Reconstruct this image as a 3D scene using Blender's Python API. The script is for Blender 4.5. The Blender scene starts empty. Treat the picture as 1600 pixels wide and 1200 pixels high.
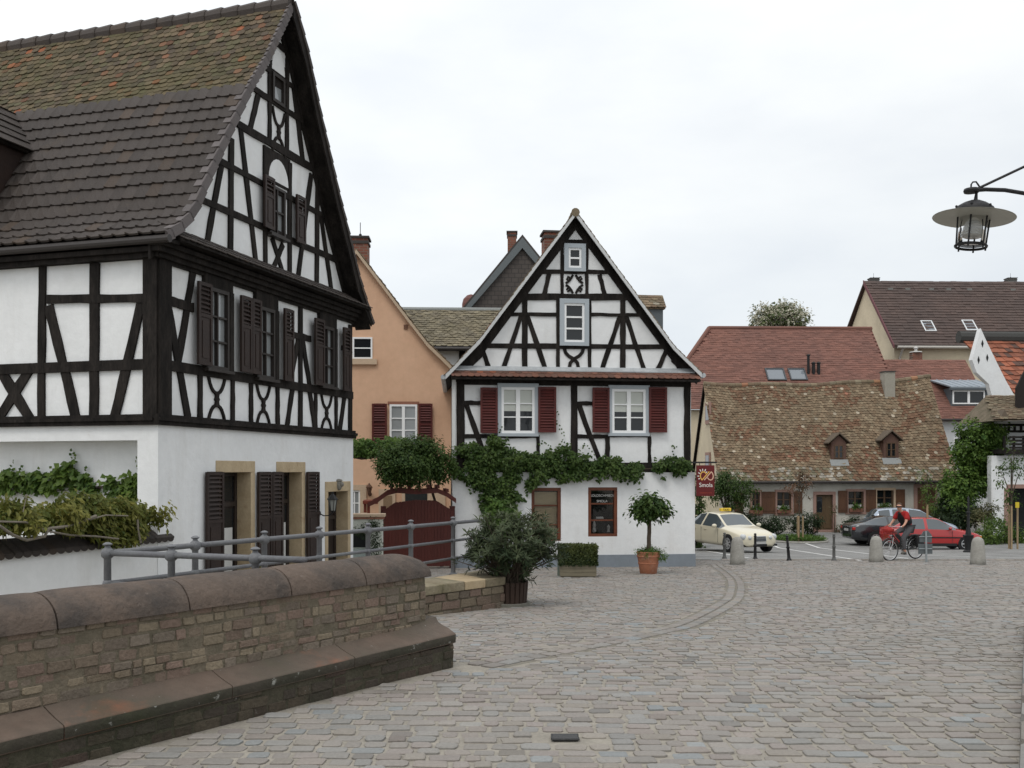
import bpy, bmesh, math, random
from math import sin, cos, pi, radians, sqrt, atan2
from mathutils import Vector as V, Matrix, noise
R = random.Random(11)
SC = bpy.context.scene
COL = SC.collection

# ---------------------------------------------------------------- camera
F, HX, HY, CZ = 1540.0, 800.0, 735.0, 3.47      # focal length in px of a 1600 px wide frame, horizon row, eye height
cam_d = bpy.data.cameras.new('camera'); cam = bpy.data.objects.new('camera', cam_d); COL.objects.link(cam)
cam.location = (0, 0, CZ); cam.rotation_euler = (pi/2, 0, 0)
cam_d.sensor_width = 36; cam_d.lens = 36*F/1600; cam_d.shift_y = (HY-600)/1600
cam_d.clip_start = 0.05; cam_d.clip_end = 3000
SC.camera = cam

# ---------------------------------------------------------------- sky, sun, exposure
SUN_EL, SUN_AZ = radians(58), radians(205)       # azimuth measured from +Y clockwise
W = bpy.data.worlds.new('World'); SC.world = W; W.use_nodes = True
nt = W.node_tree; N = nt.nodes; L = nt.links
bg = N['Background']; bg.inputs['Strength'].default_value = 0.1
sky = N.new('ShaderNodeTexSky'); sky.sky_type = 'NISHITA'; sky.sun_disc = False
sky.sun_elevation = SUN_EL; sky.sun_rotation = SUN_AZ; sky.dust_density = 3; sky.air_density = 1.0
tc = N.new('ShaderNodeTexCoord'); sp = N.new('ShaderNodeSeparateXYZ'); L.new(tc.outputs['Generated'], sp.inputs[0])
zr = N.new('ShaderNodeValToRGB'); L.new(sp.outputs['Z'], zr.inputs[0])      # overcast: brighter towards the zenith
e = zr.color_ramp.elements; e[0].position = 0.0; e[0].color = (7.6, 8.0, 8.4, 1); e[1].position = 1.0; e[1].color = (12.5, 12.7, 13.0, 1)
for p_, c_ in ((0.10, (7.9, 8.3, 8.6, 1)), (0.28, (8.8, 9.05, 9.2, 1)), (0.5, (9.9, 10.1, 10.2, 1))):
    k = e.new(p_); k.color = c_
mpn = N.new('ShaderNodeMapping'); mpn.inputs['Scale'].default_value = (1.0, 1.0, 2.6); L.new(tc.outputs['Generated'], mpn.inputs[0])
nz = N.new('ShaderNodeTexNoise'); nz.inputs['Scale'].default_value = 2.6; nz.inputs['Detail'].default_value = 7; nz.inputs['Roughness'].default_value = 0.52
L.new(mpn.outputs[0], nz.inputs['Vector'])
cr = N.new('ShaderNodeValToRGB'); L.new(nz.outputs['Fac'], cr.inputs[0])
e = cr.color_ramp.elements; e[0].position = 0.36; e[0].color = (0.925, 0.94, 0.965, 1); e[1].position = 0.64; e[1].color = (1.085, 1.08, 1.065, 1)
mul = N.new('ShaderNodeMixRGB'); mul.blend_type = 'MULTIPLY'; mul.inputs[0].default_value = 1
L.new(zr.outputs[0], mul.inputs[1]); L.new(cr.outputs[0], mul.inputs[2])
xg = N.new('ShaderNodeMapRange'); L.new(sp.outputs['X'], xg.inputs[0])       # the cloud deck thins towards the east
xg.inputs[1].default_value = -0.5; xg.inputs[2].default_value = 0.5; xg.inputs[3].default_value = 1.05; xg.inputs[4].default_value = 0.94
mul2 = N.new('ShaderNodeMixRGB'); mul2.blend_type = 'MULTIPLY'; mul2.inputs[0].default_value = 1
L.new(mul.outputs[0], mul2.inputs[1]); L.new(xg.outputs[0], mul2.inputs[2])
mx = N.new('ShaderNodeMixRGB'); mx.inputs[0].default_value = 0.90
L.new(sky.outputs[0], mx.inputs[1]); L.new(mul2.outputs[0], mx.inputs[2]); L.new(mx.outputs[0], bg.inputs['Color'])
W.cycles.sampling_method = 'AUTOMATIC'
sun_d = bpy.data.lights.new('sun', 'SUN'); sun_o = bpy.data.objects.new('sun', sun_d); COL.objects.link(sun_o)
sun_d.energy = 0.9; sun_d.angle = radians(18); sun_d.color = (1, 0.96, 0.9)
sdir = V((sin(SUN_AZ)*cos(SUN_EL), cos(SUN_AZ)*cos(SUN_EL), sin(SUN_EL)))
sun_o.rotation_euler = sdir.to_track_quat('Z', 'Y').to_euler(); sun_o.location = (0, 0, 60)
vs = SC.view_settings; vs.view_transform = 'Standard'; vs.look = 'None'; vs.gamma = 1; vs.use_curve_mapping = False
vs.exposure = 0.19
SC.render.engine = 'CYCLES'
SC.cycles.max_bounces = 6; SC.cycles.transparent_max_bounces = 6

# ---------------------------------------------------------------- coordinates
def ray(px, py): return V(((px-HX)/F, 1.0, (HY-py)/F))
def at(px, py, d): return V((0, 0, CZ)) + ray(px, py)*d
def gz(y):                                                    # height of the street: bridge crown, ramp, flat square
    y0, y1, s, b = 8.64, 44.0, 0.05, 1.2
    def f(t): return t if t > 0 else 0
    z = 1.77
    t = y-y0
    if t > b: z -= s*min(t, y1-y0)
    elif t > -b: z -= s*(t+b)**2/(4*b)
    return z
def onground(px, py):                                         # where a pixel's ray meets the street
    r = ray(px, py); lo, hi = 1.5, 200.0
    for _ in range(50):
        m = (lo+hi)/2
        if CZ+r.z*m > gz(m): lo = m
        else: hi = m
    return V((r.x*lo, lo, gz(lo)))
class Plane:                                                  # an upright wall plane: o + u*U + n*out
    def __init__(s, o, u):
        s.o = V((o[0], o[1], 0)); s.u = V((u[0], u[1], 0)).normalized()
        n = V((s.u.y, -s.u.x, 0))
        if n.dot(-s.o) < 0: n = -n
        s.n = n
    def uz(s, px, py, out=0):
        r = ray(px, py); o = s.o + s.n*out
        d = o.dot(s.n)/V((r.x, r.y, 0)).dot(s.n)
        p = r*d; return ((V((p.x, p.y, 0))-o).dot(s.u), CZ+p.z)
    def P(s, u, z, out=0): return s.o + s.u*u + s.n*out + V((0, 0, z))
    def px(s, px, py, out=0): return s.P(*s.uz(px, py, out), out)
    def rect(s, x0, y0, x1, y1):
        a = s.uz(x0, y0); b = s.uz(x1, y1)
        return min(a[0], b[0]), max(a[0], b[0]), min(a[1], b[1]), max(a[1], b[1])
    def off(s, d): q = Plane.__new__(Plane); q.o = s.o + s.n*d; q.u = s.u; q.n = s.n; return q

# ---------------------------------------------------------------- objects
def tag(o, label=None, cat=None, group=None, kind=None):
    if label: o['label'] = label
    if cat: o['category'] = cat
    if group: o['group'] = group
    if kind: o['kind'] = kind
    return o
def thing(name, label, cat, loc=(0, 0, 0), group=None):
    o = bpy.data.objects.new(name, None); COL.objects.link(o); o.location = loc; o.empty_display_size = 0.2
    return tag(o, label, cat, group)
def wloc(o):
    l = V((0, 0, 0))
    while o: l = l + V(o.location); o = o.parent
    return l
def copy_tree(o, parent=None):
    c = o.copy(); COL.objects.link(c); c.parent = parent
    for ch in list(o.children): copy_tree(ch, c)
    return c

class MB:                                                     # collects geometry, then becomes ONE mesh object
    def __init__(s): s.v = []; s.f = []; s.c = []; s.cur = None; s.cols = False
    def col(s, c): s.cur = c; s.cols = True
    def add(s, vs, fs):
        b = len(s.v); s.v += [tuple(p) for p in vs]
        for f in fs: s.f.append([i+b for i in f]); s.c.append(s.cur)
    def prism(s, pts, d):                                     # pts outline, d extrusion vector
        n = len(pts); d = V(d); pts = [V(p) for p in pts]
        s.add(pts+[p+d for p in pts], [list(range(n))[::-1], list(range(n, 2*n))]+[[i, (i+1) % n, n+(i+1) % n, n+i] for i in range(n)])
    def box(s, c, x, y, z):                                   # centre and three half-axis vectors
        c = V(c); x = V(x); y = V(y); z = V(z)
        vs = [c+x*a+y*b+z*g for g in (-1, 1) for a, b in ((-1, -1), (1, -1), (1, 1), (-1, 1))]
        s.add(vs, [[3, 2, 1, 0], [4, 5, 6, 7], [0, 1, 5, 4], [1, 2, 6, 5], [2, 3, 7, 6], [3, 0, 4, 7]])
    def bx(s, x0, x1, y0, y1, z0, z1):
        s.box(((x0+x1)/2, (y0+y1)/2, (z0+z1)/2), ((x1-x0)/2, 0, 0), (0, (y1-y0)/2, 0), (0, 0, (z1-z0)/2))
    def wbox(s, pl, u0, u1, z0, z1, o0, o1):                  # box on a wall plane, from offset o0 to o1
        s.prism([pl.P(u0, z0, o0), pl.P(u1, z0, o0), pl.P(u1, z1, o0), pl.P(u0, z1, o0)], pl.n*(o1-o0))
    def tube(s, pts, r, n=8, cap=True):
        pts = [V(p) for p in pts]; m = len(pts)
        rs = r if isinstance(r, (list, tuple)) else [r]*m
        t0 = (pts[1]-pts[0]).normalized()
        a = V((0, 0, 1)) if abs(t0.z) < .9 else V((1, 0, 0))
        x = t0.cross(a).normalized(); vs = []
        for i in range(m):
            t = (pts[min(i+1, m-1)]-pts[max(i-1, 0)])
            if t.length < 1e-9: t = t0
            t.normalize(); x = (x-t*x.dot(t)).normalized(); y = t.cross(x)
            vs += [pts[i]+(x*cos(2*pi*k/n)+y*sin(2*pi*k/n))*rs[i] for k in range(n)]
        fs = [[i*n+k, i*n+(k+1) % n, (i+1)*n+(k+1) % n, (i+1)*n+k] for i in range(m-1) for k in range(n)]
        if cap: fs += [list(range(n))[::-1], [(m-1)*n+k for k in range(n)]]
        s.add(vs, fs)
    def lathe(s, c, prof, n=16, M=None):                      # prof list of (r,z)
        c = V(c); vs = []; m = len(prof)
        for r_, z in prof:
            for k in range(n):
                p = V((r_*cos(2*pi*k/n), r_*sin(2*pi*k/n), z))
                vs.append(c+(M @ p if M else p))
        fs = [[i*n+k, i*n+(k+1) % n, (i+1)*n+(k+1) % n, (i+1)*n+k] for i in range(m-1) for k in range(n)]
        fs += [list(range(n))[::-1], [(m-1)*n+k for k in range(n)]]
        s.add(vs, fs)
    def ball(s, c, r, n=8, m=6, sc=(1, 1, 1)):
        prof = [(max(1e-4, r*sin(pi*i/m)), -r*cos(pi*i/m)) for i in range(m+1)]
        s.lathe(c, prof, n, Matrix.Diagonal(sc))
    def build(s, name, mat, parent=None, smooth=False):
        me = bpy.data.meshes.new(name)
        off = wloc(parent) if parent else V((0, 0, 0))
        me.from_pydata([(p[0]-off.x, p[1]-off.y, p[2]-off.z) for p in s.v], [], s.f)
        if s.cols:
            at_ = me.color_attributes.new('Col', 'FLOAT_COLOR', 'CORNER'); buf = []
            for f, c in zip(s.f, s.c):
                c = c or (1, 1, 1); buf += [c[0], c[1], c[2], 1]*len(f)
            at_.data.foreach_set('color', buf)
        if smooth: me.polygons.foreach_set('use_smooth', [True]*len(me.polygons))
        me.materials.append(mat); me.update()
        o = bpy.data.objects.new(name, me); COL.objects.link(o)
        if parent: o.parent = parent
        return o
def autosmooth(o, deg=35):
    me = o.data
    me.polygons.foreach_set('use_smooth', [True]*len(me.polygons))
    bm = bmesh.new(); bm.from_mesh(me)
    bmesh.ops.remove_doubles(bm, verts=bm.verts, dist=1e-5)
    bmesh.ops.recalc_face_normals(bm, faces=bm.faces)
    for e_ in bm.edges:
        if len(e_.link_faces) == 2 and e_.calc_face_angle(0) > radians(deg): e_.smooth = False
    bm.to_mesh(me); bm.free(); return o
def bevel(o, w=0.01, seg=2, ang=40):
    m = o.modifiers.new('bevel', 'BEVEL'); m.width = w; m.segments = seg; m.limit_method = 'ANGLE'; m.angle_limit = radians(ang); return o

# ---------------------------------------------------------------- materials
MATS = {}
def mat(name, base, rough=0.8, var=0.0, vscale=3.0, base2=None, bump=0.0, bscale=20.0, attr=False, spec=0.3, metal=0.0,
        spots=None, stretch=None, detail=6, coat=0.0, dist=0.02, streak=None):
    """procedural surface: base colour mixed with base2 by a noise, fine value variation, optional per-piece colour attribute, stain spots, bump"""
    if name in MATS: return MATS[name]
    m = bpy.data.materials.new(name); m.use_nodes = True; MATS[name] = m
    t = m.node_tree; n = t.nodes; l = t.links; b = n['Principled BSDF']
    b.inputs['Roughness'].default_value = rough; b.inputs['Specular IOR Level'].default_value = spec; b.inputs['Metallic'].default_value = metal
    if coat: b.inputs['Coat Weight'].default_value = coat; b.inputs['Coat Roughness'].default_value = 0.04
    c = n.new('ShaderNodeTexCoord'); vec = c.outputs['Object']
    if stretch:
        mp = n.new('ShaderNodeMapping'); mp.inputs['Scale'].default_value = stretch; l.new(vec, mp.inputs[0]); vec = mp.outputs[0]
    def noise_(sc, det=detail, ro=.6, v=vec):
        q = n.new('ShaderNodeTexNoise'); q.inputs['Scale'].default_value = sc; q.inputs['Detail'].default_value = det; q.inputs['Roughness'].default_value = ro
        l.new(v, q.inputs['Vector']); return q.outputs['Fac']
    def ramp_(s, p0, c0, p1, c1):
        q = n.new('ShaderNodeValToRGB'); l.new(s, q.inputs[0]); e_ = q.color_ramp.elements
        e_[0].position = p0; e_[0].color = (*c0, 1); e_[1].position = p1; e_[1].color = (*c1, 1); return q.outputs[0]
    def mul_(a, b_, fac=1.0, mode='MULTIPLY'):
        q = n.new('ShaderNodeMixRGB'); q.blend_type = mode
        if isinstance(fac, float): q.inputs[0].default_value = fac
        else: l.new(fac, q.inputs[0])
        for s_, i in ((a, 1), (b_, 2)):
            if hasattr(s_, 'links'): l.new(s_, q.inputs[i])
            else: q.inputs[i].default_value = (*s_, 1)
        return q.outputs[0]
    out = base
    if base2: out = mul_(base, base2, ramp_(noise_(vscale), .38, (0, 0, 0), .64, (1, 1, 1)), 'MIX')
    if attr:
        a = n.new('ShaderNodeAttribute'); a.attribute_name = 'Col'; out = mul_(a.outputs['Color'], out)
    if spots:
        for (sc, lo, hi, colr, amt) in spots:
            f = ramp_(noise_(sc, 8, .65), lo, (0, 0, 0), hi, (amt, amt, amt)); out = mul_(out, colr, f, 'MIX')
    if streak:
        sc, lo, hi, colr, amt = streak
        mp = n.new('ShaderNodeMapping'); mp.inputs['Scale'].default_value = (1, 1, .12); l.new(c.outputs['Object'], mp.inputs[0])
        f = ramp_(noise_(sc, 6, .6, mp.outputs[0]), lo, (0, 0, 0), hi, (amt, amt, amt)); out = mul_(out, colr, f, 'MIX')
    if var:
        out = mul_(out, ramp_(noise_(vscale*7+2, 5), .25, (1-var,)*3, .75, (1+var,)*3))
    if hasattr(out, 'links'): l.new(out, b.inputs['Base Color'])
    else: b.inputs['Base Color'].default_value = (*out, 1)
    if bump:
        q = n.new('ShaderNodeBump'); q.inputs['Strength'].default_value = bump; q.inputs['Distance'].default_value = dist
        l.new(noise_(bscale, 7), q.inputs['Height']); l.new(q.outputs[0], b.inputs['Normal'])
    return m
def leafmat(name, base, base2, trans=0.35):
    if name in MATS: return MATS[name]
    m = bpy.data.materials.new(name); m.use_nodes = True; MATS[name] = m
    t = m.node_tree; n = t.nodes; l = t.links; b = n['Principled BSDF']; b.inputs['Roughness'].default_value = .5; b.inputs['Specular IOR Level'].default_value = .25
    a = n.new('ShaderNodeAttribute'); a.attribute_name = 'Col'
    sx = n.new('ShaderNodeSeparateColor'); l.new(a.outputs['Color'], sx.inputs[0])
    q = n.new('ShaderNodeMixRGB'); l.new(sx.outputs[0], q.inputs[0]); q.inputs[1].default_value = (*base, 1); q.inputs[2].default_value = (*base2, 1)
    l.new(q.outputs[0], b.inputs['Base Color'])
    tr = n.new('ShaderNodeBsdfTranslucent'); l.new(q.outputs[0], tr.inputs[0])
    ms = n.new('ShaderNodeMixShader'); ms.inputs[0].default_value = trans
    l.new(b.outputs[0], ms.inputs[1]); l.new(tr.outputs[0], ms.inputs[2]); l.new(ms.outputs[0], n['Material Output'].inputs[0])
    return m
def glassmat(name, base=(.012, .014, .016), rough=.04, spec=.5):
    m = mat(name, base, rough, spec=spec); t = m.node_tree; n = t.nodes; l = t.links
    c = n.new('ShaderNodeTexCoord'); q = n.new('ShaderNodeTexNoise'); q.inputs['Scale'].default_value = 2.2; l.new(c.outputs['Object'], q.inputs['Vector'])
    bp = n.new('ShaderNodeBump'); bp.inputs['Strength'].default_value = .05; bp.inputs['Distance'].default_value = .05; l.new(q.outputs['Fac'], bp.inputs['Height'])
    l.new(bp.outputs[0], n['Principled BSDF'].inputs['Normal']); return m
def clearmat(name):
    m = bpy.data.materials.new(name); m.use_nodes = True; t = m.node_tree; n = t.nodes; l = t.links
    tr = n.new('ShaderNodeBsdfTransparent'); gl = n.new('ShaderNodeBsdfGlossy'); gl.inputs['Roughness'].default_value = .03
    fr = n.new('ShaderNodeFresnel'); fr.inputs[0].default_value = 1.45; ms = n.new('ShaderNodeMixShader')
    l.new(fr.outputs[0], ms.inputs[0]); l.new(tr.outputs[0], ms.inputs[1]); l.new(gl.outputs[0], ms.inputs[2]); l.new(ms.outputs[0], n['Material Output'].inputs[0]); return m

PLASTER = mat('white_plaster', (.74, .75, .75), .9, var=.04, vscale=.8, base2=(.68, .69, .69), bump=.35, bscale=9, streak=(2.6, .54, .80, (.46, .44, .40), .36), spots=[(.6, .56, .72, (.63, .62, .60), .5), (5, .64, .74, (.50, .48, .43), .35)])
PLASTER_OLD = mat('old_plaster', (.52, .50, .45), .95, var=.07, vscale=.9, base2=(.43, .41, .36), bump=.35, bscale=12, spots=[(1.1, .55, .75, (.33, .30, .25), .5)])
CREAM = mat('cream_plaster', (.60, .52, .38), .95, var=.05, vscale=.5, base2=(.52, .45, .33), bump=.2, bscale=10, streak=(1.2, .55, .8, (.38, .33, .25), .4))
ORANGE = mat('apricot_plaster', (.64, .415, .28), .95, var=.05, vscale=.6, base2=(.585, .37, .245), bump=.2, bscale=16, streak=(1.4, .56, .82, (.36, .20, .12), .35))
TIMBER = mat('dark_timber', (.0095, .008, .007), .8, var=.5, vscale=5.0, base2=(.024, .020, .0175), bump=.5, bscale=22, stretch=(1, 1, .25), spec=.15)
SHUT = mat('brown_shutter_paint', (.022, .0135, .011), .55, var=.2, vscale=3, base2=(.030, .018, .014), bump=.2, bscale=30)
REDSH = mat('red_shutter_paint', (.090, .016, .013), .55, var=.14, vscale=3, base2=(.070, .014, .012), bump=.2, bscale=30)
SAND = mat('yellow_sandstone', (.45, .36, .235), .9, var=.10, vscale=3, base2=(.38, .295, .185), bump=.4, bscale=25, spots=[(4, .60, .70, (.22, .13, .07), .5)])
WHITEP = mat('white_window_paint', (.78, .79, .79), .45, var=.02)
GREYP = mat('grey_frame_paint', (.36, .40, .43), .6, var=.05)
GLASS = glassmat('window_glass')
ZINC = mat('zinc_sheet', (.36, .38, .39), .55, var=.08, vscale=2, base2=(.46, .48, .49), metal=.35, bump=.15, bscale=6)
IRON = mat('black_iron', (.018, .018, .019), .5, var=.2, vscale=6, bump=.3, bscale=40, metal=.2)
def facecol(lo, hi, hue=0.0):
    k = R.uniform(lo, hi); return (k*(1+R.uniform(-hue, hue)), k, k*(1+R.uniform(-hue, hue)))
# ================================================================ ground
PA = V((-.505, 8.64, 0)); PW = V((.576, .817, 0)); PN = V((.817, -.576, 0))     # bridge parapet: end of its bench, its run, its street side
def par(s, o, z): return PA + PW*s + PN*o + V((0, 0, z))
LW0, LW1 = V((-2.62, 11.3, 0)), V((-.10, 14.35, 0))                             # front edge of the low wall
MO = V((-1.519, 26.0, 0)); MU = V((6.479, .8, 0)).normalized(); M = Plane(MO, MU); MLEN = 6.529   # middle house front
def left_edge(y):
    if y < 8.75: return -.505+.705*(y-8.64)-.02
    if y < 14.35: return max(-2.6, -.10+.826*(y-14.35))
    return -4.2
def yard(y): return min(1.02, gz(y)-.02)
def ground_z(x, y):
    if x < left_edge(y)-.35 and y < 27: return yard(y)
    return gz(y)
xs = [-1200, -300, -100, -50, -30]+[-20+.4*i for i in range(101)]+[24, 30, 40, 60, 100, 300, 1200]
ys = [-60, -20, -8]+[.35*i for i in range(140)]+[52, 60, 80, 120, 200, 400, 900, 2400]
g = MB(); g.add([(x, y, ground_z(x, y)-.012) for y in ys for x in xs],
    [[j*len(xs)+i, j*len(xs)+i+1, (j+1)*len(xs)+i+1, (j+1)*len(xs)+i] for j in range(len(ys)-1) for i in range(len(xs)-1)])
JOINT = mat('sandy_joint', (.30, .275, .232), .95, var=.16, vscale=4, base2=(.245, .225, .19), bump=.5, bscale=60, spots=[(.5, .5, .8, (.23, .21, .17), .5)])
tag(g.build('ground', JOINT, smooth=True), kind='structure')

def block(mb, c, ax, ay, an, hx, hy, h, jit=.1, inset=.82, ring=8, kr=(.66, .90)):
    """one rough stone: a rounded outline that swells up along an"""
    c = V(c); out = []
    k = R.uniform(*kr)
    kx = 1-(1-k)*min(1, hy/hx); base = [(1, k), (kx, 1), (-kx, 1), (-1, k), (-1, -k), (-kx, -1), (kx, -1), (1, -k)]
    if ring == 4: base = [(1, 1), (-1, 1), (-1, -1), (1, -1)]
    base = [(a*(1+R.uniform(-jit, jit*.4)), b*(1+R.uniform(-jit, jit*.4))) for a, b in base]
    n = len(base); tx, ty = R.uniform(-.12, .12)*h, R.uniform(-.12, .12)*h
    r0 = [c+ax*a*hx+ay*b*hy-an*.03 for a, b in base]
    r1 = [c+ax*a*hx+ay*b*hy+an*(h*.62+tx*a+ty*b) for a, b in base]
    r2 = [c+ax*a*hx*inset+ay*b*hy*inset+an*(h+tx*a+ty*b) for a, b in base]
    fs = [[i, (i+1) % n, n+(i+1) % n, n+i] for i in range(n)]+[[n+i, n+(i+1) % n, 2*n+(i+1) % n, 2*n+i] for i in range(n)]+[list(range(2*n, 3*n))]
    mb.add(r0+r1+r2, fs)
def stonecol():
    p = R.choice([(.300, .268, .246), (.290, .275, .258), (.280, .278, .270), (.298, .274, .244), (.296, .276, .256), (.288, .266, .248), (.290, .280, .266), (.298, .268, .252)])
    k = R.uniform(.70, .89)
    if R.random() < .05: k *= .74
    if R.random() < .04: p = (.275, .295, .305)
    return (p[0]*k*.985, p[1]*k*.965, p[2]*k*.935)
gut_px = [(1118, 882), (1146, 904), (1148, 929), (1131, 945), (1077, 973), (1032, 985), (925, 1007), (812, 1027), (715, 1046)]
gut = [onground(*p) for p in gut_px]
def resample(pts, step):
    out = [pts[0]]; acc = 0
    fine = []
    for i in range(len(pts)-1):
        p0 = pts[max(i-1, 0)]; p1 = pts[i]; p2 = pts[i+1]; p3 = pts[min(i+2, len(pts)-1)]
        for k in range(40):
            t = k/40
            fine.append(.5*((2*p1)+(p2-p0)*t+(2*p0-5*p1+4*p2-p3)*t*t+(3*p1-p0-3*p2+p3)*t**3))
    fine.append(pts[-1])
    for a, b in zip(fine, fine[1:]):
        acc += (b-a).length
        if acc >= step: out.append(b); acc = 0
    return out
gutl = resample(gut, .2)
grid = {}
for p in gutl:
    for dx in (-1, 0, 1):
        for dy in (-1, 0, 1): grid.setdefault((int(p.x//.5)+dx, int(p.y//.5)+dy), []).append(p)
def near_gutter(x, y, r):
    return any((p.x-x)**2+(p.y-y)**2 < r*r for p in grid.get((int(x//.5), int(y//.5)), ()))
cob = MB(); y = 3.2; row = 0
cover = onground(883, 1153)
ROT = radians(-2.0)
while y < 31.0:
    rh = R.uniform(.10, .14)
    x0 = max(-6.5, -.62*y-1.6); x1 = min(.60*y+2.2, 21)
    x = x0+R.uniform(0, .2)
    while x < x1:
        w = R.uniform(.12, .235)
        cx = x+w/2; cy = y+rh/2+.05*sin(cx*.9+y*.4)-.035*cx+.02*sin(cx*2.7+y)
        x += w
        if cx-w/2 < left_edge(cy)+.02: continue
        if cy > 31.0: continue
        hd = cy-(26.0+.1235*(cx+1.519))
        if hd > -.05 and -1.6 < cx < 5.05: continue
        if cx < -1.6 and cy > 26.3: continue
        if near_gutter(cx, cy, .235): continue
        if abs(cx-cover.x)-w/2 < .085 and abs(cy-cover.y)-rh/2 < .05: continue
        cob.col(stonecol())
        a = R.uniform(-.05, .05)+ROT*0
        z = gz(cy)-.012+R.uniform(-.004, .005)
        sl = -.05 if cy > 8.6 else 0
        ay = V((-sin(a), cos(a), sl)); ax = V((cos(a), sin(a), 0))
        gap = .011 if cy < 14 else .009
        block(cob, (cx, cy, z), ax, ay, V((0, -sl, 1)), w/2-gap, rh/2-gap*.9, R.uniform(.007, .015), .13, .84, 8 if cy < 17 else 4, (.58, .90))
    y += rh; row += 1
gs = MB()
for i in range(len(gutl)-1):
    p, q = gutl[i], gutl[i+1]; t = (q-p).normalized(); nn = V((t.y, -t.x, 0))*.215
    if p.x < left_edge(p.y)+.3 or q.x < left_edge(q.y)+.3: continue
    gs.add([V((r_.x, r_.y, gz(r_.y)-.0105)) for r_ in (p-nn, p+nn, q+nn, q-nn)], [[0, 1, 2, 3]])
tag(gs.build('gutter_bed', mat('dark_joint', (.175, .16, .13), .95, var=.3, vscale=5)), kind='structure')  # sheet under the drain rows, darker than the sandy joints
for i in range(len(gutl)-1):                                    # the drain: two dished rows following the curve
    p = gutl[i]; t = (gutl[i+1]-p).normalized(); nn = V((t.y, -t.x, 0))
    for o in (-.085, .085):
        q = p+nn*o; q.z = gz(q.y)-.014
        if q.x < left_edge(q.y)+.02: continue
        cob.col(tuple(v*.92 for v in stonecol())); block(cob, q, t, nn, V((0, 0, 1)), .092, .068, .02, .08, .8)
STONE = mat('cobblestone', (1, 1, 1), .72, var=.13, vscale=6, attr=True, bump=.55, bscale=55, spec=.35, dist=.012,
            spots=[(.30, .48, .72, (.205, .196, .172), .55), (1.1, .58, .74, (.33, .31, .27), .4), (9, .60, .75, (.20, .19, .17), .35)])
tag(cob.build('cobblestone_paving', STONE), kind='structure')
c = thing('drain_cover', 'small black iron cover set flush among the near cobblestones', 'drain cover', cover)
m_ = MB(); m_.box(cover+V((0, 0, .002)), (.082, 0, 0), (0, .05, 0), (0, 0, .010)); bevel(m_.build('cover_plate', mat('worn_iron', (.045, .045, .046), .6, var=.3, vscale=20, bump=.5, bscale=60), c), .004)
m_ = MB(); m_.tube([cover+V((-.085, -.053, .006)), cover+V((.085, -.053, .006)), cover+V((.085, .053, .006)), cover+V((-.085, .053, .006)), cover+V((-.085, -.053, .006))], .008, 6); m_.build('cover_rim', MATS['worn_iron'], c)

# ---- paved lane of the square, its edge and markings
m = bpy.data.materials.new('grey_setts'); m.use_nodes = True; t = m.node_tree; n = t.nodes; l = t.links; b = n['Principled BSDF']; b.inputs['Roughness'].default_value = .85
tcn = n.new('ShaderNodeTexCoord'); br = n.new('ShaderNodeTexBrick'); br.inputs['Scale'].default_value = 1.0
br.inputs['Brick Width'].default_value = .16; br.inputs['Row Height'].default_value = .11; br.inputs['Mortar Size'].default_value = .012; br.inputs['Mortar Smooth'].default_value = .4
br.inputs['Color1'].default_value = (.185, .185, .18, 1); br.inputs['Color2'].default_value = (.25, .245, .235, 1); br.inputs['Mortar'].default_value = (.12, .12, .11, 1)
l.new(tcn.outputs['Object'], br.inputs['Vector'])
nn_ = n.new('ShaderNodeTexNoise'); nn_.inputs['Scale'].default_value = .9; nn_.inputs['Detail'].default_value = 8; l.new(tcn.outputs['Object'], nn_.inputs['Vector'])
rr = n.new('ShaderNodeValToRGB'); rr.color_ramp.elements[0].position = .3; rr.color_ramp.elements[0].color = (.75, .75, .75, 1); rr.color_ramp.elements[1].position = .7; rr.color_ramp.elements[1].color = (1.2, 1.2, 1.2, 1); l.new(nn_.outputs['Fac'], rr.inputs[0])
mm = n.new('ShaderNodeMixRGB'); mm.blend_type = 'MULTIPLY'; mm.inputs[0].default_value = 1; l.new(br.outputs['Color'], mm.inputs[1]); l.new(rr.outputs[0], mm.inputs[2]); l.new(mm.outputs[0], b.inputs['Base Color'])
bp = n.new('ShaderNodeBump'); bp.inputs['Strength'].default_value = .4; bp.inputs['Distance'].default_value = .01; l.new(br.outputs['Fac'], bp.inputs['Height']); bp.invert = True; l.new(bp.outputs[0], b.inputs['Normal'])
SETTS = m
def sheet(name, x0, x1, y0, y1, dz, ma, sub=14):
    mb = MB(); yy = [y0+(y1-y0)*i/sub for i in range(sub+1)]
    mb.add([(x, y_, gz(y_)+dz) for y_ in yy for x in (x0, x1)], [[2*i, 2*i+1, 2*i+3, 2*i+2] for i in range(sub)])
    return tag(mb.build(name, ma), kind='structure')
sheet('parking_lane', 5.4, 60, 31.02, 62, .002, SETTS, 60)
ed = MB(); x = 5.2
while x < 24:
    w = R.uniform(.22, .34); ed.col(tuple(v*1.15 for v in stonecol())); block(ed, (x+w/2, 31.1, gz(31.1)), V((1, 0, 0)), V((0, 1, 0)), V((0, 0, 1)), w/2-.008, .07, .025, .06, .85); x += w
tag(ed.build('paving_edge', STONE), kind='structure')
ROADW = mat('worn_white_marking', (.62, .62, .60), .8, var=.15, vscale=6, spots=[(14, .55, .7, (.25, .25, .24), .7)])
mk = MB()
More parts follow.
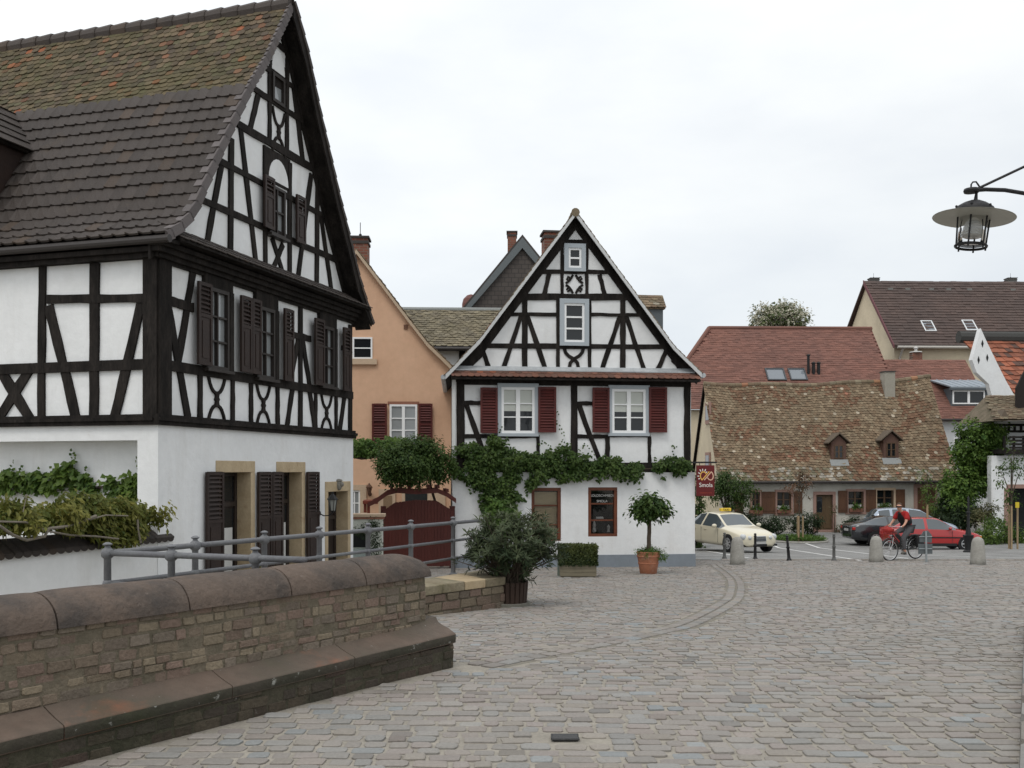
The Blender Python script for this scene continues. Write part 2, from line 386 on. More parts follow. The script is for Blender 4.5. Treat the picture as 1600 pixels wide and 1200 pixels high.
for (a, b_) in (((1205, 851), (1345, 876)), ((1170, 872), (1085, 858)), ((1255, 848), (1420, 873)), ((1440, 868), (1600, 872))):
    p = onground(*a); q = onground(*b_); k = 24; tt = (q-p); tt.z = 0; sd = V((tt.y, -tt.x, 0)).normalized()*.06
    mk.add([V((r_.x, r_.y, gz(r_.y)+.007)) for i in range(k+1) for r_ in (p.lerp(q, i/k)-sd, p.lerp(q, i/k)+sd)], [[2*i, 2*i+1, 2*i+3, 2*i+2] for i in range(k)])
tag(mk.build('road_markings', ROADW), kind='structure')

# ================================================================ bridge parapet with its stone bench
RUB = mat('rubble_stone', (1, 1, 1), .9, var=.2, vscale=6, attr=True, bump=.9, bscale=30, dist=.02,
          spots=[(1.3, .52, .70, (.11, .09, .06), .6), (2.6, .60, .74, (.13, .12, .06), .45)])
MORT = mat('old_mortar', (.165, .138, .10), .95, var=.2, vscale=6, base2=(.13, .112, .08), bump=.7, bscale=40, spots=[(1.5, .5, .7, (.06, .058, .035), .6)])
COPE = mat('red_sandstone_coping', (.118, .088, .069), .85, var=.16, vscale=1.6, base2=(.088, .070, .058), bump=1.0, bscale=24, dist=.02,
           spots=[(2.6, .44, .64, (.050, .044, .040), .85), (22, .62, .72, (.25, .21, .18), .35)])
SLAB = mat('red_sandstone_bench', (.120, .088, .068), .8, var=.14, vscale=1.2, base2=(.088, .074, .058), bump=.6, bscale=26, dist=.012,
           spots=[(.8, .55, .68, (.30, .115, .06), .8), (1.3, .50, .66, (.060, .057, .038), .75), (16, .67, .72, (.34, .34, .31), .7)])
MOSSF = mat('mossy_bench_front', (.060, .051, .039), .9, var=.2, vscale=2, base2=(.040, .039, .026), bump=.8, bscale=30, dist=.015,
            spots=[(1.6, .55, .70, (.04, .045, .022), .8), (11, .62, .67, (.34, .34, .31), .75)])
def rubcol():
    p = R.choice([(.195, .152, .112), (.215, .172, .122), (.20, .148, .113), (.235, .192, .135), (.18, .145, .112), (.205, .146, .114), (.185, .152, .118)])
    k = R.uniform(.75, 1.05); return tuple(v*k for v in p)
def course_wall(mb, org, ax, an, length, z0, z1, rh=(.052, .078), lw=(.07, .20), depth=.010, colf=rubcol, ring=8):
    z = z0
    while z < z1-.03:
        h = min(R.uniform(*rh), z1-z)
        ph = R.uniform(0, 9)
        if z1-z-h < .05: h = z1-z
        x = R.uniform(-.1, 0)
        while x < length:
            w = R.uniform(*lw); a = max(x, 0); b_ = min(x+w, length); x += w
            if b_-a < .05: continue
            mb.col(colf())
            block(mb, org+ax*((a+b_)/2)+V((0, 0, z+h/2+.006*sin(a*2.1+ph))), ax, V((0, 0, 1)), an, (b_-a)/2-.005, h/2-.0045, depth*R.uniform(.1, 1.7), .16, .86, ring)
        z += h
pt = thing('bridge_parapet', 'brick and red sandstone bridge parapet with rounded coping and a stone bench along it', 'parapet', par(-3, -.4, 1.77))
S0, S1 = -7.0, -.14
core = MB()
core.prism([par(S0, -.21, 1.5), par(S1-.012, -.21, 1.5), par(S1-.012, -.61, 1.5), par(S0, -.61, 1.5)], (0, 0, 1.06))
core.prism([par(S0, -.02, 1.5), par(-.02, -.02, 1.5), par(-.02, -.4, 1.5), par(S0, -.4, 1.5)], (0, 0, .42)) if False else None
core.build('wall_core', MORT, pt)
fc = MB(); fc.prism([par(S0, -.008, 1.5), par(-.008, -.008, 1.5), par(-.008, -.4, 1.5), par(S0, -.4, 1.5)], (0, 0, .44)); fc.build('footing_core', mat('mossy_mortar', (.075, .066, .046), .95, var=.25, vscale=5, base2=(.05, .048, .03), bump=.9, bscale=30, spots=[(1.5, .5, .68, (.03, .032, .018), .8), (14, .66, .71, (.3, .3, .27), .6)]), pt)
br_ = MB()
course_wall(br_, par(S0, -.213, 0), PW, PN, S1-S0, 2.085, 2.545)
course_wall(br_, par(S1-.01, -.21, 0), -PN, PW, .40, 2.12, 2.56)
br_.build('brick_face', RUB, pt)
bf = MB()
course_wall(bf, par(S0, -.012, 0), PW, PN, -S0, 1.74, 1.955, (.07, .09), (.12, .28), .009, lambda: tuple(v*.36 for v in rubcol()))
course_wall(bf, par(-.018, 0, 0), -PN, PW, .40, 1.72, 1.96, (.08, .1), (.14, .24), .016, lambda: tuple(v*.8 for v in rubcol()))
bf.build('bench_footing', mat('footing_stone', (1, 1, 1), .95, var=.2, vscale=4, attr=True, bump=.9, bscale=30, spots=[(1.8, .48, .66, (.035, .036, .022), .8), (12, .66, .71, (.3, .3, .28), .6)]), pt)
s = S0; first = True
cuts = [-7.0, -5.9, -4.75, -3.62, -2.42, -1.25, .005]
for a, b_ in zip(cuts, cuts[1:]):                                # bench slabs: sloping top, worn nose
    sl = MB(); k = 14; rows = []
    for i in range(k+1):
        s = a+.004+(b_-a-.008)*i/k
        up = .0
        if b_ > 0: up = .10*max(0, (s+.14)/.14)*0
        w = .006*noise.noise(V((s*2.5, 1, 0)))
        endf = max(0.0, min(1.0, (s+.75)/.7))**2
        zn_ = 2.045+.012*s; zbk = 2.125+.011*s+.045*endf; zlo = zn_-.085
        rows.append([par(s, .008, zlo), par(s, .014+w, zlo+.008), par(s, .016+w, zn_-.012+w), par(s, .010+w, zn_-.002+w), par(s, -.004, zn_+.004+w), par(s, -.07, zn_+(zbk-zn_)*.30), par(s, -.14, zn_+(zbk-zn_)*(.62-.14*endf)), par(s, -.185, zn_+(zbk-zn_)*(.86-.2*endf)), par(s, -.212, zbk), par(s, -.42, zbk+.004), par(s, -.42, zlo)])
    q = len(rows[0])
    sl.add([p for r_ in rows for p in r_], [[i*q+j, i*q+(j+1) % q, (i+1)*q+(j+1) % q, (i+1)*q+j] for i in range(k) for j in range(q)]+[list(range(q)), [k*q+j for j in range(q)][::-1]])
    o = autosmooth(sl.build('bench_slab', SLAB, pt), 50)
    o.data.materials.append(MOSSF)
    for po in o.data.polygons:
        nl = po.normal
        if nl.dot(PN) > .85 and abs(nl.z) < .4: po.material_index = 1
cpx = [-7.0, -5.75, -4.55, -3.55, -2.62, -1.72, -.92, -.10]
for a, b_ in zip(cpx, cpx[1:]):                                  # coping stones, half round
    cp = MB(); k = 16; q = 15; rows = []
    for i in range(k+1):
        s = a+.006+(b_-a-.012)*i/k; rows.append([])
        pinch = 1-.03*max(0, 1-min(i, k-i)/1.2)
        if b_ > -.2 and i > k-6: pinch = sqrt(max(.05, 1-((i-(k-6))/6.6)**2*.55))
        for j in range(q):
            an = .0+pi*j/(q-1); r_ = .238*(1+.025*noise.noise(V((s*2, an*1.5, 3))))
            rows[-1].append(par(s, -.41+r_*cos(an), 2.541+.003*s+r_*sin(an)*pinch*.86))
        rows[-1] += [par(s, -.61, 2.535+.003*s), par(s, -.20, 2.535+.003*s)]
    q += 2
    cp.add([p for r_ in rows for p in r_], [[i*q+j, i*q+(j+1) % q, (i+1)*q+(j+1) % q, (i+1)*q+j] for i in range(k) for j in range(q)]+[list(range(q)), [k*q+j for j in range(q)][::-1]])
    autosmooth(cp.build('coping_stone', COPE, pt), 50)
jm = MB(); jm.tube([par(S0, -.41, 2.545+.003*S0), par(-.25, -.41, 2.545)], .178, 20); jm.build('coping_joint', mat('pale_joint', (.30, .27, .23), .95, bump=.4, bscale=40), pt)

# ---- facing parapet of the bridge, its kerb just enters the frame on the right
kp = MB(); kA = onground(1586, 1195); kB = onground(1594, 1040); kd = (kB-kA); kd.z = 0; kd.normalize(); kn = V((kd.y, -kd.x, 0))
k0 = kA-kd*3; x = 0
while x < 9.5:
    w = R.uniform(.5, .8); c_ = k0+kd*(x+w/2)+kn*.14; c_.z = gz(c_.y)
    kp.col(tuple(v*.8 for v in stonecol())); block(kp, c_-V((0, 0, .1)), kd, kn, V((0, 0, 1)), w/2-.008, .12, .20, .03, .94); x += w
tag(kp.build('kerb', STONE), kind='structure')

# ---- low wall carrying the railing
lw = thing('low_stone_wall', 'low sandstone block wall with flat cap stones behind the parapet end', 'wall', LW1)
ld = (LW1-LW0).normalized(); ln = V((ld.y, -ld.x, 0)); ll = (LW1-LW0).length
co = MB(); B0, B1 = V((-3.5, 10.3, 0)), V((-.45, 15.35, 0))
co.prism([LW0-ln*.02+V((0, 0, .9)), LW1-ln*.02+V((0, 0, .9)), B1+V((0, 0, .9)), B0+V((0, 0, .9))], (0, 0, .905)); co.build('wall_core', MORT, lw)
f_ = MB(); course_wall(f_, LW0-ln*.018, ld, ln, ll, 1.46, 1.80, (.10, .13), (.18, .36), .02, lambda: tuple(v*.85 for v in rubcol()))
course_wall(f_, LW1-ln*.018, (B1-LW1).normalized(), ld, (B1-LW1).length, 1.40, 1.80, (.10, .13), (.18, .36), .02, lambda: tuple(v*.85 for v in rubcol())); f_.build('stone_face', RUB, lw)
kk = 9
for i in range(kk):
    a, b_ = (i+.012)/kk, (i+.988)/kk; cb = MB()
    p = [LW0.lerp(LW1, a)+ln*.015, LW0.lerp(LW1, b_)+ln*.015, B0.lerp(B1, b_), B0.lerp(B1, a)]
    dz = R.uniform(-.008, .008); cb.prism([q_+V((0, 0, 1.806)) for q_ in p], (0, 0, .125+dz))
    bevel(cb.build('cap_stone', R.choice([SAND, mat('cap_stone', (.27, .235, .165), .9, var=.2, vscale=3, base2=(.20, .165, .11), bump=.7, bscale=24, spots=[(2, .5, .7, (.12, .115, .06), .6)]), MATS['cap_stone'] if 'cap_stone' in MATS else SAND]), lw), .012)

# ---- iron railing, two runs meeting at the corner post
RAILM = mat('grey_railing_paint', (.135, .14, .145), .55, var=.15, vscale=5, base2=(.115, .115, .125), bump=.3, bscale=50, spec=.4)
K = at(168, 864, 8.6); E_ = at(708, 817, 14.7)
def rail_run(name, label, a, b_, ts, endext=0):
    root = thing(name, label, 'railing', (a.x, a.y, 1.4))
    zb = CZ-1.56
    for off in (0, .265, .53):
        mb = MB(); mb.tube([a+V((0, 0, -off)), a+(b_-a)*(1+endext)+V((0, 0, -off))], .027 if off == 0 else .021, 10); mb.build('rail', RAILM, root, True)
    for t_ in ts:
        p = a.lerp(b_, t_); mb = MB()
        q0 = V((p.x, p.y, zb-.15)); hh = p.z-zb+.15
        mb.lathe(q0, [(.065, 0), (.065, .17), (.034, .19), (.031, hh-.05), (.036, hh-.045), (.052, hh-.03), (.055, hh), (.048, hh+.03), (.026, hh+.045), (.022, hh+.062), (.040, hh+.07), (.042, hh+.078), (.02, hh+.092), (.004, hh+.095)], 12)
        for off in (.265, .53): mb.ball(p-V((0, 0, off)), .044, 10, 6)
        autosmooth(mb.build('post', RAILM, root), 45)
    return root
def t_on(px):                                                   # parameter along K-E seen at a pixel column
    dx = (px-HX)/F; d = E_-K; return (dx*K.y-K.x)/(d.x-dx*d.y)
rail_run('iron_railing', 'long grey iron railing running from the corner post to the potted oleander', K, E_, [0]+[t_on(p) for p in (305, 413, 499, 575, 642, 708)], .16)
K2 = at(478, 875, 7.93)
r2_ = rail_run('iron_railing', 'short grey iron railing between the corner post and the back of the parapet', K, K2, [.34, .76])
# ================================================================ helpers for house building
def bars(mb, pl, lst, o0=.0, o1=.03, wdef=.15):
    """timbers on a wall plane: (x0,y0,x1,y1[,width]) in picture points on that plane; each proud by its own hair's breadth"""
    for i, b in enumerate(lst):
        a = V(pl.uz(b[0], b[1])); c = V(pl.uz(b[2], b[3])); w = (b[4] if len(b) > 4 else wdef)/2
        t = (c-a).normalized(); nn = V((-t.y, t.x))
        vert = abs(t.x) < .08; hor = abs(t.y) < .12
        o = o1+(.010 if hor else .005 if vert else 0)+R.uniform(0, .0045)
        k = 6; pts = []
        wob = lambda: R.uniform(-.011, .011)
        L1 = [a+(c-a)*(j/k)+nn*(w+wob()) for j in range(k+1)]; L2 = [a+(c-a)*(j/k)-nn*(w+wob()) for j in range(k, -1, -1)]
        mb.prism([pl.P(p.x, p.y, o0) for p in L1+L2], pl.n*(o-o0))
def poly(mb, pl, pts, o0, o1):
    mb.prism([pl.px(x, y, 0)+pl.n*o0 for x, y in pts], pl.n*(o1-o0))
def window(parent, pl, u0, u1, z0, z1, nx, nz, fmat, surround=None, sw=.09, fw=.055, mw=.028, o=.012, depth=.05, gl=None, sill=False, blind=None, name='window', splitw=None):
    mb = MB(); gl = gl or GLASS
    iu0, iu1, iz0, iz1 = u0, u1, z0, z1
    if surround:
        sm = MB()
        for (a, b_, c, d) in ((u0, u1, z1-sw, z1), (u0, u1, z0, z0+sw*.8), (u0, u0+sw, z0+sw*.8, z1-sw), (u1-sw, u1, z0+sw*.8, z1-sw)): sm.wbox(pl, a, b_, c, d, 0, depth+.03)
        iu0, iu1, iz0, iz1 = u0+sw, u1-sw, z0+sw*.8, z1-sw
    for (a, b_, c, d) in ((iu0, iu1, iz1-fw, iz1), (iu0, iu1, iz0, iz0+fw), (iu0, iu0+fw, iz0+fw, iz1-fw), (iu1-fw, iu1, iz0+fw, iz1-fw)): mb.wbox(pl, a, b_, c, d, 0, depth)
    gu0, gu1, gz0, gz1 = iu0+fw, iu1-fw, iz0+fw, iz1-fw
    for i in range(1, nx):
        c = gu0+(gu1-gu0)*i/nx; ww = (splitw or mw) if nx == 2 or i == nx/2 else mw; mb.wbox(pl, c-ww/2, c+ww/2, gz0, gz1, o+.001, depth-.006)
    for i in range(1, nz):
        c = gz0+(gz1-gz0)*i/nz; mb.wbox(pl, gu0, gu1, c-mw/2, c+mw/2, o+.0015, depth-.012)
    if sill: mb.wbox(pl, u0-.05, u1+.05, z0-.05, z0, 0, depth+.07)
    w = mb.build(name, fmat, parent)
    if surround: sm.build('surround', surround, w)
    pn = MB(); pn.wbox(pl, gu0, gu1, gz0, gz1, .002, o); pn.build('pane', gl, w)
    if blind:
        bm_ = MB(); bm_.wbox(pl, gu0, gu1, gz1-(gz1-gz0)*blind, gz1, o+.0002, o+.0025); bm_.build('blind', mat('pale_blind', (.46, .48, .44), .35, spec=.5), w)
    return w
def louvre_shutter(parent, pl, u0, u1, z0, z1, ma, o=.06, split=True, louvre=1.0, th=.045, pitch=.075, name='shutter'):
    """louvre: share of the leaf's height (from the top) that carries slats; the rest is panelled"""
    mb = MB(); f = .055
    mb.wbox(pl, u0, u0+f, z0, z1, o, o+th); mb.wbox(pl, u1-f, u1, z0, z1, o, o+th)
    zl = z1-(z1-z0)*louvre
    rails = [z0, z1-f] + ([zl] if louvre < 1 else [(z0+z1)/2-f/2] if split else [])
    for r_ in rails: mb.wbox(pl, u0+f, u1-f, r_, r_+f*1.1, o+.0005, o+th-.002)
    if louvre < 1: mb.wbox(pl, u0+f, u1-f, z0+f, zl, o+.004, o+th-.014); mb.wbox(pl, u0+f+.05, u1-f-.05, z0+f+.06, zl-.06, o+.01, o+th-.004)
    mb.wbox(pl, u0+f, u1-f, max(z0+f, zl), z1-f, o-.012, o-.008)
    z = (zl if louvre < 1 else z0)+f*1.3
    while z < z1-f-.03:
        if not (louvre == 1 and split and abs(z-(z0+z1)/2+.01) < .05):
            a = [pl.P(u0+f, z, o+th-.003), pl.P(u1-f, z, o+th-.003), pl.P(u1-f, z+.042, o+.012), pl.P(u0+f, z+.042, o+.012)]
            mb.prism(a, V((0, 0, .008)))
        z += pitch
    return mb.build(name, ma, parent)
def roof_tiles(mb, S, u0, u1, a0, a1, tw, th, thick=.016, lap=1.35, colf=None, shape='flat', stagger=True, tilt=.018, jit=.004, ups=None, trim=None):
    """cover a roof surface S(u,a)->(point,normal,down) with tiles from a0 (top) to a1 (eave)"""
    rows = max(1, int(round((a1-a0)/th))); th = (a1-a0)/rows
    for r_ in range(rows):
        ab = a1-(rows-1-r_)*th                                   # lower edge
        at_ = ab-th*lap
        off = (tw/2 if (r_ % 2 and stagger) else 0)
        u = u0-off
        while u < u1-.01:
            ua, ub = max(u, u0), min(u+tw-.004, u1); u += tw
            if ub-ua < tw*.2: continue
            if trim and not trim((ua+ub)/2, ab-th/2): continue
            mb.col(colf((ua+ub)/2, ab) if colf else None)
            d1 = R.uniform(-jit, jit); d2 = R.uniform(-jit, jit)*1.5
            if shape == 'beaver':
                base = [(0, 0), (0, .80), (.17, .94), (.5, 1.0), (.83, .94), (1, .80), (1, 0)]
            elif shape == 'scoop':
                base = [(0, 0), (0, .99), (.12, 1.0), (.3, .985), (.7, .985), (.86, 1.0), (1, 1.0), (1, 0)]
            else: base = [(0, 0), (0, 1), (1, 1), (1, 0)]
            top = []; bot = []
            for (fu, fa) in base:
                a = at_+(ab-at_)*fa+d2; uu = ua+(ub-ua)*fu
                p, nn, dn = S(uu, a)
                lift = tilt*fa+thick+d1
                if shape == 'scoop' and fa > .5: lift += .045*max(0, 1-abs(fu-.93)/.14)-.008*(1-abs(fu-.45)*2)
                if shape == 'scoop' and fa < .5 and fu > .8: lift += .035
                top.append(p+nn*lift); bot.append(p+nn*(lift-thick-(.012 if shape == 'scoop' else 0)))
            n = len(base)
            mb.add(top+bot, [list(range(n))]+[[i, n+i, n+(i+1) % n, (i+1) % n] for i in range(n-1)])
def profile_surface(pts, org, udir, pl_s, flip=1):
    """surface swept along udir; pts list of (s,z) from ridge to eave in the plane with horizontal axis pl_s"""
    cum = [0]
    for a, b in zip(pts, pts[1:]): cum.append(cum[-1]+(V(b)-V(a)).length)
    def S(u, a):
        a = min(max(a, -.2), cum[-1]+.3); i = 0
        while i < len(pts)-2 and a > cum[i+1]: i += 1
        t = (a-cum[i])/(cum[i+1]-cum[i]); p = V(pts[i]).lerp(V(pts[i+1]), t) if 0 <= t <= 1 else V(pts[i])+(V(pts[i+1])-V(pts[i]))*t
        d = (V(pts[i+1])-V(pts[i])).normalized()
        dn = pl_s*d.x+V((0, 0, d.y)); nn = V((0, 0, 1))-dn*dn.z; nn.normalize()
        return org+udir*u+pl_s*p.x+V((0, 0, p.y)), nn, dn
    return S, cum

# ================================================================ left half-timbered house
C0 = V((-5.489, 15.26, 0)); GU = V((.3, 1.0, 0)).normalized(); G = Plane(C0, GU); EU = V((-1.0, .3, 0)).normalized(); EP = Plane(C0, EU)
GL = (V((-3.543, 21.74, 0))-C0).length                           # gable width
LH = thing('timbered_house', 'large white half-timbered house with mossy tile roof beyond the bridge parapet', 'house', (C0.x, C0.y, .95))
ELEN = 9.5
zb_ = .9; zj = G.uz(246, 661)[1]; ze = G.uz(262, 408)[1]         # ground, jetty, top of storey
# verge profile on the roof's edge plane
Gv = G.off(.35)
vpx = [(456.5, 3), (416, 90), (390, 133), (364, 188), (338, 244), (315, 296), (304, 326), (285, 349), (262, 366)]
prof = [Gv.uz(*p) for p in vpx]
ua = prof[0][0]; zr_ = prof[0][1]; um = ua
profL = [(p[0]-ua, p[1]) for p in prof]                           # s relative to ridge, negative towards the street
profR = [(q_[0]-ua, q_[1]) for q_ in (Gv.uz(*p) for p in ((457.5, 3), (477, 79.5), (495, 169.5), (511, 238), (526, 304), (548, 392), (558, 434), (579, 503)))]; profR[0] = (0.0, profL[0][1])
# ---- walls
wl = MB()
def wall_holes(mb, pl, u0, u1, z0, z1, holes, o0, o1):
    us = sorted({u0, u1, *[h[0] for h in holes], *[h[1] for h in holes]}); zs = sorted({z0, z1, *[h[2] for h in holes], *[h[3] for h in holes]})
    for a, b_ in zip(us, us[1:]):
        run = None
        for c, d in zip(zs, zs[1:]):
            hole = any(h[0] <= a+1e-6 and b_-1e-6 <= h[1] and h[2] <= c+1e-6 and d-1e-6 <= h[3] for h in holes)
            if hole:
                if run: mb.wbox(pl, a, b_, run[0], run[1], o0, o1); run = None
            else: run = (run[0], d) if run else (c, d)
        if run: mb.wbox(pl, a, b_, run[0], run[1], o0, o1)
d1 = G.rect(341, 738, 389, 735); d2 = G.rect(434.5, 738, 469, 735); d3 = G.rect(509.5, 766, 541, 760)
ztop1 = G.uz(360, 737)[1]; ztop2 = G.uz(450, 737)[1]; ztop3 = G.uz(525, 767)[1]
holes = [(d1[0], d1[1], 1.0, ztop1), (d2[0], d2[1], 1.0, ztop2), (d3[0], d3[1], 1.0, ztop3)]
wall_holes(wl, G, -.034, GL+.02, zb_-.3, zj, holes, -.34, .035)
nch = EP.rect(-120, 692, 230, 900)                                # the recess in the side wall
zn = EP.uz(115, 689)[1]
wall_holes(wl, EP, .35, ELEN, zb_-.3, zj, [(nch[0], nch[1], zb_-.3, zn)], -.36, .035)
wl.wbox(EP, nch[0]-.02, nch[1]+.02, zb_-.3, zn+.05, -.50, -.33)
wl.wbox(EP, .341, ELEN, zj, ze+.15, -.36, 0)
wl.wbox(G, .0, GL, zj, ze+.12, -.34, 0)
gp = [G.P(0, ze+.2, 0)]
wallprof = [(um+p[0], p[1]-.12) for p in profL]
gp = [G.P(max(0, u), z) for u, z in wallprof[::-1] if z > ze+.15]+[G.P(min(GL, um+p[0]), p[1]-.12) for p in profR[1:] if p[1]-.12 > ze+.15]
gp = [G.P(0.0, ze+.11)]+gp+[G.P(GL, ze+.11)]
wl.prism(gp, G.n*-.3)
back = G.off(-ELEN*1.0)
wl.build('wall', PLASTER, LH)
# ---- timbers
tm = MB()
uppr = [  # gable: rails
 (308, 310, 534, 411, .115), (340, 251, 520, 345, .105), (369, 193, 502, 272, .14), (394, 138, 482, 196, .11), (410, 103, 471, 146, .095), (432, 69, 452, 85, .095),
 # posts
 (360, 216, 358, 412, .13), (495, 270, 493, 480, .13), (413, 228, 413, 440, .115), (451.5, 254, 451, 460, .13), (420, 112, 420, 223, .11), (447.5, 92, 447, 242, .11),
 # braces
 (344, 258, 320, 392, .135), (375, 202, 401, 430, .135), (485, 272, 461, 460, .135), (500, 338, 519, 468, .13), (403, 146, 390, 200, .13), (458, 139, 473, 258, .14),
 (424, 372, 445, 440, .11), (441, 382, 421, 430, .11), (470, 160, 480, 190, .1)]
bars(tm, G, uppr)
poly(tm, G, [(414, 228), (452, 250), (452, 300), (414, 280)], .004, .022)   # boarding round the arch
poly(tm, G, [(420, 92), (447, 108), (447, 145), (420, 130)], .004, .022)
# rafters under the verge
for sgn in (-1, 1):
    q = [(um+p[0], p[1]-.10) for p in (profL if sgn < 0 else profR) if p[1] > ze+.25]
    for a, b_ in zip(q, q[1:]):
        w = .17 if sgn < 0 else .15
        tm.prism([G.P(a[0], a[1], 0), G.P(b_[0], b_[1], 0), G.P(b_[0], b_[1]-w*1.5, 0), G.P(a[0], a[1]-w*1.6, 0)], G.n*(.047+.003*sgn))
st = [ # first floor, gable side
 (311, 578, 311, 655, .105), (362, 585, 362, 660, .105), (391, 590, 391, 664, .105), (432.5, 597, 432.5, 667, .105), (468, 470, 468, 670, .13), (492, 606, 492, 672, .105), (524, 612, 524, 675, .105), (546, 508, 546, 678, .14),
 (260, 470, 292, 652, .145), (300, 425, 277, 564, .145), (465, 530, 451, 606, .13), (456, 606, 447, 668, .13), (471.5, 530, 484, 612, .13), (482, 606, 491, 672, .13), (547, 548, 530, 672, .14),
 (262, 470, 300, 481, .145), (447, 521, 484, 530, .13), (533, 543, 546, 547, .105)]
bars(tm, G, st)
for (a, b_, c, d) in ((262, 563, 262, 579), ):
    z1 = G.uz(a, b_)[1]; z0 = G.uz(c, d)[1]; tm.wbox(G, .2, GL, z0, z1, 0, .052); zsill = (z0, z1)
zt0 = G.uz(262, 414)[1]
tm.wbox(G, 0, GL, zt0, zt0+.34, 0, .062)
tm.wbox(G, -.12, GL+.05, zt0+.05, zt0+.12, 0, .13); tm.wbox(G, -.2, GL+.05, zt0+.122, zt0+.20, 0, .2); tm.wbox(G, -.24, GL+.08, zt0+.202, zt0+.27, 0, .27)
ub = (G.uz(263, 600)[0])
tm.wbox(G, -.03, ub, zj-.02, zt0+.3, 0, .068)
ul = EP.uz(227, 560)[0]
tm.wbox(EP, -.03, ul, zj-.02, zt0+.3, 0, .066)
mold = MB()
for (dz0, dz1, o) in ((-.03, .035, .10), (.035, .085, .135), (.085, .14, .085)):
    mold.wbox(G, -.10, GL+.05, zj+dz0, zj+dz1, 0, o); mold.wbox(EP, .0, ELEN, zj+dz0+.001, zj+dz1-.001, 0, o)
mold.build('jetty_moulding', TIMBER, LH)
se = [(68, 416, 66, 656, .13), (150, 412, 148, 656, .16), (77, 478, 121, 656, .165), (222, 474, 180, 656, .16), (1, 577, 49, 656, .17), (48, 577, -2, 656, .17),
      (75, 468, 227, 466.5, .135), (-20, 582, -60, 650, .16), (-40, 416, -40, 650, .18), (-110, 416, -110, 650, .18)]
bars(tm, EP, se, o1=.034)
z1 = EP.uz(100, 566)[1]; z0 = EP.uz(100, 582)[1]; tm.wbox(EP, .2, ELEN, z0, z1, 0, .051)
zt1 = EP.uz(110, 414)[1]; tm.wbox(EP, .0, ELEN, zt1, zt1+.30, 0, .06)
tm.wbox(EP, -.11, ELEN, zt0+.052, zt0+.118, 0, .14); tm.wbox(EP, -.18, ELEN, zt0+.124, zt0+.198, 0, .21)
tm.build('timber_frame', TIMBER, LH)
# ---- carved hourglass pieces
def hourglass(pl, x0, x1, y0, y1, w=.055, kx=0.0):
    u0, u1, z0, z1 = pl.rect(x0, y0, x1, y1)
    if kx: pass
    uc, zc = (u0+u1)/2, (z0+z1)/2; hu, hz = (u1-u0)/2, (z1-z0)/2; mb = MB()
    for sg in (1, -1):
        pts = []
        for i in range(11):
            t = -1+2*i/10; x = hu*t*.92; zz = zc+sg*hz*(.28+.74*abs(t)**2.6); pts.append(V((uc+x, zz)))
        for a, b_ in zip(pts, pts[1:]):
            t = (b_-a).normalized(); nn = V((-t.y, t.x))*w/2; mb.prism([pl.P(*(a+nn-t*.008)), pl.P(*(b_+nn+t*.008)), pl.P(*(b_-nn+t*.008)), pl.P(*(a-nn-t*.008))], pl.n*(.034+R.uniform(0, .003)))
    mb.prism([pl.P(uc-hu*.22, zc-hz*.34), pl.P(uc+hu*.22, zc-hz*.34), pl.P(uc+hu*.14, zc-hz*.1), pl.P(uc+hu*.24, zc), pl.P(uc+hu*.14, zc+hz*.1), pl.P(uc+hu*.22, zc+hz*.34), pl.P(uc-hu*.22, zc+hz*.34), pl.P(uc-hu*.14, zc+hz*.1), pl.P(uc-hu*.24, zc), pl.P(uc-hu*.14, zc-hz*.1)], pl.n*.042)
    mb.build('carved_brace', TIMBER, LH)
def hg(xc, yc_top, yc_bot, half):                                 # follow the wall's perspective: corners on its true verticals/horizontals
    u0 = G.uz(xc-half, yc_top)[0]; u1 = G.uz(xc+half, yc_top)[0]; z1 = G.uz(xc, yc_top)[1]; z0 = G.uz(xc, yc_bot)[1]
    q = type('q', (), {})(); q.rect = lambda *a: (u0, u1, z0, z1); q.P = G.P; q.n = G.n; hourglass(q, 0, 0, 0, 0, .05)
hg(337, 589, 659, 14.5); hg(410, 601, 666, 11.5); hg(509, 617, 674, 9); hg(434, 173, 240, 10.5)
# ---- roof: boarded soffit body, verge boards, tiles
def sweep(name, pts, org, sdir, udir, u0, u1, thick, ma, parent):
    mb = MB(); n = len(pts); vs = []
    for u in (u0, u1):
        for dz in (0, -thick): vs += [org+udir*u+sdir*p[0]+V((0, 0, p[1]+dz)) for p in pts]
    fs = []
    for i in range(n-1):
        fs += [[i, i+1, 2*n+i+1, 2*n+i], [n+i, 3*n+i, 3*n+i+1, n+i+1], [i, n+i, n+i+1, i+1], [2*n+i, 2*n+i+1, 3*n+i+1, 3*n+i]]
    fs += [[0, 2*n, 3*n, n], [n-1, 2*n-1, 4*n-1, 3*n-1]]
    mb.add(vs, fs); return mb.build(name, ma, parent)
RO = Gv.P(ua, 0, 0); RU = EU
roofL = sweep('roof', profL, RO, GU, RU, .02, ELEN, .10, TIMBER, LH)
sweep('rear_roof', profR, RO, GU, RU, .02, ELEN, .10, TIMBER, LH)
SL, cumL = profile_surface(profL, RO, RU, GU); SR, cumR = profile_surface(profR, RO, RU, GU)
MOSS = mat('mossy_tile', (1, 1, 1), .95, var=.22, vscale=5, attr=True, bump=.8, bscale=45, dist=.015,
           spots=[(.55, .44, .66, (.085, .078, .032), .62), (2.6, .52, .68, (.10, .088, .045), .6), (9, .60, .70, (.20, .17, .105), .45)])
BROWNT = mat('brown_clay_tile', (1, 1, 1), .7, var=.12, vscale=4, attr=True, bump=.35, bscale=35, spots=[(1.2, .56, .74, (.085, .060, .036), .4)])
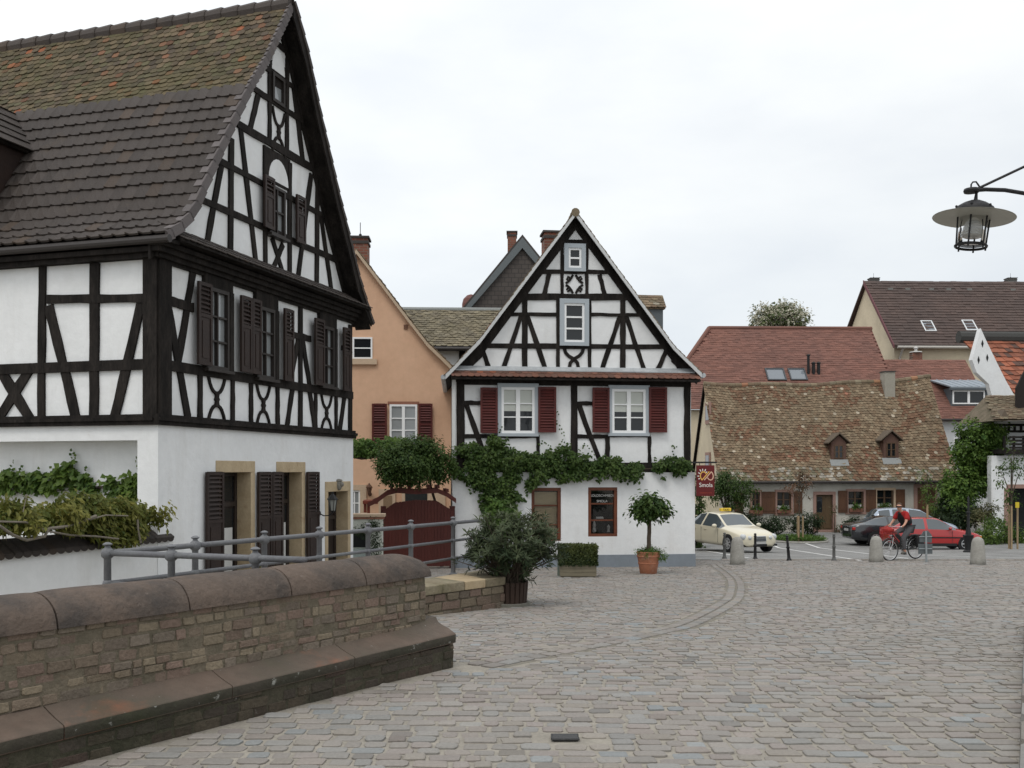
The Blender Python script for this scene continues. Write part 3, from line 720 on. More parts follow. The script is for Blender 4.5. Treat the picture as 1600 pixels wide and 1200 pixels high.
def mosscol(u, a):
    p = R.choice([(.10, .075, .05), (.12, .09, .055), (.085, .068, .042), (.095, .085, .048), (.135, .10, .065), (.075, .058, .042)])
    if R.random() < .010: p = (.26, .085, .04)
    if R.random() < .05: p = (.17, .085, .05)
    k = R.uniform(.6, 1.15); return tuple(v*k for v in p)
def browncol(u, a):
    k = R.uniform(.82, 1.12); p = (.046, .037, .032)
    if R.random() < .05: p = (.060, .043, .032)
    return tuple(v*k for v in p)
asplit = cumL[2]+.02
t1 = MB(); roof_tiles(t1, SL, .02, ELEN, .05, asplit, .155, .145, .016, 1.4, mosscol, 'beaver', True, .020, .007); t1.build('moss_tiles', MOSS, roofL)
t2 = MB(); roof_tiles(t2, SL, .02, ELEN, asplit, cumL[-1]+.03, .235, .305, .018, 1.15, browncol, 'scoop', False, .055, .003); t2.build('interlocking_tiles', BROWNT, roofL)
rt = MB(); roof_tiles(rt, SR, .02, ELEN, .05, cumR[-1], .6, .3, .02, 1.2, browncol, 'flat', True, .02); rt.build('rear_tiles', BROWNT, LH)
# ridge tiles
rd = MB(); u = 0.0
while u < ELEN:
    rd.col(tuple(v*1.2 for v in browncol(0, 0))); q0 = RO+RU*u+V((0, 0, zr_-.10)); rd.tube([q0, q0+RU*.03, q0+RU*.42], [.175, .185, .155], 12); u += .36
rd.build('ridge_tiles', BROWNT, roofL)
# verge tiles, stepped, along the near gable edge; soffit and boards along the far one
vg = MB()
a = .1
while a < cumL[-1]:
    st_ = .145 if a < asplit else .305
    p, nn, dn = SL(.02, a); p2, n2, _ = SL(.02, min(a+st_*1.08, cumL[-1]+.02))
    k_ = R.uniform(.85, 1.15); vg.col((.105*k_, .092*k_, .090*k_))
    x = RU*-.045
    vg.prism([p+nn*.035+x, p2+n2*.062+x, p2-n2*.09+x, p-nn*.115+x], RU*.05)
    if a > asplit: vg.prism([p+nn*.036+x*.9, p2+n2*.066+x*.9, p2+n2*.045, p+nn*.02], RU*.14)
    a += st_
vg.build('verge_tiles', BROWNT, roofL)
vb = MB(); ptsR = [(0, profR[0][1])]+profR[1:]
for a_, b_ in zip(profR, profR[1:]):
    p = RO+GU*a_[0]+V((0, 0, a_[1])); q = RO+GU*b_[0]+V((0, 0, b_[1]))
    h0, h1 = (.30, .30) if b_ is not profR[-1] else (.30, .10)
    if a_ is profR[-3]: h1 = .30
    vb.prism([p+V((0, 0, .06)), q+V((0, 0, .06)), q-V((0, 0, h1)), p-V((0, 0, h0))], RU*-.035)
    vb.prism([p-V((0, 0, .12)), q-V((0, 0, .12)), q-V((0, 0, .17)), p-V((0, 0, .17))], RU*.36)
vb.build('verge_board', TIMBER, LH)
vt = MB(); a = 0.0
while a < cumR[-1]:
    p, nn, dn = SR(.0, a); p2, n2, _ = SR(.0, a+.31); vt.col(browncol(0, 0)); vt.prism([p+nn*.05, p2+n2*.085, p2-n2*.01, p-nn*.02], RU*-.06); a += .30
vt.build('verge_tiles', BROWNT, LH)
# eave gutter on the side wall
gt = MB(); pe, ne, de = SL(0, cumL[-1]); gt.tube([pe+RU*-.06+V((0, 0, -.07))-GU*.03, pe+RU*ELEN+V((0, 0, -.07))-GU*.03], .062, 10); gt.build('gutter', mat('dark_gutter', (.035, .03, .028), .5, var=.1), LH)
fb = MB(); fb.prism([pe+V((0, 0, -.10))+GU*.02, pe+V((0, 0, -.04))+GU*.02, pe+V((0, 0, -.04))+GU*.30, pe+V((0, 0, -.10))+GU*.30], RU*ELEN); fb.build('eave_board', TIMBER, LH)
# skirt roof across the gable foot
zs = G.uz(300, 395)[1]
zs1 = G.uz(285, 364)[1]-.11
sk = MB(); S_sk = lambda u, a: (G.P(u, zs1+.12-a*.5, .02+a*.8), (G.n*.5+V((0, 0, .8))).normalized(), None)
roof_tiles(sk, S_sk, .03, GL+.12, 0, .56, .17, .19, .014, 1.3, browncol, 'beaver', True, .014)
skb = MB(); skb.prism([G.P(.04, zs1+.11, 0), G.P(.04, zs1-.145, .44), G.P(.04, zs1-.185, .44), G.P(.04, zs1-.185, 0)], GU*(GL+.06)); o = skb.build('skirt_roof', TIMBER, LH); sk.build('skirt_tiles', BROWNT, o)
# ---- windows of the upper floors
def px_rect(x0, x1, xr, yt, yb):
    u0 = G.uz(x0, 500)[0]; u1 = G.uz(x1, 500)[0]; return u0, u1, G.uz(xr, yb)[1], G.uz(xr, yt)[1]
DKF = mat('dark_window_frame', (.026, .021, .018), .5, var=.15)
GLASSC = glassmat('curtain_and_sky_glass', (.24, .255, .26), .08, .8)  # pale base colour stands in for curtains and the sky's reflection
CURT = mat('white_curtain', (.55, .55, .53), .9, var=.1, vscale=8)
for (x0, x1, xr, yt, yb) in ((316, 352.5, 335, 452, 578), (396, 424.5, 410, 481, 592), (496, 517.5, 506, 510, 604)):
    u0, u1, z0, z1 = px_rect(x0, x1, xr, yt, yb); w = window(LH, G, u0, u1, z0, z1, 2, 3, DKF, fw=.06, mw=.03, depth=.085, sill=True, gl=GLASSC)
    hd = MB(); hd.wbox(G, u0-.02, u1+.12, z1, zt0+.10, 0, .075); hd.wbox(G, u1, u1+.12, z0, z1, 0, .095); hd.build('lintel_board', TIMBER, LH)
for (x0, x1, xr, yt, yb) in ((298.5, 320, 310, 443, 571), (366, 383, 374, 464, 582), (383.5, 398, 391, 469, 585), (434.5, 449, 442, 484, 596), (483, 497.5, 490, 499, 602), (528, 539, 533, 513, 611)):
    u0, u1, z0, z1 = px_rect(x0, x1, xr, yt, yb); louvre_shutter(LH, G, u0, u1, z0, z1, SHUT, .11, True, .42)
u0, u1, z0, z1 = px_rect(416, 441, 430, 294, 370); window(LH, G, u0, u1, z0, z1, 2, 2, DKF, fw=.05, mw=.03, depth=.08, sill=True, gl=GLASSC)
for (x0, x1, xr, yt, yb) in ((404, 419.5, 412, 277, 358), (454.5, 468.5, 462, 308, 381)):
    u0, u1, z0, z1 = px_rect(x0, x1, xr, yt, yb); louvre_shutter(LH, G, u0, u1, z0, z1, SHUT, .10, True, .40)
u0, u1, z0, z1 = px_rect(422, 441, 431, 118, 163); window(LH, G, u0, u1, z0, z1, 1, 1, DKF, fw=.06, depth=.07, gl=GLASSC)
def arch(x0, x1, xr, ytop, ybot):                                # white arched panel let into the boarding
    u0, u1, z0, z1 = px_rect(x0, x1, xr, ytop, ybot); mb = MB(); k = 12
    pts = [((u0+u1)/2+(u1-u0)/2*cos(pi*i/k), z0+(z1-z0)*sin(pi*i/k)) for i in range(k+1)]
    mb.prism([G.P(u, z, 0) for u, z in pts], G.n*.030); mb.build('arched_panel', PLASTER, LH)
arch(418, 448.5, 433, 250, 286); arch(423, 443, 433, 80, 114)
# ---- garden doors on the ground floor, with deep stone reveals
DOORM = mat('dark_door_wood', (.030, .022, .018), .5, var=.25, vscale=3, stretch=(1, 1, .2), bump=.2)
for i, ((u0, u1, _, _), zt) in enumerate(((d1, ztop1), (d2, ztop2), (d3, ztop3))):
    fr = MB(); jw = .13 if i < 2 else .12; o_ = .05
    fr.wbox(G, u0-jw, u1+jw, zt-.012, zt+(.19 if i < 2 else .20), -.3, o_)
    for a, b_ in ((u0-jw, u0+.012), (u1-.012, u1+jw)): fr.wbox(G, a, b_, .8, zt-.012, -.3, o_-.001)
    dr = fr.build('door_surround', SAND, LH); bevel(dr, .008)
    db = MB(); db.wbox(G, u0, u1, .8, zt, -.30, -.27)
    for (fa, fb_) in ((0, .09), (.46, .54), (.91, 1)): db.wbox(G, u0+(u1-u0)*fa, u0+(u1-u0)*fb_, .9, zt, -.27, -.235)
    for zz in (zt-.08, zt-.62, 1.35): db.wbox(G, u0, u1, zz, zz+.08, -.27, -.232)
    dl = db.build('door', DOORM, LH)
    if i < 2:
        for (fa, fb_) in ((.10, .45), (.55, .90)):
            pn = MB(); pn.wbox(G, u0+(u1-u0)*fa, u0+(u1-u0)*fb_, 1.45, zt-.66, -.272, -.262); pn.wbox(G, u0+(u1-u0)*fa, u0+(u1-u0)*fb_, zt-.52, zt-.09, -.272, -.262); pn.build('pane', GLASS, dl)
        [(cb := MB(), cb.wbox(G, u0+(u1-u0)*fa, u0+(u1-u0)*fb_, 1.45, zt-1.0, -.2605, -.255), cb.build('curtain', CURT, dl)) for fa, fb_ in ((.14, .43), (.58, .86))]
hd = MB(); p = G.P((d3[0]+d3[1])/2, ztop3+.12, .06); hd.ball(p, .10, 10, 8, (.7, .8, 1.1)); hd.ball(p+G.n*.06+V((0, 0, .02)), .055, 8, 6); hd.ball(p+V((0, 0, .1)), .06, 8, 6, (1.3, 1.3, .6)); hd.build('keystone_mask', mat('grey_stone', (.2, .19, .165), .9, var=.2, bump=.6), LH)
for (x0, x1, xr) in ((314.5, 341, 328), (396, 417, 406), (418, 434.5, 426), (473, 491.5, 482)):
    u0, u1, z0, z1 = px_rect(x0, x1, xr, 737.5, 900); louvre_shutter(LH, G, u0, u1, 1.05, z1, SHUT, .075, True, .36)
# ---- roof dormer at the left edge
best = None
for ia in range(120):
    for iu in range(140):
        a, u = cumL[-1]*ia/120, 2+4.5*iu/140; p = SL(u, a)[0]; e_ = (HX+F*p.x/p.y-46)**2+(HY-F*(p.z-CZ)/p.y-236)**2
        if best is None or e_ < best[0]: best = (e_, u, a)
_, ub_, ab_ = best; pB = SL(ub_, ab_)[0]; pF = SL(ub_, min(ab_+2.6, cumL[-1]-.3))[0]
top_ = V((pF.x, pF.y, pB.z-.12)); DW = 1.7
dz = MB(); dz.prism([pB, pF, top_], RU*DW); dr_ = dz.build('dormer', SHUT, LH)
out_ = (V((pF.x, pF.y, 0))-V((pB.x, pB.y, 0))); dl_ = out_.length; out_.normalize()
for sg in (0, 1):
    e0 = pB+RU*(-.12 if sg == 0 else DW+.12)-out_*.1; up = (RU if sg == 0 else -RU)*(DW/2+.12)+V((0, 0, .95)); Lw_ = up.length; upn = up.normalized()
    nr_ = V((0, 0, 1))-upn*upn.z; nr_.normalize()
    Sd = lambda u, a: (e0+out_*(u-1.2)+upn*(Lw_-a)-V((0, 0, .05)), nr_, None)
    sl_ = MB(); c_ = [Sd(0, 0)[0], Sd(dl_+1.5, 0)[0], Sd(dl_+1.5, Lw_)[0], Sd(0, Lw_)[0]]; sl_.prism(c_, nr_*-.06); ro_ = sl_.build('dormer_roof', TIMBER, dr_)
    dt = MB(); roof_tiles(dt, Sd, 0, dl_+1.5, 0, Lw_+.04, .235, .26, .02, 1.2, browncol, 'flat', False, .03); dt.build('dormer_tiles', BROWNT, dr_)
# ---- wall lantern beside the garden door
lp = thing('wall_lantern', 'small black wall lantern beside the stone-framed garden door', 'lantern', G.px(501, 800, .04))
lb = MB(); q = G.px(499, 802, .036); arm = q+G.n*.30+V((0, 0, .02))
lb.lathe(q, [(.05, 0), (.05, .012), (.03, .02)], 10, G.n.to_track_quat('Z', 'Y').to_matrix()); lb.tube([q, q+G.n*.1-V((0, 0, .05)), q+G.n*.22-V((0, 0, .04)), arm], .012, 6); lb.build('bracket', IRON, lp)
la = MB(); la.lathe(arm, [(.02, 0), (.05, .02), (.055, .04)], 6); la.lathe(arm+V((0, 0, .26)), [(.115, 0), (.11, .02), (.05, .09), (.018, .12), (.022, .15), (.004, .17)], 6)
for k in range(6): an = pi*k/3; la.tube([arm+V((.055*cos(an), .055*sin(an), .03)), arm+V((.09*cos(an), .09*sin(an), .265))], .007, 5)
la.build('lantern_cage', IRON, lp)
lg = MB(); lg.lathe(arm+V((0, 0, .035)), [(.048, 0), (.084, .225)], 6); lg.build('lantern_glass', mat('lamp_glass', (.25, .26, .24), .2, spec=.5), lp)
# ---- garden wall running from the house corner towards the street, with a roofed coping
gw = thing('garden_wall', 'white garden wall with a dark half-round tile coping beside the half-timbered house', 'wall', G.P(-2, .9))
zc_ = G.uz(246, 842)[1]-.03
gm = MB(); gm.wbox(G, -5.2, -.005, .6, zc_, -.26, .02); gm.build('wall', PLASTER, gw)
tcm = MB(); u = -5.2
while u < .14:
    w = .148; c0_ = G.P(u+w/2, zc_+.0, .10); c1_ = G.P(u+w/2, zc_+.17, -.14); c2_ = G.P(u+w/2, zc_+.17, -.14); c3_ = G.P(u+w/2, zc_, -.38)
    tcm.col(tuple(v*.8 for v in browncol(0, 0)))
    for (a_, b_) in ((c0_, c1_), (c3_, c2_)):
        pts0, pts1 = [], []
        for j in range(8):
            an = pi*j/7; pts0.append(a_+GU*.078*cos(an)+V((0, 0, -.055*sin(an)+.03))); pts1.append(b_+GU*.078*cos(an)+V((0, 0, -.055*sin(an)+.03)))
        tcm.add(pts0+pts1, [[j, j+1, 9+j, 8+j] for j in range(7)]+[list(range(8))])
        tcm.prism([a_+GU*-.085+V((0, 0, .03)), a_+GU*.085+V((0, 0, .03)), b_+GU*.085+V((0, 0, .03)), b_+GU*-.085+V((0, 0, .03))], V((0, 0, .022)))
    u += w
tcm.build('tile_coping', BROWNT, gw)
# ================================================================ middle half-timbered house (goldsmith's)
MH = thing('timbered_house', 'half-timbered gable house with dark red shutters and ivy along its front', 'house', (1.7, 27, .9))
mb = MB()
zE = M.uz(900, 592)[1]; zJ = M.uz(1075, 738)[1]
apx = M.uz(899, 335); el = M.uz(703, 583); er = M.uz(1090, 580); kl = M.uz(752, 533); kr = M.uz(1050, 541)
zg0 = gz(26)-.3
PL2 = PLASTER
win_s = [M.rect(830, 762, 876, 845), M.rect(918.4, 761.4, 964, 838)]
w_ = MB(); W0, W1 = M.uz(707, 800)[0], M.uz(1085, 800)[0]
wall_holes(w_, M, W0, W1, zg0, zJ, [(a, b_, c, d) for a, b_, c, d in win_s], -.3, .05)
U0, U1 = M.uz(713, 650)[0], M.uz(1079, 650)[0]
w_.wbox(M, U0, U1, zJ, zE+.05, -.3, 0)
w_.prism([M.P(el[0]+.15, zE+.04), M.P(er[0]-.15, zE+.04), M.P(kr[0]-.05, kr[1]-.15), M.P(apx[0], apx[1]-.12), M.P(kl[0]+.05, kl[1]-.15)], M.n*-.3)
DEEP = 8.0
bk = V((-.056, 1, 0)).normalized()
w_.prism([M.P(W1-.3, zg0, -.31), M.P(W1, zg0, -.31), M.P(W1, zE, -.31), M.P(W1-.3, zE, -.31)], bk*DEEP)
w_.prism([M.P(W0, zg0, -.31), M.P(W0+.3, zg0, -.31), M.P(W0+.3, zE, -.31), M.P(W0, zE, -.31)], bk*DEEP)
w_.build('wall', PL2, MH)
pl_ = MB(); zp = M.uz(1000, 866)[1]; pl_.wbox(M, W0-.012, W1+.012, zg0, zp, -.32, .075); pl_.build('plinth', mat('grey_plinth', (.22, .25, .285), .85, var=.06, vscale=1, base2=(.19, .215, .24), bump=.2), MH)
tm = MB()
tl = [(864, 378, 933, 378.5, .12), (836, 425, 961, 425, .11), (806, 464, 990, 464.5, .17), (786, 491, 871, 491.5, .09), (923, 491.5, 1009, 492.5, .09), (752, 540, 1048, 542, .13),
 (878, 381, 878, 462, .09), (916.5, 381, 916.5, 462, .09), (871.5, 466, 871.5, 577, .09), (921, 466, 921, 577, .095), (820, 464, 820, 577, .15), (973, 464, 973, 577, .145),
 (858, 428, 850, 462, .12), (936.5, 429, 945, 462, .12), (815, 490, 786.5, 577, .125), (823, 490, 852, 577, .125), (970, 491, 940.5, 577, .125), (977, 491, 1006, 577, .125),
 (750, 544, 731, 576, .125), (752, 541, 764, 577, .125), (1041, 548, 1028, 577, .125), (1046, 547, 1062, 577, .125)]
bars(tm, M, tl, o1=.022)
for (a, b_) in ((apx, kl), (kl, el), (apx, kr), (kr, er)):          # rafters under the verge
    w = .27; sg = -1 if b_[0] < a[0] else 1
    tm.prism([M.P(a[0], a[1]-.02, 0), M.P(b_[0], b_[1]-.02, 0), M.P(b_[0]-sg*w*.1, b_[1]-w*1.35, 0), M.P(a[0]-sg*(0 if a is apx else w*.1), a[1]-w*1.55, 0)], M.n*(.034+.002*sg))
ft = [(719.5, 592, 719.5, 740, .215), (897, 592, 897, 738, .18), (1073.5, 592, 1073.5, 740, .175),
 (720, 629.5, 752, 629.5, .115), (897, 630.5, 926, 630.5, .115), (720, 681.5, 777, 681.5, .115), (775, 682.5, 843, 682.5, .07), (897, 682, 951, 682, .11), (950, 681.5, 1016, 681.5, .06),
 (772.7, 682, 772.7, 740, .115), (840.6, 682, 840.6, 735, .085), (949, 682, 949, 735, .135), (1014.5, 682, 1014.5, 735, .095),
 (727, 628, 766, 738, .13), (903, 629, 939, 726, .13), (713, 730.5, 1079, 730.5, .26)]
bars(tm, M, ft, o1=.022)
zb0 = M.uz(900, 603)[1]; tm.wbox(M, U0, U1, zb0, zE+.06, 0, .05)
tm.build('timber_frame', TIMBER, MH)
# carved panels
def stroke(mb, pl, pts, w, o):
    pts = [V(pl.uz(*p)) for p in pts]
    for a, b_ in zip(pts, pts[1:]):
        t = (b_-a).normalized(); nn = V((-t.y, t.x))*w/2; mb.prism([pl.P(*(a+nn-t*.01)), pl.P(*(b_+nn+t*.01)), pl.P(*(b_-nn+t*.01)), pl.P(*(a-nn-t*.01))], pl.n*(o+R.uniform(0, .004)))
for sx in (-1, 1):
    for sy in (-1, 1):
        c = (897.3, 444); cv = MB()
        stroke(cv, M, [(c[0]+sx*2.5, c[1]+sy*14), (c[0]+sx*5, c[1]+sy*9), (c[0]+sx*8.5, c[1]+sy*4.5), (c[0]+sx*13, c[1]+sy*1.5)], .06, .024)
        stroke(cv, M, [(c[0]+sx*5, c[1]+sy*9), (c[0]+sx*10.5, c[1]+sy*11.5)], .05, .026); stroke(cv, M, [(c[0]+sx*8, c[1]+sy*5), (c[0]+sx*12, c[1]+sy*8.5)], .05, .028); cv.build('carved_brace', TIMBER, MH)
    cv = MB(); pts = [(896.5+sx*15, 544), (896.5+sx*13, 551), (896.5+sx*8, 556.5), (896.5, 561), (896.5-sx*5.5, 567), (896.5-sx*7.5, 577)]
    stroke(cv, M, pts, .09, .026+.004*sx); cv.build('carved_brace', TIMBER, MH)
# ---- roof: two slopes running back from the front edge
RB = M.off(.28); rp = [((899, 331)), ((750, 530)), ((696, 586))]; rq = [((899, 331)), ((1052, 540)), ((1096, 583.5))]
pL = [RB.uz(*p) for p in rp]; pR = [RB.uz(*p) for p in rq]; a0 = pL[0][0]
sL = [(p[0]-a0, p[1]) for p in pL]; sR = [(p[0]-a0, p[1]) for p in pR]; pR0 = RB.P(a0, 0, 0)
OLDT = mat('weathered_tile', (1, 1, 1), .95, var=.25, vscale=4, attr=True, bump=.6, bscale=40, spots=[(.7, .48, .7, (.105, .092, .055), .55), (7, .6, .7, (.24, .22, .16), .4)])
def oldcol(u, a):
    p = R.choice([(.17, .125, .082), (.20, .15, .10), (.15, .105, .07), (.185, .145, .095), (.16, .125, .085), (.21, .175, .12)])
    k = R.uniform(.72, 1.22)
    if R.random() < .02: p = (.30, .27, .21)
    if R.random() < .006: p = (.26, .12, .07)
    return tuple(v*k for v in p)
for nm, sp_ in (('roof', sL), ('roof', sR)):
    ro = sweep(nm, sp_, pR0, M.u, bk, 0, DEEP+.3, .07, TIMBER, MH)
    Sx, cx_ = profile_surface(sp_, pR0, bk, M.u); tmb = MB(); roof_tiles(tmb, Sx, -.04, DEEP+.3, .03, cx_[-1]+.04, .18, .165, .015, 1.35, oldcol, 'beaver', True, .02, .006); tmb.build('roof_tiles', OLDT, ro)
    vb = MB()
    for a_, b_ in zip(sp_, sp_[1:]):                                # pale verge board
        p = pR0+M.u*a_[0]+V((0, 0, a_[1])); q = pR0+M.u*b_[0]+V((0, 0, b_[1])); vb.prism([p+V((0, 0, .02)), q+V((0, 0, .02)), q-V((0, 0, .115)), p-V((0, 0, .115))], M.n*.035)
    vb.build('verge_board', mat('pale_verge_board', (.52, .53, .53), .7, var=.08, vscale=3), MH)
rt_ = MB(); u = -.05; 
while u < DEEP+.2:
    rt_.col(oldcol(0, 0)); p = pR0+bk*u+V((0, 0, sL[0][1]-.02)); rt_.tube([p, p+bk*.38], [.115, .10], 10); u += .35
rt_.build('ridge_tiles', OLDT, MH)
# skirt roof of red tiles with a zinc flashing on top
zf1 = M.uz(900, 574)[1]; zf0 = M.uz(900, 580.5)[1]; zk = M.uz(900, 592, .42)[1]
uL, uR = M.uz(704, 585)[0], M.uz(1088, 585)[0]
fl = MB(); fl.prism([M.P(uL+.1, zf1, .0), M.P(uL+.1, zf1, .04), M.P(uL+.02, zf0+.01, .16), M.P(uL+.02, zf0-.02, .16), M.P(uL+.02, zf0-.02, 0)], M.u*(uR-uL-.1)); fl.build('flashing', ZINC, MH)
Sk = lambda u, a: (M.P(u, zf0-.01-(zf0-zk-.03)*a/.36, .08+.34*a/.36), (M.n*.5+V((0, 0, .86))).normalized(), None)
REDT = mat('red_clay_tile', (1, 1, 1), .85, var=.2, vscale=5, attr=True, bump=.4, bscale=40, spots=[(3, .55, .72, (.10, .07, .05), .5)])
def redcol(u, a):
    k = R.uniform(.75, 1.15); p = R.choice([(.155, .072, .05), (.14, .068, .05), (.17, .078, .052), (.125, .068, .05)])
    if R.random() < .04: p = (.24, .09, .05)
    return tuple(v*k for v in p)
kt = MB(); roof_tiles(kt, Sk, uL, uR, 0, .36, .17, .18, .015, 1.3, redcol, 'beaver', True, .012)
kb = MB(); kb.prism([M.P(uL, zf0-.03, 0), M.P(uL, zk+.005, .40), M.P(uL, zk-.03, .40), M.P(uL, zk-.03, 0)], M.u*(uR-uL)); o = kb.build('skirt_roof', TIMBER, MH); kt.build('skirt_tiles', REDT, o)
# ---- windows
u0, u1, z0, z1 = M.rect(881, 381, 914.5, 425); window(MH, M, u0, u1, z0, z1, 1, 2, WHITEP, GREYP, .115, .055, .045, depth=.06)
u0, u1, z0, z1 = M.rect(874, 467, 919.5, 541); window(MH, M, u0, u1, z0, z1, 1, 3, WHITEP, GREYP, .12, .06, .045, depth=.06)
for (x0, y0, x1, y1) in ((777, 599, 841, 682), (949.6, 602, 1014, 681.6)):
    u0, u1, z0, z1 = M.rect(x0, y0, x1, y1); window(MH, M, u0, u1, z0, z1, 2, 3, WHITEP, GREYP, .10, .07, .03, depth=.06, blind=.52, splitw=.11)
for (x0, y0, x1, y1) in ((750, 606, 777, 677), (840, 605, 868, 676), (924.5, 606, 951, 676), (1012.5, 605.5, 1040.5, 676)):
    u0, u1, z0, z1 = M.rect(x0, y0, x1, y1); louvre_shutter(MH, M, u0, u1, z0, z1, REDSH, .085, True, 1.0)
CHEST = mat('chestnut_wood', (.145, .045, .02), .45, var=.2, vscale=3, base2=(.11, .036, .018), bump=.2, bscale=30, stretch=(1, 1, .3))
BLIND = mat('straw_blind', (.36, .30, .19), .85, var=.12, vscale=2, bump=.4, bscale=40, stretch=(.3, .3, 3))
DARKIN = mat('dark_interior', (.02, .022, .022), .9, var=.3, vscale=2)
CLEAR = clearmat('shop_glass')
for i, (u0, u1, z0, z1) in enumerate(win_s):
    f = .085; wb = MB()
    for (a, b_, c, d) in ((u0, u1, z1-f, z1), (u0, u1, z0, z0+f*.9), (u0, u0+f, z0+f*.9, z1-f), (u1-f, u1, z0+f*.9, z1-f)): wb.wbox(M, a+.002, b_-.002, c+.002, d-.002, -.10, .03)
    for t_ in ((.665, .33) if i else (.665, .30)): c = z0+(z1-z0)*t_; wb.wbox(M, u0+f, u1-f, c-.02, c+.02, -.085, -.02)
    w = wb.build('shop_window', CHEST, MH)
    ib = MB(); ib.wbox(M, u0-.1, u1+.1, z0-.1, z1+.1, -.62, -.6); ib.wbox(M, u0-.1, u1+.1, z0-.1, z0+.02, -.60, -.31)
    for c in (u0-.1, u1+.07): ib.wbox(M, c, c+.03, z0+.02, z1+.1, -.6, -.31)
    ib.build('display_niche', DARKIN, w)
    pn = MB(); pn.wbox(M, u0+f, u1-f, z0+f, z1-f, -.055, -.045); pn.build('pane', CLEAR, w)
    if i == 0: b2 = MB(); b2.wbox(M, u0+f, u1-f, z0+f, z1-f-.03, -.12, -.11); b2.build('roller_blind', BLIND, w)
    else:
        ORN = mat('pale_ornament', (.42, .42, .40), .6, var=.2)
        ds = MB(); p = M.P(u0+(u1-u0)*.30, z0+.10, -.32); ds.lathe(p, [(.05, 0), (.06, .05), (.035, .12), (.05, .18), (.04, .24), (.01, .3)], 8); ds.build('display_ornament', ORN, w); ds = MB()
        p = M.P(u0+(u1-u0)*.80, z0+.10, -.32); ds.lathe(p, [(.04, 0), (.03, .06), (.045, .14), (.01, .2)], 8); ds.build('display_ornament', ORN, w); ds = MB()
        c = z0+(z1-z0)*.33+.03; ds.wbox(M, u0+(u1-u0)*.36, u0+(u1-u0)*.6, c, c+.03, -.3, -.2)
        for k in range(4): p = M.P(u0+(u1-u0)*(.38+.06*k), c+.03, -.25); ds.ball(p, .03, 6, 5)
        ds.build('display_ornament', ORN, w)
        for txt, tz, sz in (('GOLDSCHMIEDE', z1-f-.17, .093), ('SMOLA', z1-f-.32, .093)):
            cu = bpy.data.curves.new('lettering', 'FONT'); cu.body = txt; cu.size = sz; cu.align_x = 'CENTER'; cu.extrude = .001
            to = bpy.data.objects.new('tmp', cu); COL.objects.link(to); bpy.context.view_layer.update()
            me = bpy.data.meshes.new_from_object(to.evaluated_get(bpy.context.evaluated_depsgraph_get())); bpy.data.objects.remove(to)
            q = M.P((u0+u1)/2, tz, -.040); mtx = Matrix.Translation(q-wloc(MH)) @ Matrix((( M.u.x, 0, M.n.x, 0), (M.u.y, 0, M.n.y, 0), (0, 1, 0, 0), (0, 0, 0, 1)))
            me.transform(mtx); lo = bpy.data.objects.new('lettering', me); COL.objects.link(lo); me.materials.clear(); me.materials.append(mat('white_lettering', (.55, .55, .53), .6)); lo.parent = w
# downpipe and gutters
dp = MB(); p0 = M.P(M.uz(709, 700)[0], 0, .07); dp.tube([p0+V((0, 0, zJ)), p0+V((0, 0, zE+.02))], .055, 10); dp.build('downpipe', mat('pale_downpipe', (.60, .61, .60), .6, var=.05), MH)
for sg, ss in ((-1, sL), (1, sR)):
    gt = MB(); p = pR0+M.u*(ss[-1][0]+sg*.06)+V((0, 0, ss[-1][1]-.05)); gt.tube([p, p+bk*DEEP], .065, 10); gt.build('gutter', ZINC, MH)
# rear dormer seen past the right slope
rd = MB(); d0 = M.px(1004, 500, -3.2); x0 = M.uz(1006, 500, -3.2)[0]; x1 = M.uz(1036, 500, -3.2)[0]; zt = M.uz(1030, 482, -3.2)[1]
rd.prism([M.P(x0-1, zt-1.4, -3.2), M.P(x1, zt-1.4, -3.2), M.P(x1, zt, -3.2), M.P(x0-1, zt, -3.2)], M.n*-2.4); ro = rd.build('dormer', mat('slate_grey_cladding', (.095, .11, .12), .6, var=.1), MH)
Sd = lambda u, a: (M.P(x0-1+u, zt+.42-a*.5, -3.55+a*.5), (M.n*.7+V((0, 0, .7))).normalized(), None)
dt = MB(); roof_tiles(dt, Sd, 0, x1-x0+1.08, 0, .85, .2, .17, .03, 1.3, oldcol, 'beaver', True, .02)
dt.prism([M.P(x0-1, zt+.41, -3.6), M.P(x1+.06, zt+.41, -3.6), M.P(x1+.06, zt-.02, -3.13), M.P(x0-1, zt-.02, -3.13)], M.n*-.8); dt.build('dormer_roof', OLDT, ro)
# chimney behind the left slope
BRICK = mat('red_brick', (.20, .075, .05), .9, var=.2, vscale=6, base2=(.145, .06, .042), bump=.5, bscale=40)
def brick_mat():
    m = bpy.data.materials.new('chimney_brick'); m.use_nodes = True; t = m.node_tree; n = t.nodes; l = t.links; b = n['Principled BSDF']; b.inputs['Roughness'].default_value = .9
    c = n.new('ShaderNodeTexCoord'); mp = n.new('ShaderNodeMapping'); mp.inputs['Rotation'].default_value = (pi/2, 0, 0); l.new(c.outputs['Object'], mp.inputs[0])
    br = n.new('ShaderNodeTexBrick'); br.inputs['Scale'].default_value = 1; br.inputs['Brick Width'].default_value = .25; br.inputs['Row Height'].default_value = .085; br.inputs['Mortar Size'].default_value = .010
    br.inputs['Color1'].default_value = (.22, .075, .045, 1); br.inputs['Color2'].default_value = (.13, .05, .035, 1); br.inputs['Mortar'].default_value = (.17, .13, .10, 1); l.new(mp.outputs[0], br.inputs['Vector']); l.new(br.outputs['Color'], b.inputs['Base Color']); return m
CHIM = brick_mat()
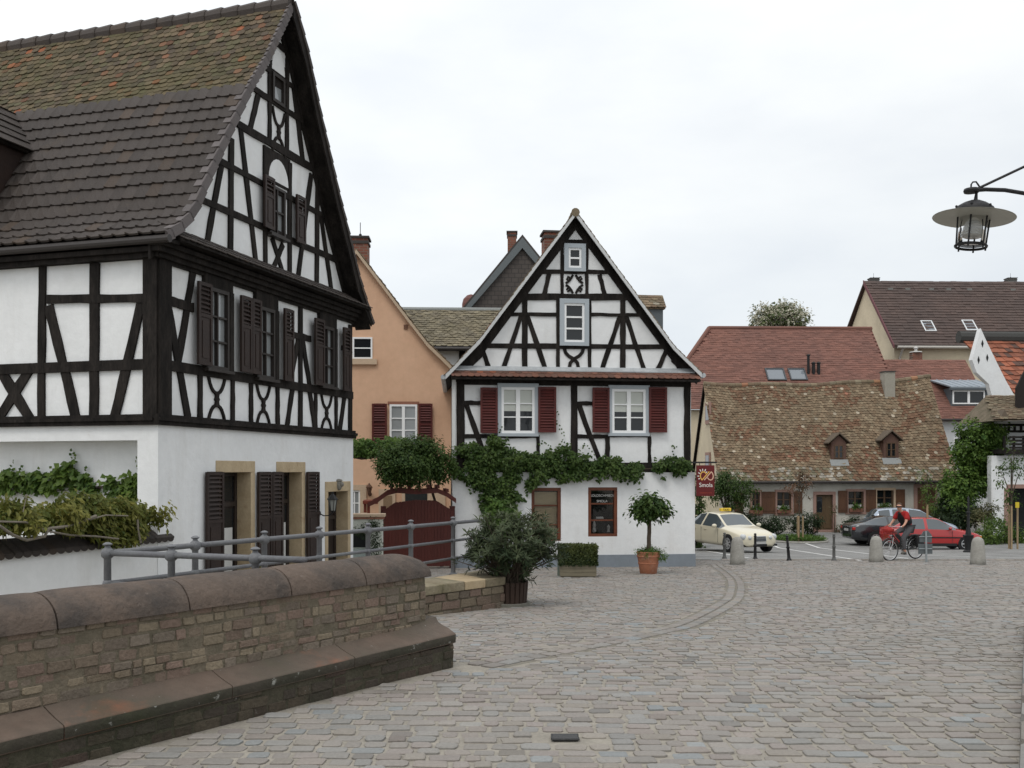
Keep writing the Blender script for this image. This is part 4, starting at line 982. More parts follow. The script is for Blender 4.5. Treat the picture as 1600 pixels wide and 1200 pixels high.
def chimney(parent, c, wx, wy, z0, z1, cap=True, ma=None, rod=0.0, ux=V((1, 0, 0)), name='chimney'):
    uy = V((-ux.y, ux.x, 0)); c = V((c[0], c[1], 0)); mb = MB(); mb.box(c+V((0, 0, (z0+z1)/2)), ux*wx/2, uy*wy/2, V((0, 0, (z1-z0)/2)))
    o = mb.build(name, ma or CHIM, parent)
    if cap:
        k = MB(); k.box(c+V((0, 0, z1+.03)), ux*(wx/2+.05), uy*(wy/2+.05), V((0, 0, .03))); k.box(c+V((0, 0, z1-.13)), ux*(wx/2+.03), uy*(wy/2+.03), V((0, 0, .04))); k.build('chimney_cap', mat('dark_cap', (.05, .045, .042), .8, var=.2), o)
    if rod: r_ = MB(); r_.tube([c+V((0, 0, z1)), c+V((0, 0, z1+rod))], .012, 5); r_.ball(c+V((0, 0, z1+rod*.28)), .05, 6, 5); r_.build('lightning_rod', IRON, o)
    return o
c = M.px(867, 390, -3.4); chimney(MH, (c.x, c.y), M.uz(872+14, 380, -3.4)[0]-M.uz(849, 380, -3.4)[0], .6, c.z-2, M.uz(860, 367, -3.4)[1], True, ux=M.u)
# ---- hanging shop sign
sg = thing('shop_sign', 'dark red hanging shop sign with a sun emblem on a black bracket', 'sign', M.px(1102, 722, .12))
SP = M.off(.16)
sb = MB(); a = SP.uz(1078, 722.5); b_ = SP.uz(1120, 721.5); sb.prism([SP.P(a[0], a[1]-.022, -.02), SP.P(b_[0], a[1]-.022, -.02), SP.P(b_[0], a[1]+.022, -.02), SP.P(a[0], a[1]+.022, -.02)], SP.n*.04)
for px_ in (1093, 1111): q = SP.uz(px_, 722); sb.tube([SP.P(q[0], a[1]), SP.P(q[0], SP.uz(1100, 728)[1])], .01, 5)
sb.build('bracket', IRON, sg)
u0, u1, z0, z1 = SP.rect(1088, 727, 1116, 775); bd = MB(); bd.wbox(SP, u0, u1, z0, z1, -.02, .02); board = bd.build('sign_board', mat('sign_red', (.115, .012, .012), .5, var=.06, vscale=3), sg)
def sgn(name, fn, ma): mb_ = MB(); fn(mb_); return mb_.build(name, ma, board)
ww, hh = u1-u0, z1-z0
def spt(x, y): return (u0+ww*x, z0+hh*y)                          # 0..1 on the board
def sline(mb_, pts, w, o=.0225):
    pts = [V(spt(*p)) for p in pts]
    for a_, b2 in zip(pts, pts[1:]):
        t = (b2-a_).normalized(); nn = V((-t.y, t.x))*w/2; mb_.prism([SP.P(*(a_+nn-t*w*.3), .0205), SP.P(*(b2+nn+t*w*.3), .0205), SP.P(*(b2-nn+t*w*.3), .0205), SP.P(*(a_-nn-t*w*.3), .0205)], SP.n*(o-.0205+R.uniform(0, .0008)))
YEL = mat('emblem_yellow', (.72, .42, .10), .5); PINK = mat('emblem_pink', (.66, .42, .30), .5); WHT = mat('sign_white', (.75, .73, .68), .5); DRED = mat('sign_light_red', (.34, .05, .03), .5)
def px2(x, y): return ((x-212)/(655-212), 1-(y-265)/(1035-265))
sgn('emblem', lambda m: (sline(m, [px2(345, 632), px2(318, 590), px2(303, 530), px2(318, 470), px2(350, 435), px2(395, 428), px2(430, 450), px2(440, 470)], .026), sline(m, [px2(345, 632), px2(520, 428)], .026)), YEL)
sgn('emblem', lambda m: (sline(m, [px2(405, 632), px2(575, 428), px2(605, 465), px2(625, 525), px2(620, 580), px2(590, 625), px2(555, 635), px2(515, 618), px2(485, 580)], .026)), PINK)
for a_, b2 in (((240, 535), (270, 535)), ((262, 452), (292, 472)), ((295, 375), (318, 415)), ((360, 360), (364, 402)), ((435, 365), (418, 412)), ((468, 430), (455, 445)), ((265, 605), (288, 597))): sgn('emblem_ray', lambda m: sline(m, [px2(*a_), px2(*b2)], .024), WHT)
def sign_text(txt, cx, base, size, ma, sx=1.0):
    cu = bpy.data.curves.new('lettering', 'FONT'); cu.body = txt; cu.size = size; cu.align_x = 'CENTER'; cu.extrude = .0012
    to = bpy.data.objects.new('tmp', cu); COL.objects.link(to); bpy.context.view_layer.update()
    me = bpy.data.meshes.new_from_object(to.evaluated_get(bpy.context.evaluated_depsgraph_get())); bpy.data.objects.remove(to)
    p = spt(cx, base); q = SP.P(p[0], p[1], .0215); me.transform(Matrix.Translation(q-wloc(sg)) @ Matrix(((SP.u.x*sx, 0, SP.n.x, 0), (SP.u.y*sx, 0, SP.n.y, 0), (0, 1, 0, 0), (0, 0, 0, 1))))
    lo = bpy.data.objects.new('lettering', me); COL.objects.link(lo); me.materials.clear(); me.materials.append(ma); lo.parent = board
sign_text('Smola', .52, px2(0, 808)[1], .165, WHT, .95); sign_text('Goldschmiede', .52, px2(0, 970)[1], .058, DRED)
# ================================================================ apricot house behind the gate
AH = thing('plastered_house', 'apricot plastered gable house behind the dark red gate', 'house', (-4.5, 30, .85))
AO = at(558, 600, 30.0); A = Plane((AO.x, 30.0), (1, .04))
aw = MB(); ap = A.uz(558, 392); ae = A.uz(704, 574); wallr = A.uz(712, 600)[0]
vp = [(558, 392), (600, 447), (640, 500), (668, 536), (706, 573)]
pv = [A.uz(*p) for p in vp]; a0 = pv[0][0]
half = [(p[0]-a0, p[1]) for p in pv]
aw.prism([A.P(a0-half[-1][0], gz(30)-.2), A.P(a0+half[-1][0]-.05, gz(30)-.2)]+[A.P(a0+s, z-.06) for s, z in half[::-1]]+[A.P(a0-s, z-.06) for s, z in half[1:]], A.n*-.4)
hw = half[-1][0]
for sg in (-1, 1): aw.prism([A.P(a0+sg*(hw-.05), .6, -.4), A.P(a0+sg*(hw-.4), .6, -.4), A.P(a0+sg*(hw-.4), half[-1][1]-.1, -.4), A.P(a0+sg*(hw-.05), half[-1][1]-.1, -.4)], A.n*-8)
aw.build('wall', ORANGE, AH)
for sg in (1, -1):
    sp_ = [(sg*s, z) for s, z in half]; og = A.P(a0, 0, .16)
    ro = sweep('roof', sp_, og, A.u, -A.n, 0, 9, .06, mat('pale_soffit', (.42, .33, .24), .9, var=.1), AH)
    Sx, cx_ = profile_surface(sp_, og, -A.n, A.u); tmb = MB(); roof_tiles(tmb, Sx, -.02, 9, .02, cx_[-1]+.05, .19, .17, .018, 1.35, oldcol, 'flat', True, .03, .008); tmb.build('roof_tiles', OLDT, ro)
    vb = MB()
    for a_, b_ in zip(sp_, sp_[1:]):
        p = og+A.u*a_[0]+V((0, 0, a_[1])); q = og+A.u*b_[0]+V((0, 0, b_[1])); vb.prism([p, q, q-V((0, 0, .13)), p-V((0, 0, .13))], A.n*.03)
    vb.build('verge_board', mat('sand_verge', (.46, .36, .26), .9, var=.1), AH)
c = A.px(563, 390, -1.0); chimney(AH, (c.x, c.y), .52, .6, c.z-1.6, A.uz(560, 375, -1)[1], True, rod=.55, ux=A.u)
CRM = mat('cream_stone', (.50, .38, .27), .9, var=.1, vscale=3)
u0, u1, z0, z1 = A.rect(551, 527, 582, 561); window(AH, A, u0, u1, z0, z1, 1, 2, WHITEP, None, fw=.05, mw=.035, depth=.04)
sl = MB(); sl.wbox(A, u0-.1, u1+.14, z0-.17, z0, 0, .09); sl.build('window_sill', CRM, AH)
u0, u1, z0, z1 = A.rect(609, 632, 652, 694); window(AH, A, u0, u1, z0, z1, 2, 3, WHITEP, None, fw=.06, mw=.035, depth=.05, splitw=.09, gl=GLASSC)
fr = MB(); fr.wbox(A, u0-.06, u1+.06, z1, z1+.09, 0, .03); fr.build('window_head', mat('red_sandstone', (.26, .12, .08), .9, var=.15), AH)
for (x0, x1) in ((581.5, 605), (654, 676)): v0, v1, z0, z1 = A.rect(x0, 631, x1, 696); louvre_shutter(AH, A, v0, v1, z0, z1, REDSH, .06, True, 1.0)
vn = MB(); q = A.uz(634, 511); vn.wbox(A, q[0]-.06, q[0]+.06, q[1]-.07, q[1]+.07, 0, .03); vn.build('vent_cover', mat('rust_vent', (.16, .08, .05), .7, var=.3), AH)
ow = MB(); q0 = A.uz(551, 438); 
# ground floor window and door
u0, u1, z0, z1 = A.rect(545, 766, 563, 806); window(AH, A, u0, u1, z0, z1, 2, 2, WHITEP, None, fw=.05, mw=.035, depth=.04, gl=GLASSC)
fr = MB(); fr.wbox(A, u1, u1+.19, z0-.1, z1+.17, 0, .07); fr.wbox(A, u0-.2, u1, z1, z1+.17, 0, .07); fr.wbox(A, u0-.2, u1, z0-.15, z0, 0, .08); fr.build('window_surround', CRM, AH)
dr = A.rect(592, 764, 618, 850); fr = MB(); fr.wbox(A, dr[0], dr[1], .7, dr[3], 0, .07); o = fr.build('door_surround', CRM, AH); dd = MB(); dd.wbox(A, dr[0]+.14, dr[1]-.1, .7, dr[3]-.2, .07, .085); dd.build('door', mat('pale_brown_door', (.22, .15, .09), .6, var=.15), o)
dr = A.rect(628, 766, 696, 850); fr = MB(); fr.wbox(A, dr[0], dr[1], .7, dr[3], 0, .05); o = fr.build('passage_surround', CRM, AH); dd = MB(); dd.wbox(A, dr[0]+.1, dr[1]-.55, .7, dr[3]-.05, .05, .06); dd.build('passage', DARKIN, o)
wlm = thing('wall_lantern', 'small rusty wall lantern on the apricot house', 'lantern', A.px(578, 765, .1))
lm = MB(); p = A.px(578, 772, .02); q = p+A.n*.2; lm.tube([p, p+A.n*.12-V((0, 0, .05)), q+V((0, 0, .02))], .014, 5); lm.lathe(q, [(.03, 0), (.05, .03), (.09, .2), (.11, .21), (.03, .3), (.01, .34)], 8); lm.build('lantern_body', mat('rust_iron', (.10, .05, .03), .7, var=.3), wlm); 
lm = MB(); lm.ball(p, .06, 8, 6, (1, .4, 1)); lm.build('wall_plate', MATS['rust_iron'], wlm)
# small white pillar wall at the yard
yw = thing('yard_wall', 'short cream wall with a flat cap left of the dark red gate', 'wall', at(575, 880, 23.5))
Y = Plane((at(575, 0, 23.5).x, 23.5), (1, .05)); u0, u1, z0, z1 = Y.rect(535, 808, 597, 930); mb = MB(); mb.wbox(Y, u0, u1, .7, z1, -.35, 0); mb.build('wall', mat('pale_green_plaster', (.58, .60, .53), .9, var=.06, bump=.2), yw)
mb = MB(); mb.wbox(Y, u0-.06, u1+.06, z1, z1+.075, -.40, .05); bevel(mb.build('wall_cap', CRM, yw), .01)
mb = MB(); mb.wbox(Y, u0-.03, u1+.03, z1-.05, z1-.001, -.38, .03); mb.build('cap_course', mat('red_sandstone', (.26, .12, .08)), yw)
# dark window with planter on that wall
gx = thing('wall_planter', 'pale grey window box hanging on the short cream wall', 'planter', at(566, 862, 23.4)); u0, u1, z0, z1 = Y.rect(552, 854, 574, 880); mb = MB(); mb.wbox(Y, u0, u1, z0, z1-.05, .001, .18); mb.build('box', mat('grey_green_paint', (.36, .42, .40), .7, var=.1), gx); mb = MB(); u0, u1, z0, z1 = Y.rect(552, 828, 573, 855); mb.wbox(Y, u0, u1, z0, z1, .001, .02); mb.build('dark_panel', DARKIN, gx)
# ================================================================ gate with its bowed canopy
GT = thing('yard_gate', 'dark red board gate under a bowed timber canopy', 'gate', at(655, 890, 25.6))
T = Plane((at(655, 0, 25.6).x, 25.6), (1, .12)); GATE = mat('gate_red', (.088, .020, .014), .6, var=.16, vscale=2, base2=(.070, .017, .013), bump=.4, bscale=24, stretch=(1, 1, .15))
top = [(596, 800), (617, 785), (650, 781), (682, 782), (709, 799)]
gb = MB(); ul_, ur_ = T.uz(597, 0)[0], T.uz(709, 0)[0]; k = 22; zb = gz(25.6)+.06
tops = [T.uz(*p) for p in top]
def gtop(u):
    for a, b_ in zip(tops, tops[1:]):
        if u <= b_[0]: return a[1]+(b_[1]-a[1])*(u-a[0])/(b_[0]-a[0])
    return tops[-1][1]
for i in range(k):
    a, b_ = ul_+(ur_-ul_)*i/k, ul_+(ur_-ul_)*(i+1)/k-.006; o = R.uniform(-.004, .004); gb.prism([T.P(a, zb), T.P(b_, zb), T.P(b_, gtop(b_)), T.P(a, gtop(a))], T.n*(.03+o))
gb.prism([T.P(ul_, zb), T.P(ur_, zb)]+[T.P(u, z-.02) for u, z in tops[::-1]], T.n*-.02)
gb.build('board_leaf', GATE, GT)
for zz in (zb+.3, zb+1.35): gr = MB(); gr.wbox(T, ul_, ur_, zz, zz+.12, -.07, -.021); gr.build('ledger', GATE, GT)
for x in (599, 707): pm = MB(); u = T.uz(x, 0)[0]; pm.wbox(T, u-.07, u+.07, zb-.1, T.uz(x, 785)[1]-.1, -.22, -.06); pm.build('post', GATE, GT)
arc = [(575, 786), (590, 779), (605, 768), (620, 764), (650, 766), (683, 764), (700, 771), (712, 780)]
for o in (.12, -.9):
    am = MB(); ps = [T.uz(*p) for p in arc]
    am.prism([T.P(a, z+.02, o) for a, z in ps]+[T.P(a, z-.10, o) for a, z in ps[::-1]], T.n*.09); am.build('canopy_beam', GATE, GT)
for x, y in ((612, 766), (626, 764), (640, 764.5), (655, 765), (670, 764), (684, 764), (698, 770)):
    am = MB(); q = T.uz(x, y); am.prism([T.P(q[0]-.04, q[1]+.02, .24), T.P(q[0]+.04, q[1]+.02, .24), T.P(q[0]+.04, q[1]+.10, .24), T.P(q[0]-.04, q[1]+.10, .24)], T.n*-1.5); am.build('canopy_rafter', GATE, GT)
am = MB(); q = T.uz(577, 786); am.wbox(T, q[0]-.16, q[0]+.22, q[1]-.02, q[1]+.06, -.95, .2); am.wbox(T, q[0]-.05, q[0]+.02, q[1]-.32, q[1]-.021, .05, .12); am.wbox(T, q[0]-.14, q[0]-.07, q[1]-.24, q[1]-.021, .05, .12); am.build('canopy_bracket', mat('bright_gate_red', (.17, .035, .02), .6, var=.15), GT)
# ================================================================ buildings further back, centre left
BH = thing('old_house', 'low building with a mossy tiled roof between the apricot house and the goldsmith\'s gable', 'house', at(720, 700, 38))
B = Plane((at(700, 0, 38).x, 38), (1, .05)); q0 = B.uz(600, 543); q1 = B.uz(860, 543); zr = B.uz(700, 485, -3.4)[1]; ze_ = q0[1]
mb = MB(); mb.wbox(B, q0[0], q1[0], .6, ze_+.05, -7, 0); mb.build('wall', PLASTER, BH)
SB = lambda u, a: (B.P(u, zr-(zr-ze_)*a/4.4, -3.4+3.75*a/4.4), (M.n*.62+V((0, 0, .78))).normalized(), None)
mb = MB(); mb.prism([B.P(q0[0], zr-.05, -3.4), B.P(q0[0], ze_-.05, .35), B.P(q0[0], ze_-.12, .35), B.P(q0[0], ze_-.1, -7), ], B.u*(q1[0]-q0[0])); ro = mb.build('roof', TIMBER, BH)
def greycol(u, a):
    p = R.choice([(.16, .135, .09), (.19, .165, .115), (.14, .12, .085), (.175, .15, .10)]); k = R.uniform(.7, 1.2)
    return tuple(v*k for v in p)
mb = MB(); roof_tiles(mb, SB, q0[0], q1[0], 0, 4.4, .21, .25, .02, 1.3, greycol, 'beaver', True, .03, .012); mb.build('roof_tiles', OLDT, ro)
mb = MB(); mb.tube([B.P(q0[0], zr+.02, -3.4), B.P(q1[0], zr+.02, -3.4)], .11, 8); mb.build('ridge', mat('lead_ridge', (.22, .23, .22), .8, var=.2), ro)
mb = MB(); mb.tube([B.P(q0[0], ze_-.08, .4), B.P(q1[0], ze_-.08, .4)], .08, 8); mb.build('gutter', mat('dark_gutter', (.035, .03, .028)), BH)
mb = MB(); u = B.uz(722, 0)[0]; mb.wbox(B, u-.12, u+.12, .6, ze_, 0, .03); mb.build('corner_timber', TIMBER, BH)
SH = thing('slate_gable_house', 'tall house with a dark slate-hung gable and grey verge rising behind the mossy roof', 'house', at(815, 700, 44))
D = Plane((at(815, 0, 44).x, 44), (1, .05)); aD = D.uz(816, 371); l0 = D.uz(722, 486); hwD = aD[0]-l0[0]; zl = l0[1]
m = bpy.data.materials.new('slate_hanging'); m.use_nodes = True; t = m.node_tree; n = t.nodes; l = t.links; b = n['Principled BSDF']; b.inputs['Roughness'].default_value = .75
c_ = n.new('ShaderNodeTexCoord'); mp = n.new('ShaderNodeMapping'); mp.inputs['Rotation'].default_value = (pi/2, 0, 0); l.new(c_.outputs['Object'], mp.inputs[0])
br = n.new('ShaderNodeTexBrick'); br.inputs['Scale'].default_value = 1; br.inputs['Brick Width'].default_value = .3; br.inputs['Row Height'].default_value = .2; br.inputs['Mortar Size'].default_value = .014
br.inputs['Color1'].default_value = (.052, .042, .036, 1); br.inputs['Color2'].default_value = (.070, .058, .050, 1); br.inputs['Mortar'].default_value = (.022, .019, .017, 1); l.new(mp.outputs[0], br.inputs['Vector']); l.new(br.outputs['Color'], b.inputs['Base Color'])
mb = MB(); mb.prism([D.P(aD[0], aD[1]), D.P(aD[0]-hwD, zl), D.P(aD[0]-hwD, .6), D.P(aD[0]+hwD, .6), D.P(aD[0]+hwD, zl)], D.n*-9); mb.build('wall', m, SH)
for sg in (-1, 1):
    mb = MB(); d = V((sg*hwD, zl-aD[1])).normalized(); nv = V((-d.y*sg, d.x*sg)); e0 = V(aD)+V((0, .1)); e1 = V((aD[0]+sg*(hwD+.35), zl-(aD[1]-zl)/hwD*.35+.1))
    mb.prism([D.P(*e0, .15), D.P(*e1, .15), D.P(*(e1-V((0, .14))), .15), D.P(*(e0-V((0, .14))), .15)], D.n*-9.3); ro = mb.build('roof', mat('dark_roof', (.05, .045, .042), .8, var=.2, bump=.3), SH)
    mb = MB(); mb.prism([D.P(*(e0-V((0, .13))), .0), D.P(*(e1-V((0, .13))), .0), D.P(*(e1-V((-sg*.05, .46))), .0), D.P(*(e0-V((0, .60))), .0)], D.n*.16); mb.build('verge_board', mat('grey_verge_slate', (.115, .13, .135), .7, var=.15, vscale=4, bump=.3), ro)
cR = D.px(800, 380, -.9); chimney(SH, (cR.x, cR.y), .40, .5, cR.z-1.5, D.uz(800, 365, -.9)[1], True)
CD = thing('roof_dome', 'small dark red domed roof vent peeping out left of the slate gable', 'roof vent', D.px(733, 470, -2)); mb = MB(); q = D.px(736, 490, -2); mb.lathe(q, [(.42, 0), (.42, .45), (.36, .68), (.2, .84), (.02, .9)], 12); mb.build('dome', mat('oxide_red', (.13, .05, .04), .6, var=.2), CD)
# ================================================================ the long cottage across the square
CT = thing('cottage', 'long low cottage with a sagging old tiled roof and brown shutters across the square', 'cottage', at(1300, 832, 55.5))
GZ = gz(60); CY = 55.5
c0 = at(1125, 0, CY); c1 = at(1492, 0, CY+.3); CP = Plane((c0.x, c0.y), (c1.x-c0.x, c1.y-c0.y)); CL = (V((c1.x, c1.y, 0))-V((c0.x, c0.y, 0))).length
zeC = CP.uz(1300, 751)[1]; 
wb = MB()
doorC = CP.rect(1275, 773, 1301, 832); winC = [CP.rect(x0, y0, x1, y1) for x0, y0, x1, y1 in ((1175, 769, 1187, 802), (1214, 769, 1236, 802), (1325, 768, 1349, 800), (1370, 766, 1396, 799))]
wall_holes(wb, CP, .02, CL-.02, GZ-.2, zeC+.1, [(doorC[0], doorC[1], GZ-.2, doorC[3])]+winC, -.35, 0); 
DPT = 7.2; RIDGE = 3.6
zrL, zrM, zrR = CP.uz(1098, 599, -RIDGE)[1], CP.uz(1290, 598, -RIDGE)[1], CP.uz(1455, 589, -RIDGE)[1]
wb.build('wall', PLASTER_OLD, CT)
gw_ = MB()
for u, zr in ((.0, zrL), (CL, zrR)):
    gw_ = MB(); gw_.prism([CP.P(u, GZ-.2, -.351), CP.P(u, zeC-.1, -.1), CP.P(u, zr-.12, -RIDGE), CP.P(u, zeC-.1, -DPT), CP.P(u, GZ-.2, -DPT)], CP.u*(.35 if u == 0 else -.35)); gw_.build('gable_wall', CREAM, CT)
def zr_at(u): t = u/CL; return zrL*(1-t)+zrR*t - .42*4*t*(1-t)*.55 - .05*sin(t*17)
def SC_(u, a):                                                   # sagging front slope
    L_ = 6.9; t = a/L_; zr = zr_at(u); zz = zr+(zeC-.08-zr)*t - .10*sin(pi*min(max(t, 0), 1))*(.6+.4*sin(u*.7)) + .03*sin(u*1.9+a)
    return CP.P(u, zz, -RIDGE+(RIDGE+.38)*t), (CP.n*.80+V((0, 0, .58))).normalized(), None
def cotcol(u, a):
    nzv = noise.noise(V((u*.55, a*.7, 2)))
    p = R.choice([(.180, .132, .085), (.198, .148, .096), (.160, .112, .07), (.188, .14, .09), (.170, .122, .078), (.212, .165, .108)])
    if nzv > .12 and R.random() < .6: p = (.15, .085, .052)
    k = R.uniform(.72, 1.2)
    if R.random() < .022: p = (.36, .31, .235)
    if R.random() < .005: p = (.26, .12, .08)
    if a > 6.0 and nzv < .15 and R.random() < .5: p = (.30, .275, .23) if R.random() < .5 else (.15, .135, .09)
    return tuple(v*k for v in p)
ct = MB(); roof_tiles(ct, SC_, -.18, CL+.12, .05, 6.95, .195, .172, .022, 1.3, cotcol, 'beaver', True, .038, .014)
rb = MB(); k = 30
rb.add([SC_(-.15+(CL+.25)*i/k, a)[0]-V((0, 0, .03)) for i in range(k+1) for a in (0, 2.3, 4.6, 6.9)]+[CP.P(-.15+(CL+.25)*i/k, zeC-.1, -DPT-.3) for i in range(k+1)],
   [[4*i+j, 4*i+j+1, 4*i+j+5, 4*i+j+4] for i in range(k) for j in range(3)]+[[4*i, 4*i+4, 4*(k+1)+i+1, 4*(k+1)+i] for i in range(k)])
COTT = mat('cottage_tile', (1, 1, 1), .95, var=.2, vscale=4, attr=True, bump=.6, bscale=40, spots=[(.55, .50, .72, (.115, .085, .055), .5), (6, .62, .72, (.24, .20, .145), .3)])
ro = rb.build('roof', TIMBER, CT); ct.build('roof_tiles', COTT, ro)
rg = MB(); u = -.15
while u < CL+.1:
    rg.col(oldcol(0, 0) if R.random() > .1 else (.30, .16, .09)); p = CP.P(u, zr_at(u)-.05, -RIDGE); q = CP.P(u+.42, zr_at(u+.42)-.05, -RIDGE); rg.tube([p, q], [.17, .15], 9); u += .38
rg.build('ridge_tiles', OLDT, ro)
gt = MB(); gt.tube([CP.P(-.15, zeC-.10, .44), CP.P(CL+.1, zeC-.06, .44)], .075, 8); gt.build('gutter', mat('dark_gutter', (.035, .03, .028)), CT)
PINKS = mat('pink_sandstone', (.30, .19, .155), .9, var=.15, vscale=3, bump=.3); WOOD = mat('brown_board', (.105, .05, .026), .6, var=.25, vscale=2, base2=(.075, .035, .02), bump=.3, stretch=(1, 1, .2))
WOODF = mat('brown_window_wood', (.10, .06, .035), .6, var=.2)
for i, (u0, u1, z0, z1) in enumerate(winC):
    fr = MB()
    for (a, b_, c, d) in ((u0-.12, u1+.12, z1, z1+.14), (u0-.16, u1+.16, z0-.13, z0), (u0-.12, u0, z0, z1), (u1, u1+.12, z0, z1)): fr.wbox(CP, a, b_, c, d, -.2, .05)
    w = fr.build('window', PINKS if i != 3 else mat('cream_stone', (.5, .38, .27)), CT)
    fm = MB(); Pq = CP.off(-.16)
    for (a, b_, c, d) in ((u0, u0+.06, z0, z1), (u1-.06, u1, z0, z1), ((u0+u1)/2-.05, (u0+u1)/2+.05, z0, z1)): fm.wbox(Pq, a, b_, c, d, 0, .05)
    fm.wbox(Pq, u0, u1, z0+(z1-z0)*.62, z0+(z1-z0)*.62+.05, .001, .045); fm.build('casement', WOODF, w)
    pn = MB(); pn.wbox(Pq, u0, u1, z0, z1, -.02, -.001); pn.build('pane', GLASS, w)
    cu = MB(); cu.wbox(Pq, u0+.06, u1-.06, z0, z0+(z1-z0)*.36, .001, .006); cu.build('curtain', CURT, w)
for (x0, y0, x1, y1) in ((1147, 769, 1161, 803), (1189.5, 768, 1211, 802.5), (1240, 768, 1253, 802), (1309, 766.5, 1323.5, 801), (1352.5, 765, 1368, 800), (1399, 764.5, 1413, 799)):
    u0, u1, z0, z1 = CP.rect(x0, y0, x1, y1); sh = MB(); sh.wbox(CP, u0, u1, z0, z1, .055, .09)
    for zz in (z0+.15, z1-.3): sh.wbox(CP, u0+.04, u1-.04, zz, zz+.13, .09, .11)
    sh.build('shutter', WOOD, CT)
u0, u1, z0, z1 = doorC; fr = MB()
for (a, b_, c, d) in ((u0-.16, u1+.16, z1, z1+.18), (u0-.16, u0, GZ, z1), (u1, u1+.16, GZ, z1)): fr.wbox(CP, a, b_, c, d, -.2, .05)
fr.wbox(CP, u0-.3, u1+.3, GZ-.1, GZ+.12, 0, .35)
o = fr.build('door_surround', PINKS, CT); dd = MB(); dd.wbox(CP, u0, u1, GZ, z1, -.2, -.14); dd.wbox(CP, (u0+u1)/2-.02, (u0+u1)/2+.02, GZ, z1, -.14, -.12); dd.wbox(CP, (u0+u1)/2+.1, u1-.06, GZ+.2, z1-.1, -.14, -.125)
d_ = dd.build('door', mat('olive_brown_door', (.10, .065, .033), .6, var=.2, vscale=2), o); pn = MB(); pn.wbox(CP, u0+.10, (u0+u1)/2-.08, GZ+1.1, z1-.12, -.1395, -.13); pn.build('pane', GLASS, d_)
u0, u1, z0, z1 = CP.rect(1433, 762, 1461, 832); fr = MB(); fr.wbox(CP, u0-.2, u0, GZ, z1+.2, 0, .05); fr.wbox(CP, u0, u1+.1, z1, z1+.2, 0, .05); fr.wbox(CP, u1, u1+.1, GZ, z1, 0, .05); o = fr.build('door_surround', PINKS, CT)
dd = MB(); dd.wbox(CP, u0, u1, GZ, z1, .002, .03)
for i in range(1, 6): a = u0+(u1-u0)*i/6; dd.wbox(CP, a-.012, a+.012, GZ, z1, .03, .036)
dd.build('door', WOOD, o)
for wx in ((1299, 686, 1322, 718.5), (1380.5, 682, 1404, 716)):    # two small dormers
    best = None
    for i in range(600):
        o_ = -3.5+i*.006; uu, zz = CP.uz((wx[0]+wx[2])/2, wx[3], o_); sf = SC_(uu, 6.9*(o_+RIDGE)/(RIDGE+.38))[0].z
        if best is None or abs(sf-zz) < best[0]: best = (abs(sf-zz), o_)
    DP_ = CP.off(best[1]+.06); u0, u1, z0, z1 = DP_.rect(*wx); uc = (u0+u1)/2
    dz = MB(); dz.prism([DP_.P(u0, z0, 0), DP_.P(u1, z0, 0), DP_.P(u1, z1-.18, 0), DP_.P(uc, z1+.22, 0), DP_.P(u0, z1-.18, 0)], CP.n*-1.6); d = dz.build('dormer', mat('rusty_cladding', (.11, .062, .046), .8, var=.2, vscale=3), CT)
    rr = MB()
    for sg in (-1, 1): rr.prism([DP_.P(uc, z1+.30, .18), DP_.P(uc+sg*((u1-u0)/2+.22), z1-.26, .18), DP_.P(uc+sg*((u1-u0)/2+.22), z1-.19, .18), DP_.P(uc, z1+.38, .18)], CP.n*-2.0)
    rr.build('dormer_roof', mat('grey_brown_tile', (.12, .095, .07), .9, var=.25, vscale=6, bump=.5), d)
    ap_ = MB(); ap_.prism([DP_.P(u0-.1, z0-.02, .01), DP_.P(u1+.1, z0-.02, .01), DP_.P(u1+.1, z0-.36, .25), DP_.P(u0-.1, z0-.36, .25)], V((0, .0, .04))); ap_.build('lead_apron', mat('lead_grey', (.24, .25, .245), .7, var=.15), d)
    window(d, DP_, u0+.17, u1-.17, z0+.08, z1-.35, 2, 2, WOODF, None, fw=.05, mw=.03, depth=.04, splitw=.09)
def slope_off(px, py):
    best = None
    for i in range(700):
        o_ = -3.6+i*.006; uu, zz = CP.uz(px, py, o_); sf = SC_(uu, 6.9*(o_+RIDGE)/(RIDGE+.38))[0].z
        if best is None or abs(sf-zz) < best[0]: best = (abs(sf-zz), o_)
    return best[1]
oc = slope_off(1387, 622); cc = CP.px(1387, 618, oc-.35); o = chimney(CT, (cc.x, cc.y), .62, .7, cc.z-.5, CP.uz(1387, 582, oc-.35)[1], False, mat('rendered_chimney', (.30, .28, .235), .95, var=.15, vscale=2, bump=.4), ux=CP.u)
k_ = MB(); zt = CP.uz(1387, 582, oc-.35)[1]; k_.box(V((cc.x, cc.y, zt+.03)), CP.u*.35, CP.n*.4, V((0, 0, .03))); k_.build('chimney_cap', mat('dark_cap', (.05, .045, .042)), o)
LG = Plane(CP.P(0, 0, 0), CP.n)                                   # left gable of the cottage: windows with pink stone frames
for (x0, y0, x1, y1) in ((1096, 630, 1105, 663), (1096, 707, 1105, 742)):
    u = -RIDGE+.2; z1 = at(0, y0, CY+3.5).z; z0 = at(0, y1, CY+3.5).z; fm = MB()
    fm.box(CP.P(-.03, (z0+z1)/2, -2.9), CP.n*.62, CP.u*.05, V((0, 0, (z1-z0)/2))); w = fm.build('window', PINKS, CT); pn = MB(); pn.box(CP.P(-.085, (z0+z1)/2+.02, -2.9), CP.n*.42, CP.u*.008, V((0, 0, (z1-z0)/2-.2))); pn.build('pane', GLASS, w)
